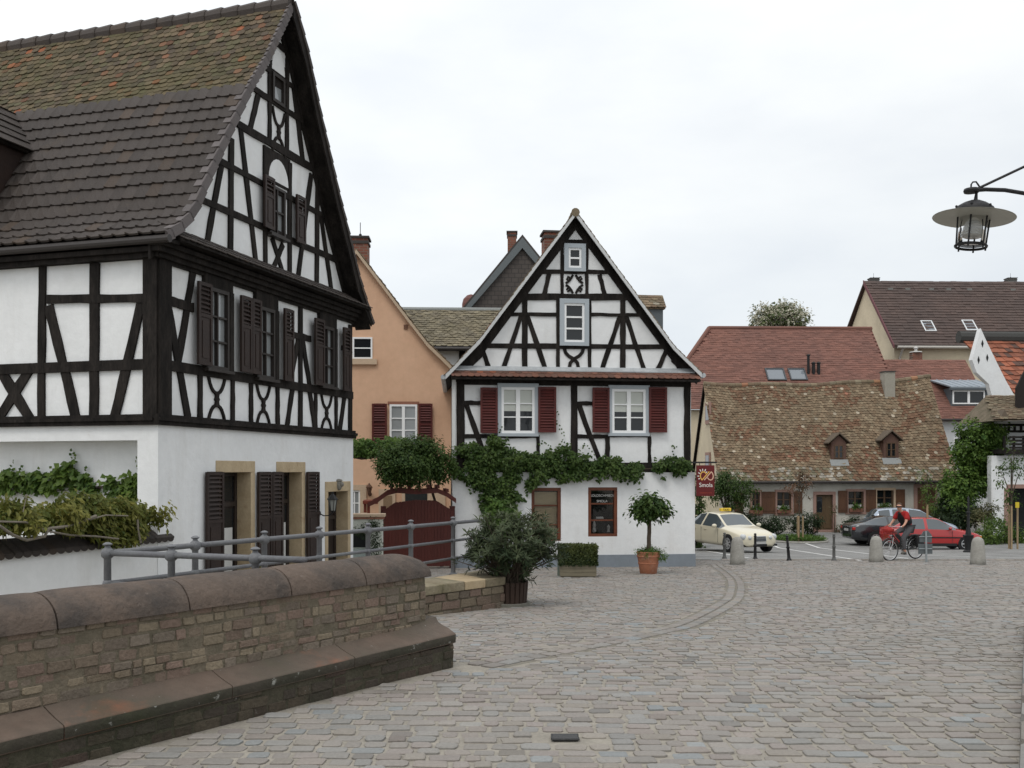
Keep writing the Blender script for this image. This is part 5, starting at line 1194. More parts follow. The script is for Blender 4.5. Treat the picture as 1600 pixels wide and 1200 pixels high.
vb = MB(); vb.prism([CP.P(-.17, zrL-.02, -RIDGE), CP.P(-.17, zeC-.3, -DPT-.3), CP.P(-.17, zeC-.5, -DPT-.3), CP.P(-.17, zrL-.22, -RIDGE)], CP.u*.06); vb.build('verge_board', TIMBER, CT)
# ================================================================ roofs behind the cottage
def brickroof(name, c1, c2, mo, bw, rh, rot, vs=.3):
    m = bpy.data.materials.new(name); m.use_nodes = True; t = m.node_tree; n = t.nodes; l = t.links; b = n['Principled BSDF']; b.inputs['Roughness'].default_value = .85
    c = n.new('ShaderNodeTexCoord'); q = n.new('ShaderNodeTexNoise'); q.inputs['Scale'].default_value = vs; q.inputs['Detail'].default_value = 8; l.new(c.outputs['Object'], q.inputs['Vector'])
    a = n.new('ShaderNodeAttribute'); a.attribute_name = 'Col'
    r_ = n.new('ShaderNodeValToRGB'); r_.color_ramp.elements[0].position = .35; r_.color_ramp.elements[0].color = (*c1, 1); r_.color_ramp.elements[1].position = .68; r_.color_ramp.elements[1].color = (*c2, 1); l.new(q.outputs['Fac'], r_.inputs[0])
    x = n.new('ShaderNodeMixRGB'); x.blend_type = 'MULTIPLY'; x.inputs[0].default_value = 1; l.new(r_.outputs[0], x.inputs[1]); l.new(a.outputs['Color'], x.inputs[2]); l.new(x.outputs[0], b.inputs['Base Color']); return m
def grey1(lo, hi): return lambda u, a: (lambda k: (k, k, k))(R.uniform(lo, hi))
# big red roof with a hip on its left
RH = thing('red_roofed_house', 'house with a broad even red tile roof and twin skylights behind the cottage', 'house', at(1235, 800, 72))
Q = Plane((at(1230, 0, 70).x, 70), (1, .03)); rz = Q.uz(1230, 514, -6)[1]; ez = Q.uz(1230, 640)[1]
x0r = Q.uz(1108, 514, -6)[0]; x0e = Q.uz(1020, 640)[0]; x1 = Q.uz(1400, 600)[0]; x1r = Q.uz(1362, 514, -6)[0]
REDR = brickroof('red_tile_roof', (.175, .078, .056), (.14, .066, .050), None, .2, .2, 0)
Lr = sqrt(36+(rz-ez)**2); SQ = lambda u, a: (Q.P(u, rz-(rz-ez)*a/Lr, -6+6*a/Lr), (Q.n*.8+V((0, 0, .6))).normalized(), None)
mb = MB(); mb.add([Q.P(x0r, rz, -6), Q.P(x1r, rz, -6), Q.P(x1+.6, ez, 0), Q.P(x0e, ez, 0), Q.P(x0r-1, rz-4, -14), Q.P(x1r, rz-4, -14)], [[0, 1, 2, 3], [0, 3, 4], [0, 4, 5, 1]]); ro = mb.build('roof', mat('roof_deck', (.12, .05, .04), .9), RH)
mb = MB(); roof_tiles(mb, SQ, x0e, x1+.6, 0, Lr, .42, .21, .05, 1.1, grey1(.80, 1.16), 'flat', True, .02, .01, trim=lambda u, a: u > x0r+(x0e-x0r)*a/Lr+.2 and u < x1r+(x1+.6-x1r)*a/Lr-.2); mb.build('roof_tiles', REDR, ro)
mb = MB(); mb.col((.9, .9, .9)); mb.tube([Q.P(x0r, rz+.05, -6), Q.P(x1r, rz+.05, -6)], .16, 8); mb.tube([Q.P(x0r, rz+.05, -6), Q.P(x0e, ez, 0)], .16, 8); mb.build('ridge_tiles', REDR, ro)
mb = MB(); mb.wbox(Q, x0e+.6, x1-.3, GZ-.3, ez, -11, -.4); mb.build('wall', CREAM, RH)
SKYG = glassmat('skylight_glass', (.16, .18, .20), .08, .8)
def skylight(parent, pl, S, px0, py0, px1, py1, Lr_, nrm, fm):
    # find a on the slope for the pixel rows by marching
    def hit(px, py):
        best = None
        for i in range(400):
            a = Lr_*i/399; p = S(0, a)[0]; o = (p-pl.o).dot(pl.n); u, z = pl.uz(px, py, o); dz = abs(z-p.z)
            if best is None or dz < best[0]: best = (dz, u, a)
        return best[1], best[2]
    ua_, aa = hit(px0, py0); ub_, ab = hit(px1, py1); lift = V((0, 0, .1))
    c = [S(ua_, aa)[0], S(ub_, aa)[0], S(ub_, ab)[0], S(ua_, ab)[0]]; nr = S(0, 1)[1]
    f = MB(); w = .09; e1 = (c[1]-c[0]).normalized(); e2 = (c[3]-c[0]).normalized()
    for (a, b_, d) in ((c[0], c[1], e2), (c[3], c[2], -e2), (c[0]+e2*w, c[3]-e2*w, e1), (c[1]+e2*w, c[2]-e2*w, -e1)): f.prism([a, b_, b_+d*w, a+d*w], nr*.16)
    o = f.build('skylight', fm, parent); g_ = MB(); g_.prism([c[0]+(e1+e2)*w, c[1]+(e2-e1)*w, c[2]-(e1+e2)*w, c[3]+(e1-e2)*w], nr*.10); g_.build('pane', SKYG, o)
FRD = mat('dark_skylight_frame', (.06, .065, .07), .5)
skylight(RH, Q, SQ, 1194, 577, 1229, 595.5, Lr, None, FRD); skylight(RH, Q, SQ, 1229.5, 577, 1262, 595.5, Lr, None, FRD)
for px_, py0, py1, r_ in ((1263, 556, 578, .10), (1271, 568, 579, .12), (1279, 568, 579, .12)):
    mb = MB(); p = Q.px(px_, py1, -2.5); z1 = Q.uz(px_, py0, -2.5)[1]; mb.tube([p-V((0, 0, .4)), V((p.x, p.y, z1))], r_, 7); mb.lathe(V((p.x, p.y, z1)), [(r_*1.5, 0), (r_*1.5, .06), (.01, .14)], 7); mb.build('vent_pipe', IRON, RH)
# lower red roof with the zinc dormer, right
LR = thing('red_roofed_house', 'lower red tile roof carrying a zinc dormer with a white window, beside the white gable', 'house', at(1480, 800, 63))
H = Plane((at(1470, 0, 70.6).x, 70.6), (1, .03)); rz2 = H.uz(1460, 563, -4.5)[1]; ez2 = H.uz(1460, 655)[1]; a_, b_ = H.uz(1395, 600)[0], H.uz(1556, 655)[0]
L2 = sqrt(4.5**2+(rz2-ez2)**2); SH_ = lambda u, a: (H.P(u, rz2-(rz2-ez2)*a/L2, -4.5+4.5*a/L2), (H.n*.7+V((0, 0, .7))).normalized(), None)
mb = MB(); mb.prism([H.P(a_, rz2, -4.5), H.P(a_, ez2, 0), H.P(a_, ez2-.15, 0), H.P(a_, ez2-.15, -9)], H.u*(b_-a_)); ro = mb.build('roof', MATS['roof_deck'], LR)
mb = MB(); roof_tiles(mb, SH_, a_, b_, 0, L2, .40, .20, .045, 1.1, grey1(.8, 1.15), 'flat', True, .02, .01); mb.build('roof_tiles', REDR, ro)
mb = MB(); mb.wbox(H, a_+.2, b_-.2, GZ-.3, ez2-.1, -8.5, -.3); mb.build('wall', mat('grey_white_wall', (.50, .52, .53), .9, var=.05), LR)
mb = MB(); mb.tube([H.P(a_, ez2-.05, .1), H.P(b_, ez2-.05, .1)], .09, 8); mb.build('gutter', mat('dark_gutter', (.035, .03, .028)), LR)
for (x0, x1) in ((1493, 1503),): u0, u1, z0, z1 = H.rect(x0, 684, x1, 702); window(LR, H.off(-.3), u0, u1, z0, z1, 1, 1, WHITEP, None, fw=.06, depth=.04)
HD = H.off(-.9); u0, u1, z0, z1 = HD.rect(1486, 606, 1547, 633); DG = mat('slate_grey_cladding', (.095, .11, .12))
mb = MB(); mb.prism([HD.P(u0, z0-.1, 0), HD.P(u1, z0-.1, 0), HD.P(u1, z1, 0), HD.P(u0, z1, 0)], H.n*-3.4); dm = mb.build('dormer', DG, LR)
mb = MB(); rr0 = H.uz(1466, 585, -4.2); mb.prism([HD.P(u0-.15, z1, .25), HD.P(u1+.15, z1, .25), HD.P(u1-.2, z1+1.0, -3.0), HD.P(u0-1.0, z1+1.0, -3.0)], V((0, 0, .08))); rf = mb.build('dormer_roof', mat('zinc_roof', (.30, .34, .375), .45, var=.08, vscale=1, metal=.3), dm)
for i in range(7): 
    t_ = i/6; p = HD.P(u0-.15+(u1-u0+.3)*t_, z1+.09, .25); q = HD.P(u0-1.0+(u1-u0+.8)*t_, z1+1.09, -3.0); mb = MB(); mb.tube([p, q], .035, 5); mb.build('standing_seam', MATS['zinc_roof'], rf)
mb = MB(); mb.wbox(HD, u0-.16, u1+.16, z1-.16, z1-.01, 0, .27); mb.build('fascia', DG, dm)
w0, w1, y0_, y1_ = HD.rect(1488, 610, 1538, 631.5); window(dm, HD, w0, w1, y0_, y1_, 2, 1, WHITEP, None, fw=.09, depth=.08, splitw=.17)
cc = H.px(1431, 563, -5.5); chimney(LR, (cc.x, cc.y), .75, .6, cc.z-1.5, H.uz(1430, 551, -5.5)[1], False, CHIM); mb = MB(); q = V((cc.x, cc.y, H.uz(1430, 551, -5.5)[1])); mb.lathe(q, [(.5, 0), (.45, .07), (.14, .08), (.12, .3), (.2, .34), (.02, .5)], 8); mb.build('chimney_pot', mat('pale_pot', (.45, .44, .42), .7), LR.children[-1])
# tall house with the big brown roof, far right
TH = thing('tall_house', 'tall cream house with a large dark brown roof and two white skylights, farthest right', 'house', at(1500, 800, 80))
K_ = Plane((at(1500, 0, 78).x, 78), (1, .03)); rz3 = K_.uz(1480, 441, -6)[1]; ez3 = K_.uz(1480, 541)[1]; a_, ar = K_.uz(1401, 541)[0], K_.uz(1347, 441, -6)[0]; b_ = K_.uz(1720, 541)[0]
L3 = sqrt(36+(rz3-ez3)**2); SK_ = lambda u, a: (K_.P(u, rz3-(rz3-ez3)*a/L3, -6+6*a/L3), (K_.n*.7+V((0, 0, .7))).normalized(), None)
ar = a_-.3; mb = MB(); mb.prism([K_.P(ar, rz3, -6), K_.P(ar, ez3, .1), K_.P(ar, ez3-.12, .1), K_.P(ar, rz3-.12, -6)], K_.u*(b_-ar)); ro = mb.build('roof', mat('roof_deck_brown', (.06, .04, .035), .9), TH)
BRR = brickroof('brown_tile_roof', (.080, .052, .043), (.062, .043, .037), None, .3, .3, 0)
mb = MB(); roof_tiles(mb, SK_, ar, b_, 0, L3, .5, .36, .08, 1.1, grey1(.82, 1.12), 'flat', False, .05, .012); mb.build('roof_tiles', BRR, ro)
mb = MB(); mb.prism([K_.P(ar, rz3, -6), K_.P(ar, rz3-6, -13), K_.P(ar, rz3-6.2, -13), K_.P(ar, rz3-.2, -6)], K_.u*(b_-ar)); mb.build('rear_roof', MATS['roof_deck_brown'], TH)
mb = MB(); mb.wbox(K_, a_, b_-.3, GZ-.3, ez3-.1, -12.5, -.45); mb.prism([K_.P(a_, ez3-.1, -.45), K_.P(a_, rz3-.15, -6), K_.P(a_, ez3-.1, -12.5)], K_.u*.4); mb.build('wall', CREAM, TH)
mb = MB(); mb.prism([K_.P(ar-.05, rz3+.12, -6), K_.P(ar-.05, ez3+.1, .2), K_.P(ar-.05, ez3-.2, .2), K_.P(ar-.05, rz3-.22, -6)], K_.u*.1); mb.build('verge_board', mat('red_verge', (.12, .045, .05), .7), TH)
mb = MB(); mb.tube([K_.P(a_, ez3-.1, .2), K_.P(b_, ez3-.1, .2)], .11, 8); mb.build('gutter', mat('pale_gutter', (.42, .40, .36), .6), TH)
mb = MB(); mb.tube([K_.P(a_+.5, ez3-.1, .1), K_.P(a_+.4, ez3-.9, -.35), K_.P(a_+.4, GZ, -.35)], .08, 7); mb.build('downpipe', MATS['pale_gutter'], TH)
FRW = mat('white_skylight_frame', (.62, .64, .64), .5)
skylight(TH, K_, SK_, 1437, 503, 1463, 519, L3, None, FRW); skylight(TH, K_, SK_, 1501, 502, 1528, 518, L3, None, FRW)
for px_ in (1365, 1579): cc = K_.px(px_, 445, -6.6); chimney(TH, (cc.x, cc.y), .75, .7, cc.z-1.5, K_.uz(px_, 436, -6.6)[1], True, mat('grey_cowl', (.16, .16, .15), .7, var=.2), rod=.5)
for px_ in (1393, 1420, 1457, 1484, 1517, 1585):
    mb = MB(); 
    u, z = K_.uz(px_, 460, -4.85); mb.box(K_.P(u, SK_(0, 1.25)[0].z+.12, -6+6*1.25/L3), K_.u*.2, K_.n*.12, V((0, 0, .09))); mb.build('vent_tile', MATS['grey_cowl'], TH)
# white parapet gable with orange roof at the right edge
WG = thing('white_gable_house', 'house with a plain white gable pierced by small slits and an orange tile roof', 'house', at(1570, 800, 58))
Wp = Plane((at(1555, 0, 57).x, 57), (1, .06)); mb = MB()
out = [(1532.5, 513), (1541, 532), (1556, 563), (1572, 595), (1584, 616), (1584, 735), (1548, 735), (1556, 656), (1551, 622), (1545, 600), (1526, 582), (1519, 562)]
mb.prism([Wp.px(*p) for p in out], Wp.n*-.4); mb.build('gable_wall', PLASTER, WG)
for x, y in ((1535, 537), (1529, 562.5), (1542.5, 559)):
    mb = MB(); q = Wp.uz(x, y); mb.prism([Wp.P(q[0], q[1]+.22), Wp.P(q[0]-.07, q[1]), Wp.P(q[0], q[1]-.22), Wp.P(q[0]+.07, q[1])], Wp.n*.02); mb.build('slit_opening', DARKIN, WG)
lp_ = [Wp.px(1536, 520, -.2), Wp.px(1586, 617, -.2)]; e_r = Wp.u*9
ORT = brickroof('orange_tile_roof', (.30, .095, .05), (.22, .085, .05), None, .3, .3, 0, .8)
Lo = (lp_[1]-lp_[0]).length
def SO(u, a): 
    t = a/Lo; p = lp_[0].lerp(lp_[1], t); z = p.z; return V((p.x, p.y, 0))+Wp.u*u-Wp.n*(4.2*(1-t))*0+V((0, 0, z)), (Wp.n*.75+V((0, 0, .65))).normalized(), None
def SO2(u, a):
    t = a/Lo; base = lp_[0].lerp(lp_[1], t); return base+Wp.u*u+Wp.n*(-2.6*(1-t)+0), (Wp.n*.78+V((0, 0, .62))).normalized(), None
mb = MB(); mb.add([SO2(0, 0)[0], SO2(9, 0)[0], SO2(9, Lo)[0], SO2(0, Lo)[0]], [[0, 1, 2, 3]]); ro = mb.build('roof', MATS['roof_deck'], WG)
def orcol(u, a):
    k = R.uniform(.65, 1.25)
    if R.random() < .10: return (.35, .55, .75)
    return (k, k, k)
mb = MB(); roof_tiles(mb, SO2, 0, 9, .1, Lo, .34, .33, .07, 1.15, orcol, 'flat', False, .06, .02); mb.build('roof_tiles', ORT, ro)
mb = MB(); mb.tube([SO2(-.1, 0)[0]+V((0, 0, .1)), SO2(9, 0)[0]+V((0, 0, .1))], .36, 10); mb.build('ridge', mat('sooty_ridge', (.055, .055, .052), .9, var=.2), ro)
mb = MB(); mb.wbox(Wp, Wp.uz(1586, 600)[0], Wp.uz(1584, 600)[0]+9, GZ, Wp.uz(1586, 617)[1], -2, -.6); mb.build('wall', PLASTER, WG)
# half-timbered barn with balcony below it
BB = thing('barn', 'white barn with mossy roof, dark timber balcony and dark doorway at the right edge', 'barn', at(1580, 832, 50))
Z = Plane((at(1580, 0, 50).x, 50), (1, .05)); ul = Z.uz(1552, 800)[0]; ur = Z.uz(1720, 800)[0]; zt = Z.uz(1580, 655)[1]
dw = Z.rect(1575.5, 763, 1650, 840); mb = MB()
wall_holes(mb, Z, Z.uz(1549, 800)[0], ur, GZ-.2, Z.uz(1580, 712)[1], [(dw[0], dw[1], GZ-.2, dw[3])], -.4, 0); mb.wbox(Z, ul+.6, ur, Z.uz(1580, 712)[1], zt, -2.2, -1.6); mb.build('wall', PLASTER, BB)
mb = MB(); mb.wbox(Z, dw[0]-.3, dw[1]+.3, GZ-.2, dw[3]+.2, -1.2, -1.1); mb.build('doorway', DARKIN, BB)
mb = MB(); mb.wbox(Z, dw[0]-.1, dw[1], dw[3], dw[3]+.2, -.1, .04); mb.build('door_lintel', PINKS, BB)
mb = MB(); mb.wbox(Z, dw[0]-.22, dw[0], GZ-.2, dw[3], -.1, .045); mb.build('door_jamb', PINKS, BB)
zbal = Z.uz(1580, 709)[1]; b0 = Z.uz(1556, 700)[0]
mb = MB(); mb.wbox(Z, b0, ur, zbal, zbal+.22, -1.5, .7); mb.build('balcony_floor', TIMBER, BB)
for y in (683, 688.5, 694, 699.5): mb = MB(); zz = Z.uz(1580, y, .65)[1]; mb.wbox(Z, b0+.35, ur, zz-.05, zz+.05, .6, .66); mb.build('balcony_rail', TIMBER, BB)
for x in (1570, 1585, 1600, 1618): mb = MB(); u = Z.uz(x, 700, .6)[0]; mb.wbox(Z, u-.05, u+.05, zbal+.2, Z.uz(1580, 681, .6)[1], .5, .6); mb.build('balcony_post', TIMBER, BB)
mb = MB(); zz = Z.uz(1580, 666, -1.6)[1]
for y in (664, 674): zz = Z.uz(1580, y, -1.6)[1]; mb.wbox(Z, ul+.6, ur, zz-.06, zz+.06, -1.6, -1.55)
for x in (1576, 1585, 1595, 1606): u = Z.uz(x, 0, -1.6)[0]; mb.wbox(Z, u-.06, u+.06, Z.uz(1580, 674, -1.6)[1], Z.uz(1580, 664, -1.6)[1], -1.6, -1.545)
mb.build('timber_frame', TIMBER, BB)
zr = Z.uz(1600, 619, -3)[1]; ze4 = Z.uz(1580, 656, .5)[1]; SZ = lambda u, a: (Z.P(u, zr-(zr-ze4)*a/4, -3+3.6*a/4), (Z.n*.55+V((0, 0, .83))).normalized(), None)
mb = MB(); mb.add([Z.P(ul+1.2, zr-.05, -3), Z.P(ur, zr-.05, -3), Z.P(ur, ze4-.05, .6), Z.P(ul-.3, ze4-.05, .6), Z.P(ul-.3, ze4-.05, -3)], [[0, 1, 2, 3], [0, 3, 4]]); ro = mb.build('roof', mat('hip_tile', (.15, .12, .085), .95, var=.35, vscale=3, base2=(.10, .085, .055), bump=.8, bscale=14), BB)
mb = MB(); roof_tiles(mb, SZ, ul-.3, ur, 0, 4, .22, .2, .03, 1.3, oldcol, 'beaver', True, .035, .014, trim=lambda u, a: u > ul+1.2-1.5*a/4); mb.build('roof_tiles', OLDT, ro)
mb = MB(); q = Z.px(1570, 657, .3); mb.prism([q+V((-.28, 0, 0)), q+V((.28, 0, 0)), q+V((0, 0, .55))], V((0, .8, 0))); mb.build('dormer', mat('grey_brown_tile', (.12, .095, .07)), BB)
EV = MB(); EV.prism([Z.px(1606, 570, -1), Z.px(1588, 606, -1), Z.px(1588, 650, -1), Z.px(1680, 650, -1), Z.px(1680, 560, -1)], Z.n*-.12); EV.build('hoist_gable', mat('dark_boards', (.018, .014, .012), .8, var=.2), BB)
# ================================================================ bollards, posts, lamp, planters
GRAN = mat('granite', (.33, .32, .29), .9, var=.14, vscale=5, base2=(.27, .26, .235), bump=.6, bscale=35, spots=[(3, .55, .75, (.2, .19, .165), .5)])
def stone_bollard(px, py, label):
    p = onground(px, py); r = thing('stone_bollard', label, 'bollard', p, 'granite bollards along the edge of the paving')
    mb = MB(); mb.lathe((p.x, p.y, p.z-.05), [(.215, 0), (.205, .2), (.188, .45), (.172, .62), (.160, .70), (.135, .765), (.09, .808), (.04, .83), (.004, .835)], 18); o = mb.build('shaft', GRAN, r, True); return r
stone_bollard(1152, 882, 'round-topped granite bollard in front of the cream taxi')
stone_bollard(1369, 878, 'round-topped granite bollard beside the bicycle\'s front wheel')
stone_bollard(1528, 882, 'round-topped granite bollard in front of the red car\'s nose')
def iron_post(px, py, top, label, lean=0.0, ma=None, ringed=True):
    p = onground(px, py); d = p.y; h = (py-top)/F*d
    r = thing('iron_post', label, 'post', p, 'slim iron posts along the parking lane')
    mb = MB(); mb.lathe((0, 0, 0), [(.085, -.05), (.085, .03), (.06, .06), (.05, .10), (.045, h*.48), (.058, h*.5), (.058, h*.54), (.042, h*.56), (.036, h*.86), (.05, h*.88), (.05, h*.9), (.028, h*.92), (.045, h*.95), (.04, h*.985), (.004, h)], 10)
    o = mb.build('shaft', ma or IRON, None); o.parent = r; autosmooth(o, 40); r.rotation_euler = (0, lean, 0); return r
POSTG = mat('weathered_post', (.10, .10, .095), .6, var=.25, vscale=6, bump=.3)
iron_post(1132, 873, 832, 'slim grey iron post in front of the taxi\'s front wheel', ma=POSTG); iron_post(1180, 874, 833, 'slim black iron post in front of the taxi\'s grille')
iron_post(1233, 876, 836, 'leaning dark iron post beside the round planting bed', radians(-5)); iron_post(1303, 876, 834, 'slim bare metal post left of the black coupe', ma=POSTG)
# traffic sign seen from the back
p = onground(1447, 878); ts = thing('traffic_sign', 'back of a grey traffic sign, triangle over plate, on a short tilted post', 'traffic sign', p); d = p.y
ALU = mat('sign_back_grey', (.115, .13, .135), .5, var=.1, metal=.3); GALV = mat('galvanised_post', (.30, .33, .34), .5, var=.1, metal=.4)
def lp(px, py, o=0): return V(((px-1447)/F*d, -o, (878-py)/F*d))
mb = MB(); mb.tube([lp(1447, 880, .03), lp(1446, 830, .03)], .032, 8); o = mb.build('post', GALV, None); o.parent = ts
mb = MB(); mb.prism([lp(1437, 847), lp(1437, 840), lp(1443, 830), lp(1450, 829), (lp(1456, 836)), lp(1456, 848)], (0, .02, 0)); o = mb.build('upper_plate', ALU, None); o.parent = ts
mb = MB(); mb.prism([lp(1435, 865.5), lp(1435, 850), lp(1457, 850), lp(1457, 865.5)], (0, .02, 0)); o = mb.build('lower_plate', ALU, None); o.parent = ts
for y in (838.5, 857.5): mb = MB(); a = lp(1436, y, .012); b_ = lp(1456, y, .012); mb.tube([a, b_], .014, 6); o = mb.build('clamp_rail', GALV, None); o.parent = ts
# black cast-iron post in front of the red car
p = onground(1513, 863); cp = thing('iron_lamp_base', 'black cast-iron post with a broad flared foot before the red car', 'post', p); d = p.y; s_ = d/F
mb = MB(); mb.lathe((0, 0, 0), [(.20, -.05), (.19, .05), (.13, .10), (.125, .2), (.16, 19*s_), (.20, 26*s_), (.205, 27*s_), (.11, 28*s_), (.09, 34*s_), (.055, 40*s_), (.05, 60*s_), (.075, 61*s_), (.075, 63*s_), (.04, 64*s_), (.035, 86*s_), (.004, 88*s_)], 14); o = mb.build('shaft', IRON, None); o.parent = cp; autosmooth(o, 40)
# ---- street lamp on its curved bracket
LD = 8.6; import mathutils
LM = thing('street_lamp', 'black hanging street lamp with a wide pale disc reflector and wire cage', 'street lamp', at(1522, 340, LD)); LB = IRON
lc = at(1521.5, 341, LD); s_ = LD/F; axt = Matrix.Rotation(radians(6), 3, 'Y') @ Matrix.Rotation(radians(0), 3, 'X')
def lq(x, z, y=0): return lc+axt @ V((x*s_, y*s_, z*s_))           # x,z in picture px around the reflector centre
def ring(mb, r, z, t, n=28):
    mb.tube([lq(r*cos(2*pi*i/n), z, r*sin(2*pi*i/n)) for i in range(n+1)], t, 6, False)
mb = MB(); mb.lathe(lc+axt @ V((0, 0, 0)), [(60*s_, 0), (60.5*s_, .6*s_), (42*s_, 4.5*s_), (26*s_, 8.5*s_), (26*s_, 7.5*s_), (42*s_, 3.5*s_), (59.5*s_, -.4*s_)], 40, axt); autosmooth(mb.build('reflector_disc', mat('enamel_reflector', (.40, .40, .36), .35, var=.06), LM), 60)
mb = MB(); mb.lathe(lc, [(29*s_, 7*s_), (30*s_, 10*s_), (28*s_, 16*s_), (18*s_, 23*s_), (9*s_, 27*s_), (3*s_, 29*s_), (2.2*s_, 37*s_), (2*s_, 45*s_)], 24, axt); autosmooth(mb.build('lamp_hood', LB, LM), 40)
mb = MB(); mb.lathe(lc, [(22*s_, 8*s_), (16*s_, -2*s_), (11*s_, -6*s_), (11*s_, -8*s_)], 20, axt); autosmooth(mb.build('inner_reflector', mat('inner_enamel', (.5, .5, .46), .3), LM), 60)
mb = MB(); mb.lathe(lc, [(13*s_, -7*s_), (16*s_, -9*s_)]+[(16*s_+(1.3*s_ if i % 2 else 0), (-10-i*2.0)*s_) for i in range(10)]+[(13*s_, -30*s_), (3*s_, -31*s_)], 22, axt); mb.build('ribbed_globe', mat('ribbed_glass', (.42, .43, .42), .15, spec=.7), LM)
mb = MB(); mb.lathe(lc, [(21*s_, 6*s_), (20*s_, -42*s_)], 24, axt); gc = mb.build('glass_cylinder', CLEAR, LM)
gc.data.polygons.foreach_set('use_smooth', [True]*len(gc.data.polygons))
mb = MB(); ring(mb, 22.5, -44, 2.2*s_); mb.build('cage_ring', LB, LM)
mb = MB(); ring(mb, 27.5, 3.0, 2.0*s_); ring(mb, 27.5, 5.5, 2.0*s_); mb.build('cage_collar', mat('slate_enamel', (.12, .135, .13), .5), LM)
for k in range(6):
    an = pi/6+pi*k/3+.45; mb = MB(); mb.tube([lq(27*cos(an), 14, 27*sin(an)), lq(24.5*cos(an), 4, 24.5*sin(an)), lq(22.5*cos(an), -41, 22.5*sin(an)), lq(22.5*cos(an), -49, 22.5*sin(an))], 1.35*s_, 6); mb.ball(lq(28*cos(an), 16, 28*sin(an)), 2.2*s_, 6, 5); mb.build('cage_bar', LB, LM)
mb = MB(); mb.lathe(at(1518, 298, LD), [(1*s_, -4*s_), (11*s_, -3*s_), (12*s_, 0), (11*s_, 3*s_), (1*s_, 4*s_)], 16); mb.build('bracket_boss', LB, LM)
arm = [at(1518, 297.5, LD), at(1540, 296, LD), at(1570, 297, LD), at(1600, 302, LD), at(1650, 317, LD), at(1720, 350, LD)]
mb = MB(); mb.tube(arm, 3.3*s_, 8); mb.build('bracket_arm', LB, LM)
mb = MB(); mb.tube([at(1528, 294.5, LD), at(1720, 204, LD)], 2.1*s_, 7); mb.build('tie_rod', LB, LM)
mb = MB(); mb.tube([at(1517, 296, LD), at(1517.5, 288, LD), at(1520, 284.5, LD), at(1525, 284, LD), at(1528, 288, LD), at(1532, 294, LD)], 1.3*s_, 6); mb.build('hook_wire', LB, LM)
q = at(1720, 350, LD); mb = MB(); mb.lathe((q.x, q.y, gz(q.y)), [(.16, -.1), (.15, .5), (.075, .65), (.06, CZ+3.4-gz(q.y)), (.03, CZ+3.6-gz(q.y))], 14); mb.build('lamp_post', LB, LM)
# ---- planters
TERRA = mat('terracotta', (.36, .145, .08), .85, var=.12, vscale=4, base2=(.29, .12, .07), bump=.3, spots=[(5, .55, .7, (.42, .30, .23), .5), (3, .6, .75, (.17, .085, .06), .5)])
POTP = onground(1013, 896); PT = thing('potted_tree', 'round-crowned standard tree in a terracotta pot before the white wall', 'potted tree', POTP); s_ = POTP.y/F
mb = MB(); mb.lathe(POTP, [(.185, 0), (.20, .015), (.235, 15*s_), (.245, 15.5*s_), (.245, 17*s_), (.236, 17.5*s_), (.262, 26*s_), (.275, 26.5*s_), (.275, 28*s_), (.266, 28.5*s_), (.275, 34*s_), (.262, 34.5*s_), (.25, 31*s_), (.001, 30*s_)], 24); autosmooth(mb.build('pot', TERRA, PT), 40)
OLN = onground(797, 946); OT = thing('oleander_tub', 'big bushy oleander in a dark slatted wooden tub at the low wall\'s end', 'potted shrub', OLN)
WOODD = mat('dark_tub_wood', (.040, .024, .017), .7, var=.25, vscale=3, bump=.4, stretch=(1, 1, .2))
mb = MB(); n_ = 22
for k in range(n_):
    an = 2*pi*k/n_; c = OLN+V((.245*cos(an), .245*sin(an), .19)); mb.box(c, V((cos(an)*.012, sin(an)*.012, 0)), V((-sin(an)*.029, cos(an)*.029, 0)), V((.012*cos(an), .012*sin(an), .165)))
mb.lathe(OLN, [(.22, .02), (.235, .30), (.02, .30)], 18); mb.build('slatted_tub', WOODD, OT)
mb = MB(); mb.lathe(OLN, [(.27, -.02), (.30, .0), (.305, .05), (.28, .055), (.02, .04)], 22); mb.build('saucer', mat('grey_saucer', (.16, .155, .13), .85, var=.15), OT)
BXP = onground(904, 902); BX = thing('hedge_planter', 'clipped box hedge in a weathered wooden trough', 'planter', BXP); s_ = BXP.y/F; GREYW = mat('weathered_plank', (.19, .165, .115), .9, var=.2, vscale=2, bump=.5, stretch=(.25, 1, 1), base2=(.13, .115, .08))
bt = MB()
for i in range(3): bt.bx(BXP.x-28.5*s_, BXP.x+28*s_, BXP.y, BXP.y+.035, BXP.z+.02+i*.083, BXP.z+.098+i*.083); bt.bx(BXP.x-28.5*s_, BXP.x+28*s_, BXP.y+.385, BXP.y+.42, BXP.z+.02+i*.083, BXP.z+.098+i*.083)
for sx in (-28.5*s_, 28*s_-.035): bt.bx(BXP.x+sx, BXP.x+sx+.035, BXP.y+.0355, BXP.y+.3845, BXP.z+.02, BXP.z+.26)
bt.bx(BXP.x-27*s_, BXP.x+26*s_, BXP.y+.036, BXP.y+.384, BXP.z+.0, BXP.z+.22); bt.build('trough', GREYW, BX)
bq = onground(900, 897); bb = thing('wooden_board', 'dark red edged wooden board standing behind the box hedge', 'board', bq); mb = MB(); dq = BXP.y+.6; a = at(871, 850, dq); b_ = at(929, 849, dq); zb = gz(dq)
mb.bx(a.x, b_.x, dq, dq+.04, zb, a.z-.06); mb.build('panel', mat('dull_green_panel', (.14, .17, .14), .8, var=.2), bb)
mb = MB(); mb.bx(a.x-.01, b_.x+.01, dq-.01, dq+.05, a.z-.058, a.z); mb.bx(b_.x-.03, b_.x+.01, dq-.0105, dq+.051, zb, a.z-.059); mb.build('edging', WOODD, bb)
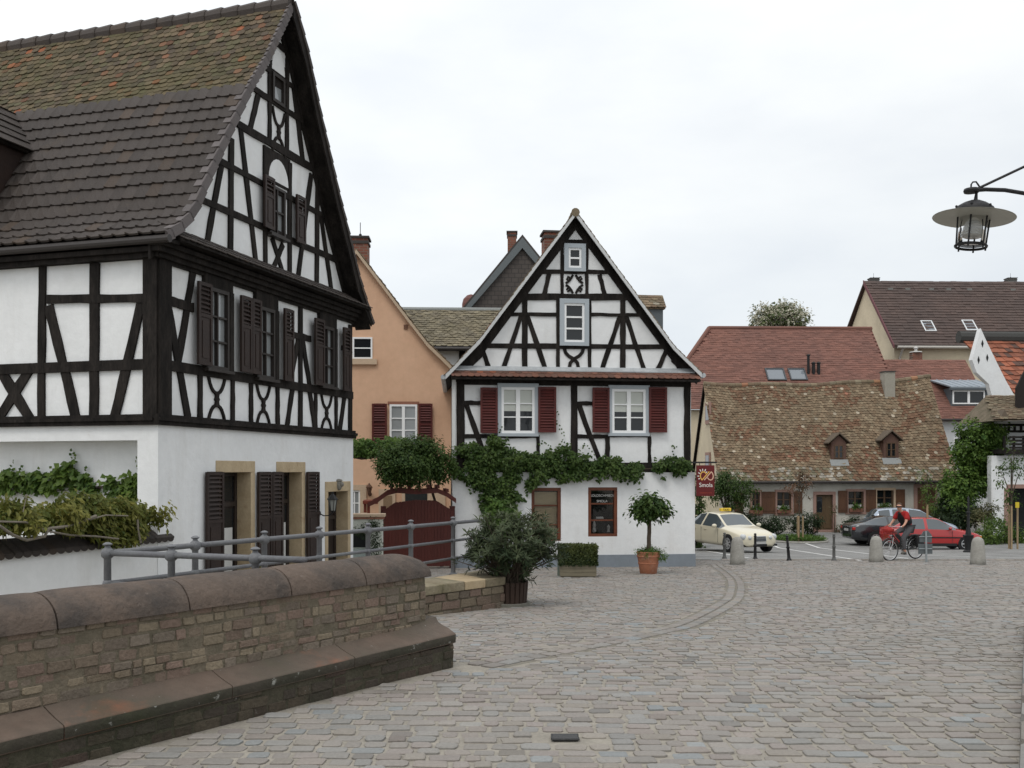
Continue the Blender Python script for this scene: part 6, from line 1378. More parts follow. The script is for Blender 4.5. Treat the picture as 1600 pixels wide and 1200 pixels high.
# ================================================================ cars
TYRE = mat('tyre_rubber', (.014, .014, .015), .8, bump=.2); RIMM = mat('alloy_rim', (.55, .56, .57), .3, metal=.7, var=.05); DARKPL = mat('dark_plastic', (.015, .015, .016), .5)
CGLASS = glassmat('car_glass', (.050, .064, .072), .03, 1.0); CHROME = mat('chrome_trim', (.6, .6, .6), .2, metal=.9); HLIGHT = mat('headlight_glass', (.50, .52, .53), .12, spec=.8); TAILR = mat('tail_lamp_red', (.42, .025, .018), .25, spec=.6)  # car glass base lifted towards blue to imitate reflected sky
PLATE = mat('number_plate', (.42, .42, .41), .5)
def car(name, label, st, Lw, wheels, wr, paint, spokes=7, plate=True, glassflags=None):
    """st: stations (x, z_low, z_sill, z_mid, z_belt, z_roof_edge, z_top, w_low, w_mid, w_belt, w_roof, sideglass, topglass), x from nose (0) to tail"""
    root = thing(name, label, 'car'); bm = bmesh.new(); rings = []
    for s in st:
        x, zl, zs, zm, zb, zr, zt, wl, wm, wb, wr_ = s[:11]
        half = [(0, zl), (wl*.9, zl), (wl, zl+.05), (wm, zs), (wm*1.005, zm), (wb, zb), (wr_, zr), (wr_*.90, zr+(zt-zr)*.45), (0, zt)]
        ring = [bm.verts.new((x, y, z)) for y, z in half]+[bm.verts.new((x, -y, z)) for y, z in half[-2:0:-1]]; rings.append(ring)
    n = len(rings[0]); cr = bm.edges.layers.float.new('crease_edge')
    idx = {}
    for i, rg in enumerate(rings):
        for j, v_ in enumerate(rg): idx[v_] = (i, j if j <= n//2 else n-j)
    for i in range(len(rings)-1):
        for j in range(n):
            f = bm.faces.new((rings[i][j], rings[i][(j+1) % n], rings[i+1][(j+1) % n], rings[i+1][j])); jj = j if j < n/2 else n-1-j
            f.material_index = 1 if (jj == 5 and st[i][11]) or (jj in (7,) and st[i][12]) else 0
    bm.faces.new(rings[0][::-1]); bm.faces.new(rings[-1])
    bm.edges.ensure_lookup_table()
    for e_ in bm.edges:
        mi = {f.material_index for f in e_.link_faces}
        (i0, j0), (i1, j1) = idx[e_.verts[0]], idx[e_.verts[1]]
        if j0 == j1: e_[cr] = {1: .5, 2: .5, 3: .25, 4: .45, 5: .55, 6: .45, 7: .1}.get(j0, 0)
        elif i0 == i1 and i0 in (0, len(rings)-1): e_[cr] = .6
        if len(mi) == 2: e_[cr] = .95
    cv_ = bm.verts.layers.float.new('crease_vert')
    for v_ in bm.verts:
        mi = [f.material_index for f in v_.link_faces]
        if 1 in mi and mi.count(1) <= 2 and 0 in mi: v_[cv_] = .75
    bmesh.ops.recalc_face_normals(bm, faces=bm.faces)
    me = bpy.data.meshes.new('tmp'); bm.to_mesh(me); bm.free(); o = bpy.data.objects.new('tmp', me); COL.objects.link(o)
    md = o.modifiers.new('s', 'SUBSURF'); md.levels = 2; md.render_levels = 2; bpy.context.view_layer.update()
    ev = bpy.data.meshes.new_from_object(o.evaluated_get(bpy.context.evaluated_depsgraph_get())); bpy.data.objects.remove(o)
    vs = [v.co.copy() for v in ev.vertices]; pols = [(list(p.vertices), p.material_index) for p in ev.polygons]
    # panels: body, windscreen, rear window, side windows
    glass = {}
    body = MB(); 
    for vi, m_ in pols:
        c = sum((vs[i] for i in vi), V((0, 0, 0)))/len(vi)
        if m_ == 0: body.add([vs[i] for i in vi], [list(range(len(vi)))])
        else:
            nn = (vs[vi[1]]-vs[vi[0]]).cross(vs[vi[2]]-vs[vi[0]]).normalized()
            key = ('windscreen' if c.x < st[len(st)//2][0] else 'rear_window') if abs(nn.y) < .55 else ('side_window', c.y > 0)
            glass.setdefault(key, MB()).add([vs[i] for i in vi], [list(range(len(vi)))])
    bo = body.build('body', paint, root); autosmooth(bo, 60)
    for k, g in glass.items(): autosmooth(g.build(k if isinstance(k, str) else 'side_window', CGLASS, root), 60)
    hw = Lw
    for wx in wheels:
        for sg in (-1, 1):
            ar = MB(); ar.lathe((wx, sg*(hw-.075), wr), [(wr*1.13, -.09), (wr*1.13, .078), (.02, .078)], 28, Matrix.Rotation(-sg*pi/2, 3, 'X')); ar.build('wheel_arch', DARKPL, root)
            ty = MB(); Mx = Matrix.Rotation(-sg*pi/2, 3, 'X'); ty.lathe((wx, sg*(hw-.09), wr), [(wr*.66, -.1), (wr*.96, -.10), (wr, -.06), (wr, .06), (wr*.96, .10), (wr*.68, .105), (wr*.66, .07)], 28, Mx); t_ = autosmooth(ty.build('wheel', TYRE, root), 40)
            rm = MB(); rm.lathe((wx, sg*(hw-.09), wr), [(wr*.68, .06), (wr*.69, .100), (wr*.60, .102), (wr*.58, .07), (wr*.2, .07), (wr*.17, .098), (.02, .10)], 28, Mx)
            for k in range(spokes):
                an = 2*pi*k/spokes; dv = V((cos(an), 0, sin(an))); pv = V((-sin(an), 0, cos(an))); c = V((wx, sg*(hw-.09+.085), wr)); rm.prism([c+dv*wr*.12+pv*wr*.07, c+dv*wr*.62+pv*wr*.10, c+dv*wr*.62-pv*wr*.10, c+dv*wr*.12-pv*wr*.07], V((0, sg*.015, 0)))
            rm.build('rim', RIMM, t_)
            dk = MB(); dk.lathe((wx, sg*(hw-.09), wr), [(wr*.57, .066), (wr*.57, .069), (.02, .069)], 20, Mx); dk.build('rim_gap', DARKPL, t_)
    return root
def put(root, loc, heading): root.location = loc; root.rotation_euler = (0, 0, heading)
def cbox(root, name, ma, c, x, y, z, bev=.02):
    mb = MB(); mb.box(c, x, y, z); o = mb.build(name, ma, root)
    if bev: bevel(o, bev, 2)
    return o
# stations: x, z_low, z_sill, z_mid, z_belt, z_redge, z_top, w_low, w_mid, w_belt, w_roof, side glass, top glass
TAXI = mat('taxi_cream', (.62, .57, .435), .28, var=.02, coat=.6, spec=.5)
st = [(.00, .30, .42, .52, .58, .62, .64, .50, .56, .52, .40, 0, 0), (.08, .22, .36, .55, .64, .70, .73, .74, .80, .74, .58, 0, 0), (.35, .20, .32, .56, .72, .80, .84, .82, .885, .82, .64, 0, 0), (.85, .20, .30, .58, .80, .89, .93, .84, .905, .86, .66, 0, 0),
      (1.38, .20, .30, .60, .88, .95, 1.00, .85, .91, .88, .68, 1, 1), (2.02, .20, .30, .61, .92, 1.36, 1.41, .85, .91, .89, .60, 1, 0), (2.16, .20, .30, .61, .92, 1.40, 1.45, .85, .91, .89, .58, 1, 0), (2.75, .20, .30, .62, .94, 1.43, 1.49, .85, .91, .89, .57, 0, 0), (2.85, .20, .30, .62, .94, 1.43, 1.485, .85, .91, .89, .57, 1, 0),
      (3.40, .20, .30, .63, .96, 1.37, 1.43, .85, .91, .88, .56, 1, 1), (3.98, .22, .32, .64, .98, 1.07, 1.10, .84, .90, .86, .60, 0, 0), (4.45, .26, .36, .66, .96, 1.02, 1.04, .80, .87, .80, .60, 0, 0), (4.78, .32, .44, .68, .88, .94, .96, .66, .72, .66, .52, 0, 0)]
TX = car('taxi', 'cream taxi saloon with a yellow roof sign parked at the house corner', st, .91, (.84, 3.70), .325, TAXI)
TX['category'] = 'taxi'
gr = MB(); gr.box((-.015, 0, .545), V((.02, 0, .004)), V((0, .25, 0)), V((.02, 0, .105))); o = bevel(gr.build('grille', CHROME, TX), .02)
gr = MB(); gr.box((-.03, 0, .545), V((.014, 0, 0)), V((0, .225, 0)), V((.014, 0, .085))); g2 = gr.build('grille_inset', mat('grille_dark', (.06, .065, .07), .4, metal=.5), o)
for k in range(4): gr = MB(); gr.box((-.045+.004*k, 0, .485+.04*k), V((.006, 0, 0)), V((0, .225, 0)), V((0, 0, .006))); gr.build('grille_bar', CHROME, o)
for sg in (-1, 1):
    for (y, r_, x) in ((.66, .115, .085), (.45, .085, .02)):
        hl = MB(); hl.lathe((x, sg*y, .60 if r_ > .1 else .575), [(r_*.95, -.12), (r_, .0), (r_*.8, .035), (r_*.4, .055), (.01, .06)], 16, Matrix.Rotation(-pi/2-.12, 3, 'Y') @ Matrix.Rotation(sg*.35, 3, 'X')); autosmooth(hl.build('headlight', HLIGHT, TX), 60)
    mr = MB(); mr.ball((1.62, sg*1.02, .97), .105, 10, 8, (.7, 1.05, .75)); mr.build('wing_mirror', TAXI, TX, True)
    cbox(TX, 'fog_intake', DARKPL, (.10, sg*.62, .29), V((.04, -sg*.03, 0)), V((.02, .15, 0)), V((0, 0, .045)))
    for x in (2.5, 3.25): cbox(TX, 'door_handle', TAXI, (x, sg*.915, .80), V((.09, 0, 0)), V((0, .012, 0)), V((0, 0, .014)), .008)
    for x in (1.55, 2.80): cbox(TX, 'door_seam', DARKPL, (x, sg*.9115, .60), V((.006, 0, 0)), V((0, .004, 0)), V((0, 0, .28)), 0)
cbox(TX, 'lower_intake', DARKPL, (.012, 0, .29), V((.03, 0, 0)), V((0, .30, 0)), V((0, 0, .05)))
cbox(TX, 'number_plate', PLATE, (-.035, 0, .385), V((.008, 0, 0)), V((0, .23, 0)), V((0, 0, .045)), .004)
cbox(TX, 'roof_sign', mat('taxi_sign_yellow', (.72, .50, .05), .5), (2.45, 0, 1.56), V((.07, 0, 0)), V((0, .24, 0)), V((0, 0, .065)), .02)
def lettering(root, txt, size, mtx, ma):
    cu = bpy.data.curves.new('lettering', 'FONT'); cu.body = txt; cu.size = size; cu.align_x = 'CENTER'; cu.extrude = .002
    to = bpy.data.objects.new('tmp', cu); COL.objects.link(to); bpy.context.view_layer.update()
    me = bpy.data.meshes.new_from_object(to.evaluated_get(bpy.context.evaluated_depsgraph_get())); bpy.data.objects.remove(to)
    me.transform(mtx); lo = bpy.data.objects.new('lettering', me); COL.objects.link(lo); me.materials.clear(); me.materials.append(ma); lo.parent = root
rot = Matrix(((0, 0, -1, 0), (-1, 0, 0, 0), (0, 1, 0, 0), (0, 0, 0, 1)))   # text facing -x (the nose)
lettering(TX, 'TAXI', .13, Matrix.Translation((2.376, 0, 1.515)) @ rot, DARKPL)
q = onground(1188, 864); put(TX, (q.x, q.y, gz(q.y)), radians(0))
# heading: nose towards the camera and to the right
hd = radians(110); TX.rotation_euler = (radians(0), 0, hd)
BLACKP = mat('black_car_paint', (.012, .014, .017), .2, coat=.8, spec=.5)
st2 = [(.00, .30, .42, .52, .60, .63, .65, .52, .58, .54, .4, 0, 0), (.10, .22, .34, .55, .66, .71, .74, .74, .80, .74, .58, 0, 0), (.45, .2, .3, .57, .74, .80, .83, .82, .875, .82, .64, 0, 0), (1.0, .2, .28, .58, .82, .88, .92, .84, .89, .86, .66, 0, 0),
       (1.60, .2, .28, .60, .88, .93, .98, .85, .89, .86, .68, 1, 1), (2.30, .2, .28, .60, .91, 1.28, 1.33, .85, .89, .87, .58, 1, 0), (2.9, .2, .28, .62, .93, 1.33, 1.385, .85, .89, .87, .55, 0, 0), (2.99, .2, .28, .62, .93, 1.33, 1.38, .85, .89, .87, .55, 1, 0),
       (3.50, .2, .28, .64, .96, 1.22, 1.28, .85, .89, .86, .55, 1, 1), (4.02, .22, .32, .66, .98, 1.05, 1.08, .84, .88, .84, .60, 0, 0), (4.40, .26, .36, .68, .97, 1.01, 1.03, .78, .84, .78, .60, 0, 0), (4.60, .34, .46, .68, .88, .93, .95, .66, .72, .66, .52, 0, 0)]
BM = car('coupe', 'black two-door coupe parked side-on with its tail to the left', st2, .89, (.80, 3.58), .33, BLACKP, 7)
for sg in (-1, 1):
    cbox(BM, 'tail_lamp', TAILR, (4.50, sg*.66, .80), V((.05, -sg*.06, 0)), V((sg*.06, .14, 0)), V((0, 0, .065)), .02)
    cbox(BM, 'door_seam', DARKPL, (1.75, sg*.892, .58), V((.006, 0, 0)), V((0, .004, 0)), V((0, 0, .26)), 0)
    cbox(BM, 'door_handle', BLACKP, (2.75, sg*.895, .78), V((.09, 0, 0)), V((0, .012, 0)), V((0, 0, .014)), .008)
cbox(BM, 'number_plate', PLATE, (4.62, 0, .72), V((.008, 0, 0)), V((0, .25, 0)), V((0, 0, .055)), .004)
cbox(BM, 'roof_aerial', DARKPL, (3.35, 0, 1.36), V((.07, 0, 0)), V((0, .02, 0)), V((.02, 0, .03)), .01)
REDP = mat('red_car_paint', (.36, .018, .018), .25, coat=.6, spec=.5)
st3 = [(.00, .34, .44, .52, .58, .60, .62, .5, .58, .54, .4, 0, 0), (.10, .26, .36, .55, .64, .68, .70, .72, .78, .72, .56, 0, 0), (.5, .22, .32, .58, .74, .79, .82, .8, .83, .78, .6, 0, 0), (.98, .2, .3, .60, .82, .88, .91, .81, .84, .80, .62, 0, 0),
       (1.12, .2, .3, .60, .86, .91, .96, .81, .84, .81, .62, 1, 1), (1.78, .2, .3, .61, .88, 1.30, 1.36, .81, .84, .81, .56, 1, 0), (2.30, .2, .3, .62, .89, 1.34, 1.395, .81, .84, .81, .54, 0, 0), (2.40, .2, .3, .62, .89, 1.34, 1.395, .81, .84, .81, .54, 1, 0),
       (2.98, .2, .3, .63, .90, 1.31, 1.37, .81, .84, .81, .54, 0, 1), (3.10, .2, .3, .63, .90, 1.27, 1.33, .81, .84, .80, .54, 0, 1), (3.62, .24, .34, .64, .90, .98, 1.02, .78, .82, .77, .56, 0, 0), (3.86, .32, .42, .64, .80, .85, .87, .68, .74, .68, .5, 0, 0)]
RC = car('hatchback', 'small red hatchback parked nose to the right behind the cyclist', st3, .84, (.74, 3.16), .285, REDP, 5)
for sg in (-1, 1):
    cbox(RC, 'side_strip', DARKPL, (1.9, sg*.846, .545), V((1.1, 0, 0)), V((0, .012, 0)), V((0, 0, .025)), .008); mr = MB(); mr.ball((1.42, sg*.93, .93), .10, 10, 8, (.7, 1, .75)); mr.build('wing_mirror', REDP, RC, True)
    cbox(RC, 'sill', DARKPL, (1.95, sg*.815, .24), V((.85, 0, 0)), V((0, .03, 0)), V((0, 0, .06)), .01)
    for x in (1.30, 2.35): cbox(RC, 'door_seam', DARKPL, (x, sg*.842, .58), V((.006, 0, 0)), V((0, .004, 0)), V((0, 0, .26)), 0)
    cbox(RC, 'indicator', mat('amber_lens', (.5, .18, .02), .3), (.09, sg*.68, .57), V((.04, -sg*.05, 0)), V((sg*.02, .05, 0)), V((0, 0, .045)), .01)
    cbox(RC, 'headlight', HLIGHT, (.04, sg*.50, .575), V((.04, -sg*.02, 0)), V((sg*.02, .12, 0)), V((0, 0, .055)), .01)
cbox(RC, 'front_bumper', DARKPL, (.02, 0, .40), V((.08, 0, 0)), V((0, .70, 0)), V((0, 0, .07)), .03)
q = onground(1541, 859); put(RC, (q.x, q.y+.9, gz(q.y+.9)), radians(176))
SILV = mat('silver_blue_paint', (.36, .42, .50), .25, coat=.6, spec=.5)
st4 = [(.00, .34, .44, .54, .62, .66, .68, .5, .58, .54, .4, 0, 0), (.10, .26, .36, .58, .70, .76, .79, .72, .80, .74, .56, 0, 0), (.5, .22, .32, .62, .80, .88, .92, .82, .87, .82, .62, 0, 0), (1.0, .2, .3, .66, .92, 1.0, 1.04, .83, .88, .84, .64, 1, 1),
       (1.8, .2, .3, .68, .97, 1.48, 1.54, .83, .88, .85, .60, 1, 0), (2.4, .2, .3, .68, .98, 1.56, 1.62, .83, .88, .85, .58, 0, 0), (2.5, .2, .3, .68, .98, 1.56, 1.62, .83, .88, .85, .58, 1, 0), (3.2, .2, .3, .68, 1.0, 1.55, 1.61, .83, .88, .85, .58, 0, 0), (3.3, .2, .3, .68, 1.0, 1.54, 1.60, .83, .88, .85, .58, 1, 0), (3.85, .22, .32, .70, 1.0, 1.48, 1.54, .83, .88, .84, .56, 0, 1),
       (4.20, .26, .36, .70, .98, 1.06, 1.10, .80, .85, .80, .62, 0, 0), (4.38, .34, .44, .68, .86, .92, .94, .70, .76, .70, .52, 0, 0)]
SV = car('estate_car', 'pale blue-silver estate car parked behind the red hatchback', st4, .88, (.85, 3.45), .31, SILV, 6)
put(SV, at(1500, 0, 49.2)*1.0, radians(176)); SV.location.z = gz(49.2)
SV.location.x = at(1490, 0, 49.2).x
q = at(1318, 858, 46.3); put(BM, (q.x+4.6, 46.0, gz(46)), radians(181.5))
# ================================================================ foliage
def leaf(mb, p, nrm, tip, ln, wd, c):
    """one folded leaf of two triangles each side of its midrib"""
    tip = (tip-nrm*tip.dot(nrm))
    if tip.length < 1e-4: tip = nrm.orthogonal()
    tip.normalize(); sd = nrm.cross(tip)*wd*.5; m = p+tip*ln*.45
    mb.cur = (c, c, c); mb.cols = True
    mb.add([p, m+sd+nrm*wd*.12, p+tip*ln-nrm*ln*.06, m-sd+nrm*wd*.12], [[0, 1, 2], [0, 2, 3]])
def rdir():
    while True:
        v = V((R.uniform(-1, 1), R.uniform(-1, 1), R.uniform(-1, 1)))
        if .05 < v.length < 1: return v.normalized()
def foliage(mb, blobs, n, ln, wd, droop=.3, shell=.55, clump=1.0, gap=-.25, freq=2.2, seed=0, cr=(0, 1)):
    """leaves through the volume of ellipsoids, grouped in clumps, thinned where a noise field leaves gaps"""
    tot = sum(b[1][0]*b[1][1]*b[1][2] for b in blobs)
    for c, r in blobs:
        c = V(c); k = max(4, int(n*r[0]*r[1]*r[2]/tot)); cl = max(3, int(k/14))
        for _ in range(cl):
            d = rdir(); q = (shell+(1-shell)*R.random())*(R.random()**.25)
            q *= 1+.22*noise.noise(d*1.7+V((seed, 3, c.x)))
            cc = c+V((d.x*r[0]*q, d.y*r[1]*q, d.z*r[2]*q))
            if noise.noise(cc*freq+V((seed, 0, 0))) < gap: continue
            hue = min(1, max(0, R.gauss(.45, .22)))
            for _ in range(14):
                o = rdir()*R.random()*ln*2.1*clump; p = cc+o
                nr = (d*.6+V((0, 0, .75))+rdir()*.75).normalized(); tp = (d+rdir()*.9-V((0, 0, droop*2))).normalized()
                leaf(mb, p, nr, tp, ln*R.uniform(.65, 1.25), wd*R.uniform(.7, 1.2), cr[0]+(cr[1]-cr[0])*min(1, max(0, hue+R.gauss(0, .13))))
def in_poly(x, y, poly):
    c = False
    for i in range(len(poly)):
        (x0, y0), (x1, y1) = poly[i-1], poly[i]
        if (y0 > y) != (y1 > y) and x < (x1-x0)*(y-y0)/(y1-y0)+x0: c = not c
    return c
def wall_foliage(mb, pl, poly, n, ln, wd, o0=.03, o1=.3, droop=.8, seed=0, gap=-.35, freq=2.5, edge=5):
    xs_ = [p[0] for p in poly]; ys_ = [p[1] for p in poly]; k = 0; tries = 0
    while k < n and tries < n*12:
        tries += 1
        x, y = R.uniform(min(xs_), max(xs_)), R.uniform(min(ys_), max(ys_))
        if not in_poly(x+R.gauss(0, edge*.5), y+R.gauss(0, edge*.5), poly): continue
        u, z = pl.uz(x, y)
        q = noise.noise(V((u*freq, z*freq, seed)))
        if q < gap: continue
        p = pl.P(u, z, o0+(o1-o0)*R.random()*(.45+.55*max(0, q+.4)))
        for _ in range(4):
            nr = (pl.n*.8+V((0, 0, .55))+rdir()*.6).normalized(); tp = (V((0, 0, -droop))+rdir()*.8+pl.n*.35).normalized()
            leaf(mb, p+rdir()*ln*.9*R.random(), nr, tp, ln*R.uniform(.6, 1.25), wd*R.uniform(.7, 1.2), min(1, max(0, .45+q*.45+R.gauss(0, .18)))); k += 1
BARK = mat('bark', (.085, .065, .048), .95, var=.3, vscale=5, base2=(.06, .048, .036), bump=.9, bscale=30, stretch=(1, 1, .3))
STAKE = mat('stake_wood', (.30, .22, .13), .85, var=.2, vscale=3, bump=.4, stretch=(1, 1, .2))
IVY = leafmat('ivy_leaf', (.026, .060, .014), (.095, .145, .035)); IVYL = leafmat('young_leaf', (.05, .11, .022), (.12, .19, .04)); DKL = leafmat('dark_leaf', (.014, .030, .012), (.045, .07, .025))
OLE = leafmat('oleander_leaf', (.024, .040, .017), (.095, .115, .055), .2); WIS = leafmat('wisteria_leaf', (.060, .095, .018), (.225, .205, .045)); BOXL = leafmat('box_leaf', (.018, .034, .010), (.10, .115, .030), .2); MIDL = leafmat('mid_leaf', (.040, .085, .018), (.13, .19, .035))
MIDV = leafmat('vine_leaf', (.045, .10, .02), (.15, .23, .045)); REDL = leafmat('reddish_leaf', (.07, .06, .028), (.20, .10, .065)); GRAYL = leafmat('olive_leaf', (.06, .07, .03), (.16, .15, .07))
def twig_tree(mb, base, top, r0, r1, wob=.04, n=7):
    pts = [base.lerp(top, i/n)+V((R.uniform(-wob, wob), R.uniform(-wob, wob), 0))*(0 if i == 0 else 1) for i in range(n+1)]; mb.tube(pts, [r0+(r1-r0)*i/n for i in range(n+1)], 8); return pts
# --- ivy on the goldsmith's house
iv = thing('wall_ivy', 'dark ivy trained as a band across the white front of the goldsmith\'s house', 'climbing plant', M.px(775, 860, .15))
Mi = M.off(.05)
band = [(703, 712), (722, 694), (756, 692), (772, 678), (790, 688), (806, 704), (838, 710), (868, 702), (884, 690), (896, 710), (950, 716), (998, 722), (1001, 742), (984, 752), (950, 742), (905, 748), (872, 752), (842, 750), (826, 768), (806, 788), (786, 800), (768, 806), (752, 792), (742, 766), (726, 746), (703, 744)]
mb = MB(); wall_foliage(mb, Mi, band, 8200, .10, .08, .02, .34, seed=1, gap=-.36)
wall_foliage(mb, Mi, [(1020, 724), (1044, 714), (1068, 718), (1079, 728), (1064, 740), (1040, 746), (1018, 738)], 800, .10, .08, .02, .25, seed=5)
for path in ([(884, 700), (878, 675), (868, 655), (872, 640)], [(770, 690), (782, 672), (776, 660)], [(868, 705), (850, 690), (838, 695)], [(930, 716), (915, 695), (905, 705)], [(1050, 716), (1056, 700), (1048, 696)], [(700, 720), (712, 700), (730, 690)]):
    for a, b_ in zip(path, path[1:]):
        for i in range(7): t = i/7; p = Mi.px(a[0]+(b_[0]-a[0])*t+R.gauss(0, 1.5), a[1]+(b_[1]-a[1])*t, .04); leaf(mb, p, (M.n+rdir()*.5).normalized(), rdir(), .06, .05, R.random())
mb.build('leaves', IVY, iv)
mb = MB(); wall_foliage(mb, Mi, [(756, 792), (772, 778), (796, 780), (808, 800), (806, 830), (780, 842), (760, 835)], 1500, .10, .08, .05, .6, seed=9, gap=-.6); mb.build('young_leaves', IVYL, iv)
mb = MB()
for path in ([(782, 880), (780, 850), (775, 800), (780, 760), (800, 735), (860, 728), (940, 730), (1000, 733), (1070, 730)], [(775, 800), (755, 760), (730, 725)], [(780, 760), (765, 715), (772, 690)]): mb.tube([Mi.px(x, y, .03) for x, y in path], [.035-.003*i for i in range(len(path))], 6)
mb.build('stem', BARK, iv)
# --- rose bush spilling over the gate canopy, and the vine on the apricot wall
def bl(px, py, d, rx, ry, depth=None): s_ = d/F; return (at(px, py, d), (rx*s_, (depth or rx)*s_, ry*s_))
rb = thing('climbing_bush', 'dense dark green climbing bush spilling over the red gate\'s canopy', 'bush', at(650, 765, 25.2))
mb = MB(); foliage(mb, [bl(640, 726, 25.3, 56, 36), bl(668, 715, 25.5, 42, 32), bl(612, 735, 25.2, 30, 24), bl(690, 735, 25.5, 24, 26), bl(650, 697, 25.3, 36, 18), bl(610, 715, 25.3, 32, 24)], 17000, .085, .05, seed=3, gap=-.6); mb.build('leaves', DKL if False else IVY, rb)
mb = MB(); twig_tree(mb, at(690, 885, 26.3), at(672, 740, 26.0), .05, .03); mb.build('stem', BARK, rb)
vn_ = thing('wall_vine', 'light green vine trained along the apricot house beside the black timbered corner', 'climbing plant', at(575, 712, 27)); A1 = A.off(2.6)
mb = MB(); wall_foliage(mb, A1, [(545, 692), (560, 686), (585, 690), (620, 682), (640, 694), (618, 706), (590, 712), (570, 712), (545, 708)], 1600, .10, .08, 0, .5, seed=4); mb.build('leaves', IVYL, vn_)
mb = MB(); mb.tube([A1.px(545, 712, .1), A1.px(565, 716, .1), A1.px(600, 712, .1), A1.px(640, 706, .1)], .05, 6); mb.build('stem', BARK, vn_)
# --- oleander: rosettes of long leaves on forked stems
top = OLN+V((0, 0, .30)); mb = MB(); sm = MB(); s_ = OLN.y/F
for i in range(620):
    d = rdir(); d.z = abs(d.z)*1.05-.35 if R.random() < .6 else d.z; d.normalize()
    q = R.uniform(.45, 1.0)**.6*(1+.34*noise.noise(d*2.6+V((7, 0, 0))))*(1.14 if R.random() < .12 else 1)
    c = OLN+V((d.x*.70*q+.03, d.y*.62*q, .86+d.z*.56*q))
    if c.z < OLN.z+.30: c.z = OLN.z+.30+R.random()*.2
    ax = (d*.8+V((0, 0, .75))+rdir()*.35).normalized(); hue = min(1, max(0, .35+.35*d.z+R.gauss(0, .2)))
    for k in range(9):
        an = k*2.4+R.random(); pr = ax.orthogonal(); pr.rotate(Matrix.Rotation(an, 3, ax)); tp = (pr*R.uniform(.5, 1.1)+ax*R.uniform(.2, .9)).normalized()
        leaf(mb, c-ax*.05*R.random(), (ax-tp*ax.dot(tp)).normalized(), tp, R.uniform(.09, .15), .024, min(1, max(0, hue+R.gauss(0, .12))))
    if i % 5 == 0: sm.tube([top+V((R.uniform(-.12, .12), R.uniform(-.12, .12), -.05)), top.lerp(c, .5)+V((0, 0, .05)), c], [.014, .010, .005], 5)
mb.build('leaves', OLE, OT); sm.build('stem', BARK, OT)
# --- clipped box
mb = MB(); s_ = BXP.y/F; hc = V((BXP.x+0*s_, BXP.y+.21, BXP.z+.26)); hx, hy, hz = 29*s_, .25, 31*s_
for _ in range(7500):
    f = R.randrange(5); a, b_ = R.uniform(-1, 1), R.uniform(-1, 1); w = 1-.10*R.random()
    p = {0: V((a, b_, w*2-1)), 1: V((a, -w, b_)), 2: V((a, w, b_)), 3: V((-w, a, b_)), 4: V((w, a, b_))}[f]; nr = {0: V((0, 0, 1)), 1: V((0, -1, 0)), 2: V((0, 1, 0)), 3: V((-1, 0, 0)), 4: V((1, 0, 0))}[f]
    bulge = 1+.16*noise.noise(V((p.x*2.2, p.y*2, p.z*2.2)))-.05*(abs(p.x)*max(0, p.z))**2
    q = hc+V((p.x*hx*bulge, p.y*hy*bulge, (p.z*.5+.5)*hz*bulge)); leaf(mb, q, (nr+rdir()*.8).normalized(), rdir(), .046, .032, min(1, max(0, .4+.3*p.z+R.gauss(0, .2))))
mb.build('leaves', BOXL, BX); mb = MB(); mb.bx(hc.x-hx*.86, hc.x+hx*.86, hc.y-hy*.8, hc.y+hy*.8, hc.z-.05, hc.z+hz*.86); mb.build('hedge_core', mat('dark_hedge_core', (.014, .016, .008), .95), BX)  # opaque dark box added inside the leaves to block the see-through
# --- potted standard tree
s_ = POTP.y/F; mb = MB(); foliage(mb, [(POTP+V((3*s_, 0, 103*s_)), (.44, .44, .24)), (POTP+V((2*s_, 0, 112*s_)), (.30, .3, .20)), (POTP+V((-10*s_, -.1, 96*s_)), (.3, .3, .16)), (POTP+V((16*s_, -.1, 97*s_)), (.28, .3, .15))], 2600, .115, .07, droop=.7, seed=8, gap=-.6); mb.build('crown', MIDL if False else IVY, PT)
mb = MB(); twig_tree(mb, POTP+V((0, 0, 28*s_)), POTP+V((2*s_, 0, 92*s_)), .052, .045, .006); [mb.tube([POTP+V((2*s_, 0, 90*s_)), POTP+V((cos(a)*.22, sin(a)*.22, 104*s_))], [.03, .012], 6) for a in (0, 1.3, 2.5, 3.8, 5)]; mb.build('trunk', BARK, PT)
mb = MB(); foliage(mb, [(POTP+V((2*s_, -.02, 34*s_)), (.36, .34, .13)), (POTP+V((20*s_, -.1, 28*s_)), (.14, .16, .13))], 2400, .045, .018, droop=-.2, seed=2, gap=-.8); mb.build('underplanting', IVYL, PT)
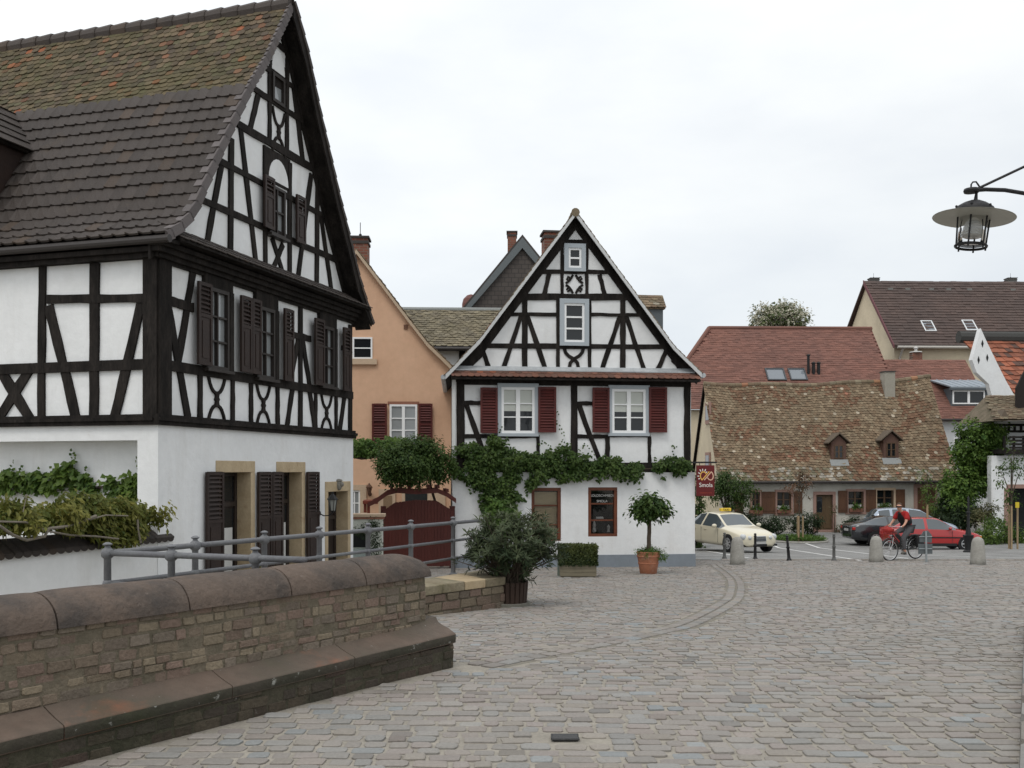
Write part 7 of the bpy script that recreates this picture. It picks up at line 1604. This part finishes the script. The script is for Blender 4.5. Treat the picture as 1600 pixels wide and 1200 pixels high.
# --- wisteria over the garden wall and vine in the recess
ws = thing('wisteria', 'sprawling yellow-green wisteria on the tiled garden wall beneath the niche', 'climbing plant', G.P(-2.2, zc_)); Gw = G.off(.05)
mb = MB(); poly_ = [(-40, 780), (0, 792), (25, 778), (38, 806), (60, 800), (78, 792), (100, 788), (112, 775), (140, 768), (162, 784), (172, 776), (190, 778), (208, 792), (240, 792), (236, 812), (220, 826), (200, 838), (184, 852), (165, 846), (140, 838), (110, 824), (70, 822), (30, 822), (-40, 830)]
wall_foliage(mb, Gw, poly_, 9500, .11, .048, -.25, .42, droop=.7, seed=11, gap=-.30, freq=2.0); mb.build('leaves', WIS, ws)
mb = MB()
for path, r_ in (([(-60, 836), (0, 822), (20, 836), (42, 844), (70, 838), (76, 826), (110, 822), (135, 812), (150, 806)], .020), ([(0, 815), (40, 816), (75, 830), (110, 836), (150, 838), (185, 842)], .013), ([(215, 812), (216, 830), (220, 848)], .014), ([(36, 800), (40, 782), (42, 772)], .006), ([(140, 812), (165, 805), (200, 806)], .010)): mb.tube([Gw.px(x, y, .30) for x, y in path], r_, 7)
mb.build('stem', mat('grey_vine_bark', (.17, .15, .12), .9, var=.25, vscale=6, bump=.6), ws)
gv = thing('grape_vine', 'dark green vine on wires inside the recess of the white wall', 'climbing plant', EP.P(1.5, zc_+.6, -.3)); En = EP.off(-.32)
mb = MB(); wall_foliage(mb, En, [(-60, 745), (4, 752), (16, 736), (34, 744), (52, 738), (78, 744), (100, 732), (112, 718), (122, 736), (138, 740), (150, 752), (164, 766), (152, 770), (132, 760), (104, 762), (70, 770), (42, 768), (20, 762), (-60, 764)], 900, .125, .115, .02, .16, seed=21, gap=-.5, edge=3)
wall_foliage(mb, En, [(172, 750), (184, 742), (192, 756), (204, 748), (212, 734), (222, 752), (222, 772), (206, 780), (192, 772), (174, 766)], 330, .12, .11, .02, .16, seed=22, gap=-.7, edge=2)
for (x, y0, y1) in ((20, 735, 722), (112, 718, 706), (118, 720, 708), (82, 742, 728), (213, 738, 714), (30, 740, 730), (62, 742, 734), (135, 742, 730)):
    for i in range(5): leaf(mb, En.px(x+R.gauss(0, 1), y0+(y1-y0)*i/4, .05), (EP.n+rdir()*.6).normalized(), rdir(), .06, .055, R.random())
mb.build('leaves', MIDL, gv)
mb = MB(); [mb.tube([En.px(-60, y0, .03), En.px(228, y1, .03)], .006, 5) for y0, y1 in ((768, 757), (774, 760))]; [mb.tube([En.px(*p_, .04) for p_ in ([(-60, 760), (60, 760), (150, 762), (175, 760), (215, 758)])], .014, 6)]; mb.build('vine_wires', BARK, gv)
pots = thing('doorstep_plants', 'low yellowish plants at the foot of the garden doors behind the railing', 'plants', G.P(2.6, 1.0, .4)); mb = MB(); foliage(mb, [(G.P(2.3, 1.62, .45), (.5, .3, .2)), (G.P(3.2, 1.6, .5), (.4, .3, .17)), (G.P(1.6, 1.55, .5), (.35, .3, .15))], 900, .07, .03, seed=14, cr=(.2, 1)); mb.build('leaves', WIS, pots)
mb = MB(); 
for u in (1.6, 2.3, 3.2): mb.lathe(G.P(u, 1.02, .47), [(.16, 0), (.2, .45), (.18, .45), (.02, .42)], 12); mb.build('pot', TERRA, pots); mb = MB()
yp = thing('yard_plant', 'dark leafy plant hanging over the short cream wall by the gate', 'plant', at(582, 850, 23.2)); mb = MB(); foliage(mb, [bl(566, 828, 23.2, 14, 7, 8), bl(583, 822, 23.2, 10, 11, 8), bl(586, 848, 23.2, 7, 20, 7)], 1100, .075, .026, seed=6, gap=-.7); mb.build('leaves', DKL, yp)
# --- across the square
def shrub(name, label, cat, blobs, n, ln, wd, ma, ground=None, seed=0, gap=-.4, trunk=None, droop=.3, group=None):
    c = blobs[0][0]; r = thing(name, label, cat, (c.x, c.y, gz(c.y)), group); mb = MB(); foliage(mb, blobs, n, ln, wd, droop, seed=seed, gap=gap); mb.build('leaves' if not trunk else 'crown', ma, r)
    if trunk:
        tb = MB(); b0 = V((trunk[0].x, trunk[0].y, gz(trunk[0].y)-.05)); pts = twig_tree(tb, b0, trunk[1], trunk[2], trunk[2]*.5, trunk[2]*.5)
        for c_, r_ in blobs[:6]:
            tb.tube([pts[4], pts[4].lerp(V(c_), .6)+V((0, 0, .1)), V(c_)], [trunk[2]*.5, trunk[2]*.35, trunk[2]*.15], 6)
        tb.build('trunk', BARK, r)
    else:
        tb = MB()
        for c_, r_ in blobs[:4]: tb.tube([V((c.x, c.y, gz(c.y)-.05)), V((c_.x, c_.y, gz(c.y)+.2)), V(c_)], [.05, .04, .015], 6)
        tb.build('stem', BARK, r)
    return r
shrub('wisteria_tree', 'broad dark wisteria tree before the cottage\'s left end, behind the shop sign', 'tree', [bl(1140, 757, 52, 34, 24), bl(1165, 768, 52, 20, 22), bl(1120, 765, 52, 20, 22), bl(1150, 785, 52, 24, 14), bl(1128, 745, 52, 18, 14)], 5000, .15, .065, IVY, seed=31, droop=.9, trunk=(at(1138, 0, 52), at(1137, 785, 52), .13))
shrub('wall_climber', 'narrow strip of dark climber close to the goldsmith\'s right corner, left of the taxi', 'climbing plant', [bl(1093, 760, 44, 9, 25), bl(1092, 800, 44, 10, 30), bl(1090, 835, 44, 10, 25), bl(1096, 745, 44, 6, 12)], 3000, .12, .08, IVY, seed=32)
shrub('dark_shrub', 'dark rhododendron just behind the taxi\'s windscreen', 'shrub', [bl(1172, 815, 52.5, 24, 16), bl(1160, 806, 52.5, 16, 10), bl(1185, 822, 52.5, 16, 14)], 2200, .14, .06, DKL, seed=33)
shrub('dark_shrub', 'dark rhododendron between the taxi and the staked young tree', 'shrub', [bl(1208, 820, 52.3, 24, 17), bl(1222, 813, 52.3, 14, 11), bl(1195, 828, 52.3, 16, 12)], 2200, .14, .06, DKL, seed=34)
shrub('dark_shrub', 'dark rhododendron left of the cottage door', 'shrub', [bl(1262, 816, 52.6, 24, 20), bl(1240, 818, 52.6, 14, 18), bl(1277, 812, 52.6, 12, 12)], 2400, .14, .06, DKL, seed=35)
shrub('dark_shrub', 'small dark shrub against the cottage wall above the black coupe\'s tail', 'shrub', [bl(1334, 815, 53.5, 12, 9), bl(1322, 821, 53.5, 8, 7)], 700, .14, .06, DKL, seed=36)
shrub('climbing_rose', 'thin bare-stemmed climber on the cottage wall right of its door', 'climbing plant', [bl(1304, 800, 54.9, 5, 20, 4), bl(1308, 825, 54.9, 9, 12, 4)], 260, .12, .06, GRAYL, seed=37, gap=-.2)
# round bed with the staked tree
bc = onground(1248, 846); BD = thing('planting_bed', 'round kerbed bed of bright ground cover under the staked young tree', 'planting bed', bc); mb = MB(); mb.tube([V((bc.x+1.35*cos(2*pi*i/32), bc.y+1.35*sin(2*pi*i/32), gz(bc.y)+.03)) for i in range(33)], .07, 6, False); mb.build('kerb_ring', GRAN, BD)
mb = MB(); mb.lathe((bc.x, bc.y, gz(bc.y)-.02), [(1.33, 0), (1.2, .10), (.02, .16)], 24); mb.build('soil', mat('soil', (.05, .038, .025), .95, var=.3), BD)
mb = MB()
for _ in range(1500):
    a, q = R.uniform(0, 2*pi), sqrt(R.random())*1.28; h = .22*(1-.4*q)+.15*max(0, noise.noise(V((cos(a)*q*2, sin(a)*q*2, 0)))); p = V((bc.x+cos(a)*q, bc.y+sin(a)*q, gz(bc.y)+.05+h*R.random())); leaf(mb, p, (V((0, 0, 1))+rdir()).normalized(), (V((0, 0, 1))+rdir()*.7).normalized(), .20, .06, R.random())
mb.build('ground_cover', IVYL, BD)
def staked(label, px, pyb, blobs, n, ln, wd, ma, stakes, ytop, rt, seed, gap=-.1, ttop=None):
    b = onground(px, pyb); d = b.y; r = shrub('young_tree', label, 'tree', blobs(d), n, ln, wd, ma, seed=seed, gap=gap, trunk=(b, at(px, ttop, d), rt), droop=.4)
    for i, sx in enumerate(stakes):
        sm_ = MB(); q = at(sx, pyb, d); q.y += (-.25, .3, -.1)[i % 3]; sm_.tube([V((q.x, q.y, gz(q.y)-.05)), V((q.x, q.y, at(sx, ytop, d).z))], .04, 7); sm_.build('stake', STAKE, r)
staked('young tree with sparse reddish green crown tied to three stakes in the round bed', 1249, 848, lambda d: [bl(1248, 755, d, 24, 18), bl(1258, 745, d, 14, 14), bl(1236, 765, d, 16, 14), bl(1262, 770, d, 14, 10), bl(1246, 782, d, 14, 8), bl(1250, 737, d, 8, 7)], 900, .13, .06, REDL, (1245.5, 1249, 1253.5), 806, .035, 41, -.12, 745)
staked('slender green young tree on a stake in front of the cottage\'s right door', 1449, 858, lambda d: [bl(1449, 765, d, 12, 20), bl(1446, 745, d, 10, 14), bl(1452, 785, d, 12, 14)], 520, .12, .05, MIDL, (1445, 1454), 788, .03, 42, -.15, 740)
staked('young tree with thin dark foliage before the white barn, held by three pale stakes', 1580, 858, lambda d: [bl(1580, 722, d, 24, 18), bl(1562, 735, d, 14, 14), bl(1595, 735, d, 18, 14), bl(1556, 752, d, 12, 8), bl(1578, 772, d, 18, 14), bl(1585, 700, d, 12, 12), bl(1575, 795, d, 14, 10)], 900, .16, .07, IVY, (1576, 1582, 1588), 790, .05, 43, -.05, 715)
yt = thing('notice', 'small yellow notice fixed to a stake by the barn doorway', 'notice', at(1589, 789, onground(1580, 858).y-.3)); mb = MB(); q = at(1589.5, 789, onground(1580, 858).y-.35); mb.box(q, V((.08, 0, 0)), V((0, .01, 0)), V((0, 0, .12))); mb.build('yellow_plate', mat('notice_yellow', (.55, .42, .03), .5), yt)
shrub('vine_clad_tree', 'tall bright green vine-clad tree between the cottage and the white barn', 'tree', [bl(1532, 682, 51, 36, 22), bl(1555, 690, 51, 20, 18), bl(1520, 715, 51.5, 36, 32), bl(1505, 752, 51, 36, 34), bl(1530, 745, 52, 26, 36), bl(1495, 788, 50.5, 32, 30), bl(1515, 668, 51, 22, 14), bl(1512, 700, 51, 26, 22), bl(1552, 670, 51, 26, 16), bl(1545, 712, 51, 26, 26), bl(1488, 765, 50.5, 24, 24)], 20000, .17, .12, MIDV, seed=51, gap=-.35, trunk=(at(1512, 0, 51.5), at(1515, 740, 51.5), .2))
shrub('dark_shrub', 'large dark evergreen shrub behind the red hatchback', 'shrub', [bl(1492, 812, 50, 32, 28), bl(1468, 815, 50.5, 22, 22), bl(1510, 800, 50, 24, 26), bl(1478, 790, 50.5, 20, 18)], 6500, .14, .07, DKL, seed=52)
shrub('pale_shrub', 'yellowish flowering shrub right of the black cast-iron post', 'shrub', [bl(1538, 800, 49, 20, 14), bl(1525, 808, 49, 14, 12), bl(1550, 795, 49, 12, 12)], 1600, .13, .07, GRAYL, seed=53)
shrub('leafy_border', 'low leafy green border plants at the foot of the barn', 'plants', [bl(1545, 838, 46.5, 26, 18), bl(1565, 832, 47, 20, 22), bl(1530, 848, 46, 14, 9), bl(1590, 838, 47, 14, 16), bl(1553, 815, 48, 20, 10), bl(1600, 842, 47, 14, 14)], 3600, .15, .07, MIDL, seed=54)
shrub('small_bush', 'bright yellow-green bush at the cottage\'s right corner', 'shrub', [bl(1462, 795, 52, 9, 8), bl(1466, 803, 52, 8, 6)], 420, .13, .07, IVYL, seed=55)
ch = thing('chestnut_tree', 'pale flowering chestnut treetop showing above the long red roof', 'tree', at(1220, 800, 98)); mb = MB(); cb_ = [bl(1220, 500, 98, 42, 24), bl(1200, 498, 98, 28, 22), bl(1242, 500, 98, 26, 20), bl(1215, 484, 98, 28, 14), bl(1236, 488, 98, 20, 14), bl(1192, 510, 98, 22, 16), bl(1220, 540, 98, 46, 34)]
foliage(mb, cb_, 5200, .36, .20, seed=61, gap=-.4); mb.build('crown', leafmat('chestnut_leaf', (.05, .08, .025), (.16, .19, .08)), ch); mb = MB(); foliage(mb, cb_[:6], 3600, .34, .17, droop=-.8, shell=.98, seed=62, gap=-.3); mb.build('blossom', leafmat('cream_blossom', (.42, .40, .30), (.62, .60, .50)), ch)
mb = MB(); q = at(1220, 560, 98); mb.tube([V((q.x, q.y, gz(98))), q, at(1220, 500, 98)], [.5, .3, .08], 9); mb.build('trunk', BARK, ch)
for i, (px_, py_, lb) in enumerate(((1181, 800, 'first flower box on the cottage, half hidden by the wisteria tree'), (1225, 799, 'flower box in the cottage window left of the door'), (1337, 797, 'flower box in the pink-framed cottage window above the black coupe'), (1383, 796, 'flower box in the cream-framed cottage window'))):
    c = CP.px(px_, py_, .18); fx_ = thing('flower_box', lb, 'flower box', c, 'flower boxes on the cottage sills'); mb = MB(); mb.box(c, CP.u*.36, CP.n*.10, V((0, 0, .10))); mb.build('box', mat('clay_box', (.20, .09, .06), .8, var=.15), fx_); mb = MB(); foliage(mb, [(c+V((0, 0, .2)), (.36, .14, .14))], 260, .11, .07, seed=70+i, gap=-.9); mb.build('leaves', IVYL, fx_)
# ================================================================ cyclist and bicycle
BK = thing('bicycle', 'dark town bicycle with a red front basket, ridden across the square', 'bicycle')
FRM = mat('dark_green_frame', (.02, .024, .022), .35, coat=.4); STEEL = mat('bright_steel', (.5, .5, .5), .3, metal=.8); WR = .345
def bpart(name, ma, fn, par=BK, smooth=True):
    mb = MB(); fn(mb); o = mb.build(name, ma, None); o.parent = par
    if smooth: autosmooth(o, 50)
    return o
for wx, nm in ((.53, 'wheel'), (-.53, 'wheel')):
    circ = lambda r, n=36: [V((wx+r*cos(2*pi*i/n), 0, WR+r*sin(2*pi*i/n))) for i in range(n+1)]
    w = bpart('wheel', TYRE, lambda m: m.tube(circ(WR-.018), .019, 8, False)); bpart('rim', STEEL, lambda m: m.tube(circ(WR-.045), .013, 6, False), w)
    bpart('spokes', STEEL, lambda m: [m.tube([V((wx+.02*cos(a), (-.02 if k % 2 else .02), WR+.02*sin(a))), V((wx+(WR-.05)*cos(a), 0, WR+(WR-.05)*sin(a)))], .0022, 4) for k, a in enumerate([2*pi*i/24 for i in range(24)])]+[m.tube([(wx, -.05, WR), (wx, .05, WR)], .022, 8)], w)
    bpart('mudguard', FRM, lambda m: m.tube([V((wx+(WR+.03)*cos(a), 0, WR+(WR+.03)*sin(a))) for a in [radians(20+150*i/14) for i in range(15)]], .018, 6))
def frame(m):
    for a, b_, r in (((-.08, 0, .30), (.38, 0, .80), .019), ((-.08, 0, .30), (-.22, 0, .86), .017), ((-.14, 0, .55), (.37, 0, .92), .016), ((.36, 0, .98), (.41, 0, .74), .022), ((-.53, .05, WR), (-.08, .03, .30), .011), ((-.53, -.05, WR), (-.08, -.03, .30), .011), ((-.53, .05, WR), (-.2, .02, .80), .009), ((-.53, -.05, WR), (-.2, -.02, .80), .009)): m.tube([a, b_], r, 8)
bpart('frame', FRM, frame)
bpart('fork', STEEL, lambda m: [m.tube([(.415, s*.045, .72), (.46, s*.05, .55), (.53, s*.05, WR)], .012, 7) for s in (-1, 1)]+[m.tube([(.415, -.05, .725), (.415, .05, .725)], .016, 7)])
bpart('handlebar', STEEL, lambda m: [m.tube([(.35, 0, .95), (.345, 0, 1.06)], .013, 7), m.tube([(.20, -.30, 1.07), (.28, -.27, 1.075), (.35, -.12, 1.065), (.35, .12, 1.065), (.28, .27, 1.075), (.20, .30, 1.07)], .012, 8)])
for s in (-1, 1): bpart('grip', DARKPL, lambda m: m.tube([(.18, s*.302, 1.07), (.27, s*.272, 1.075)], .018, 8))
bpart('saddle', DARKPL, lambda m: m.lathe((-.24, 0, .95), [(.03, -.03), (.12, -.01), (.13, .02), (.08, .045), (.01, .05)], 14, Matrix.Diagonal((1.25, .8, 1)))); bpart('seat_post', STEEL, lambda m: m.tube([(-.21, 0, .84), (-.235, 0, .94)], .013, 7))
bpart('crank', STEEL, lambda m: [m.tube([(-.08, -.08, .30), (-.08, .08, .30)], .02, 8), m.tube([(-.08, .07, .30), (.06, .075, .20)], .011, 6), m.tube([(-.08, -.07, .30), (-.22, -.075, .40)], .011, 6), m.lathe((-.08, -.05, .30), [(.09, -.003), (.09, .003)], 20, Matrix.Rotation(pi/2, 3, 'X'))])
for s, x, z in ((1, .06, .20), (-1, -.22, .40)): bpart('pedal', DARKPL, lambda m: m.box((x, s*.13, z), V((.045, 0, 0)), V((0, .05, 0)), V((0, 0, .012))), smooth=False)
bpart('rear_rack', FRM, lambda m: [m.tube([(-.25, s*.05, .74), (-.78, s*.06, .74), (-.53, s*.06, WR)], .007, 5) for s in (-1, 1)]+[m.tube([(-.78, -.06, .74), (-.78, .06, .74)], .007, 5)])
bpart('headlamp', STEEL, lambda m: m.ball((.47, 0, .80), .04, 10, 8, (1.2, 1, 1)))
def basket(m):
    x0, x1, y, z0, z1 = .42, .72, .20, .86, 1.06
    for k in range(5): z = z0+(z1-z0)*k/4; m.tube([(x0, -y, z), (x1, -y, z), (x1, y, z), (x0, y, z), (x0, -y, z)], .006, 5)
    for k in range(7): yy = -y+2*y*k/6; m.tube([(x0, yy, z1), (x0, yy, z0), (x1, yy, z0), (x1, yy, z1)], .005, 5)
bpart('basket', mat('red_basket', (.38, .03, .025), .5), basket)
LG_ = thing('shopping_bag', 'red bag lying in the bicycle\'s front basket', 'bag'); m_ = MB(); m_.ball((.57, 0, .97), .13, 12, 8, (1.05, 1.3, .75)); o = m_.build('bag_body', mat('red_bag', (.33, .03, .025), .7, var=.15, bump=.4), None, True); o.parent = LG_
PB = thing('pannier_bag', 'black pannier bag on the bicycle\'s rear rack', 'bag')
for s in (-1, 1): mb = MB(); mb.box((-.56, s*.14, .56), V((.15, 0, -.01)), V((0, .065, 0)), V((.02, 0, .17))); o = bevel(mb.build('side_bag', mat('black_canvas', (.016, .016, .017), .85, bump=.4), None), .04, 3); o.parent = PB
mb = MB(); mb.box((-.56, 0, .755), V((.14, 0, 0)), V((0, .17, 0)), V((0, 0, .012))); o = mb.build('bag_bridge', MATS['black_canvas'], None); o.parent = PB
# ---- the rider: one skinned body, clothes over it
PS = thing('person', 'cyclist in a red shirt, black vest, grey trousers and dark glasses', 'person')
def skin_mesh(name, ma, verts, edges, root, parent, lev=2):
    me = bpy.data.meshes.new('t'); me.from_pydata([v[:3] for v in verts], edges, []); o = bpy.data.objects.new('t', me); COL.objects.link(o)
    o.modifiers.new('skin', 'SKIN').use_smooth_shade = True; ss = o.modifiers.new('sub', 'SUBSURF'); ss.levels = lev; ss.render_levels = lev
    for i, v in enumerate(verts): sv = me.skin_vertices[0].data[i]; sv.radius = (v[3], v[4] if len(v) > 4 else v[3]); sv.use_root = (i == root)
    bpy.context.view_layer.update(); ev = bpy.data.meshes.new_from_object(o.evaluated_get(bpy.context.evaluated_depsgraph_get())); bpy.data.objects.remove(o)
    ev.name = name; ev.materials.clear(); ev.materials.append(ma); ev.polygons.foreach_set('use_smooth', [True]*len(ev.polygons)); q = bpy.data.objects.new(name, ev); COL.objects.link(q); q.parent = parent; return q
SKIN = mat('skin', (.50, .27, .19), .55, var=.06, vscale=8)
hip, waist, chest, neck = (-.24, 0, 1.03), (-.17, 0, 1.20), (-.04, 0, 1.40), (.04, 0, 1.53)
Vb = []; Eb = []
def vtx(*a): Vb.append(a); return len(Vb)-1
def chain(ids): Eb.extend(zip(ids, ids[1:]))
h = vtx(*hip, .095, .105); w = vtx(*waist, .10, .105); c = vtx(*chest, .11, .115); n1 = vtx(*neck, .055); n2 = vtx(.085, 0, 1.575, .055); hd1 = vtx(.10, 0, 1.63, .092, .086); hd2 = vtx(.105, 0, 1.70, .10, .090); hd3 = vtx(.095, 0, 1.755, .06, .055)
chain([h, w, c, n1, n2, hd1, hd2, hd3]); ns = vtx(.17, .075, 1.655, .013); Eb.append((hd1, ns))
LEG = {1: ((-.22, .10, .98), (.10, .13, .72), (.04, .12, .30), (.02, .12, .25), (.16, .13, .225)), -1: ((-.22, -.10, .98), (.16, -.13, .86), (-.16, -.12, .52), (-.20, -.12, .46), (-.07, -.13, .44))}
ARM = {1: ((-.02, .19, 1.44), (.10, .27, 1.22), (.20, .285, 1.115), (.225, .285, 1.10)), -1: ((-.02, -.19, 1.44), (.10, -.27, 1.22), (.20, -.285, 1.115), (.225, -.285, 1.10))}
for s in (1, -1):
    L_ = LEG[s]; ids = [h]+[vtx(*p, r) for p, r in zip(L_, (.10, .068, .045, .042, .03))]; chain(ids)
    A_ = ARM[s]; ids = [c]+[vtx(*p, r) for p, r in zip(A_, (.062, .043, .030, .034))]; chain(ids); hnd = ids[-1]
    ex = vtx(A_[0][0]*.5+A_[1][0]*.5, s*.235, 1.33, .052)
    for k in range(4):                                           # four fingers curled over the grip, thumb below
        b0 = V((.235, s*(.262+.016*k), 1.105)); f1 = vtx(*(b0+V((.035, 0, -.006))), .010); f2 = vtx(*(b0+V((.048-.004*abs(k-1), 0, -.03))), .009); f3 = vtx(*(b0+V((.028, 0, -.052))), .008); Eb.append((hnd, f1)); chain([f1, f2, f3])
    t1 = vtx(.235, s*.245, 1.085, .011); t2 = vtx(.25, s*.232, 1.06, .009); Eb.append((hnd, t1)); chain([t1, t2])
Vb2 = [v for v in Vb]; skin_mesh('body', SKIN, Vb2, Eb, 0, PS)
RSH = mat('red_shirt', (.30, .016, .016), .85, var=.15, vscale=6, bump=.3); VEST = mat('black_vest', (.012, .012, .013), .85, var=.2, vscale=6, bump=.4); GTR = mat('grey_trousers', (.085, .085, .09), .9, var=.15, vscale=5, bump=.4)
v = [(-.25, 0, 1.0, .155, .18), (*waist, .158, .184), (*chest, .168, .20), (.03, 0, 1.515, .08, .09)]; e = [(0, 1), (1, 2), (2, 3)]
for s in (1, -1): v += [(-.02, s*.20, 1.45, .092), (.045, s*.24, 1.33, .080), (.07, s*.25, 1.27, .074)]; b = len(v); e += [(2, b-3), (b-3, b-2), (b-2, b-1)]
skin_mesh('shirt', RSH, v, e, 0, PS)
v = [(-.235, 0, 1.05, .165, .19), (*waist, .174, .204), (-.045, 0, 1.39, .188, .215), (.02, 0, 1.505, .105, .12), (-.03, .135, 1.455, .098), (-.03, -.135, 1.455, .098)]; skin_mesh('vest', VEST, v, [(0, 1), (1, 2), (2, 3), (2, 4), (2, 5)], 0, PS)
v = [(-.25, 0, 1.04, .142, .165)]; e = []
for s in (1, -1):
    L_ = LEG[s]; b = len(v); v += [(*L_[0], .118), (*L_[1], .084), ((L_[1][0]+L_[2][0])/2, L_[1][1], (L_[1][2]+L_[2][2])/2, .074), (L_[2][0], L_[2][1], L_[2][2]+.02, .062)]; e += [(0, b), (b, b+1), (b+1, b+2), (b+2, b+3)]
skin_mesh('trousers', GTR, v, e, 0, PS)
SHOE = mat('grey_shoe', (.10, .095, .085), .7)
for s in (1, -1): L_ = LEG[s]; skin_mesh('shoe', SHOE, [(L_[3][0]-.045, L_[3][1], L_[3][2]-.01, .045), (L_[3][0]+.03, L_[3][1], L_[3][2]-.005, .05), (L_[4][0], L_[4][1], L_[4][2]+.005, .04), (L_[4][0]+.05, L_[4][1], L_[4][2], .03)], [(0, 1), (1, 2), (2, 3)], 0, PS)
skin_mesh('hair', mat('brown_hair', (.07, .045, .028), .8, var=.3, vscale=20, bump=.6), [(.06, -.035, 1.69, .080, .080), (.07, -.02, 1.745, .090, .088), (.11, .01, 1.775, .074, .074)], [(0, 1), (1, 2)], 0, PS)
gf = V((.70, .714, 0)); gs_ = V((-.714, .70, 0)); gc_ = V((.105, 0, 1.69)); mb = MB(); mb.box(gc_+gf*.095, gf*.014, gs_*.078, V((0, 0, .022))); [mb.box(gc_+gf*.04+gs_*s*.084, gf*.06, gs_*.004, V((0, 0, .006))) for s in (1, -1)]; o = mb.build('sunglasses', mat('dark_lens', (.008, .008, .009), .1, spec=.7), None); o.parent = PS
fb_ = onground(1411, 875); yaw = radians(203)
for o in (BK, PS, LG_, PB): o.location = (fb_.x, fb_.y, gz(fb_.y)); o.rotation_euler = (0, radians(2), yaw)
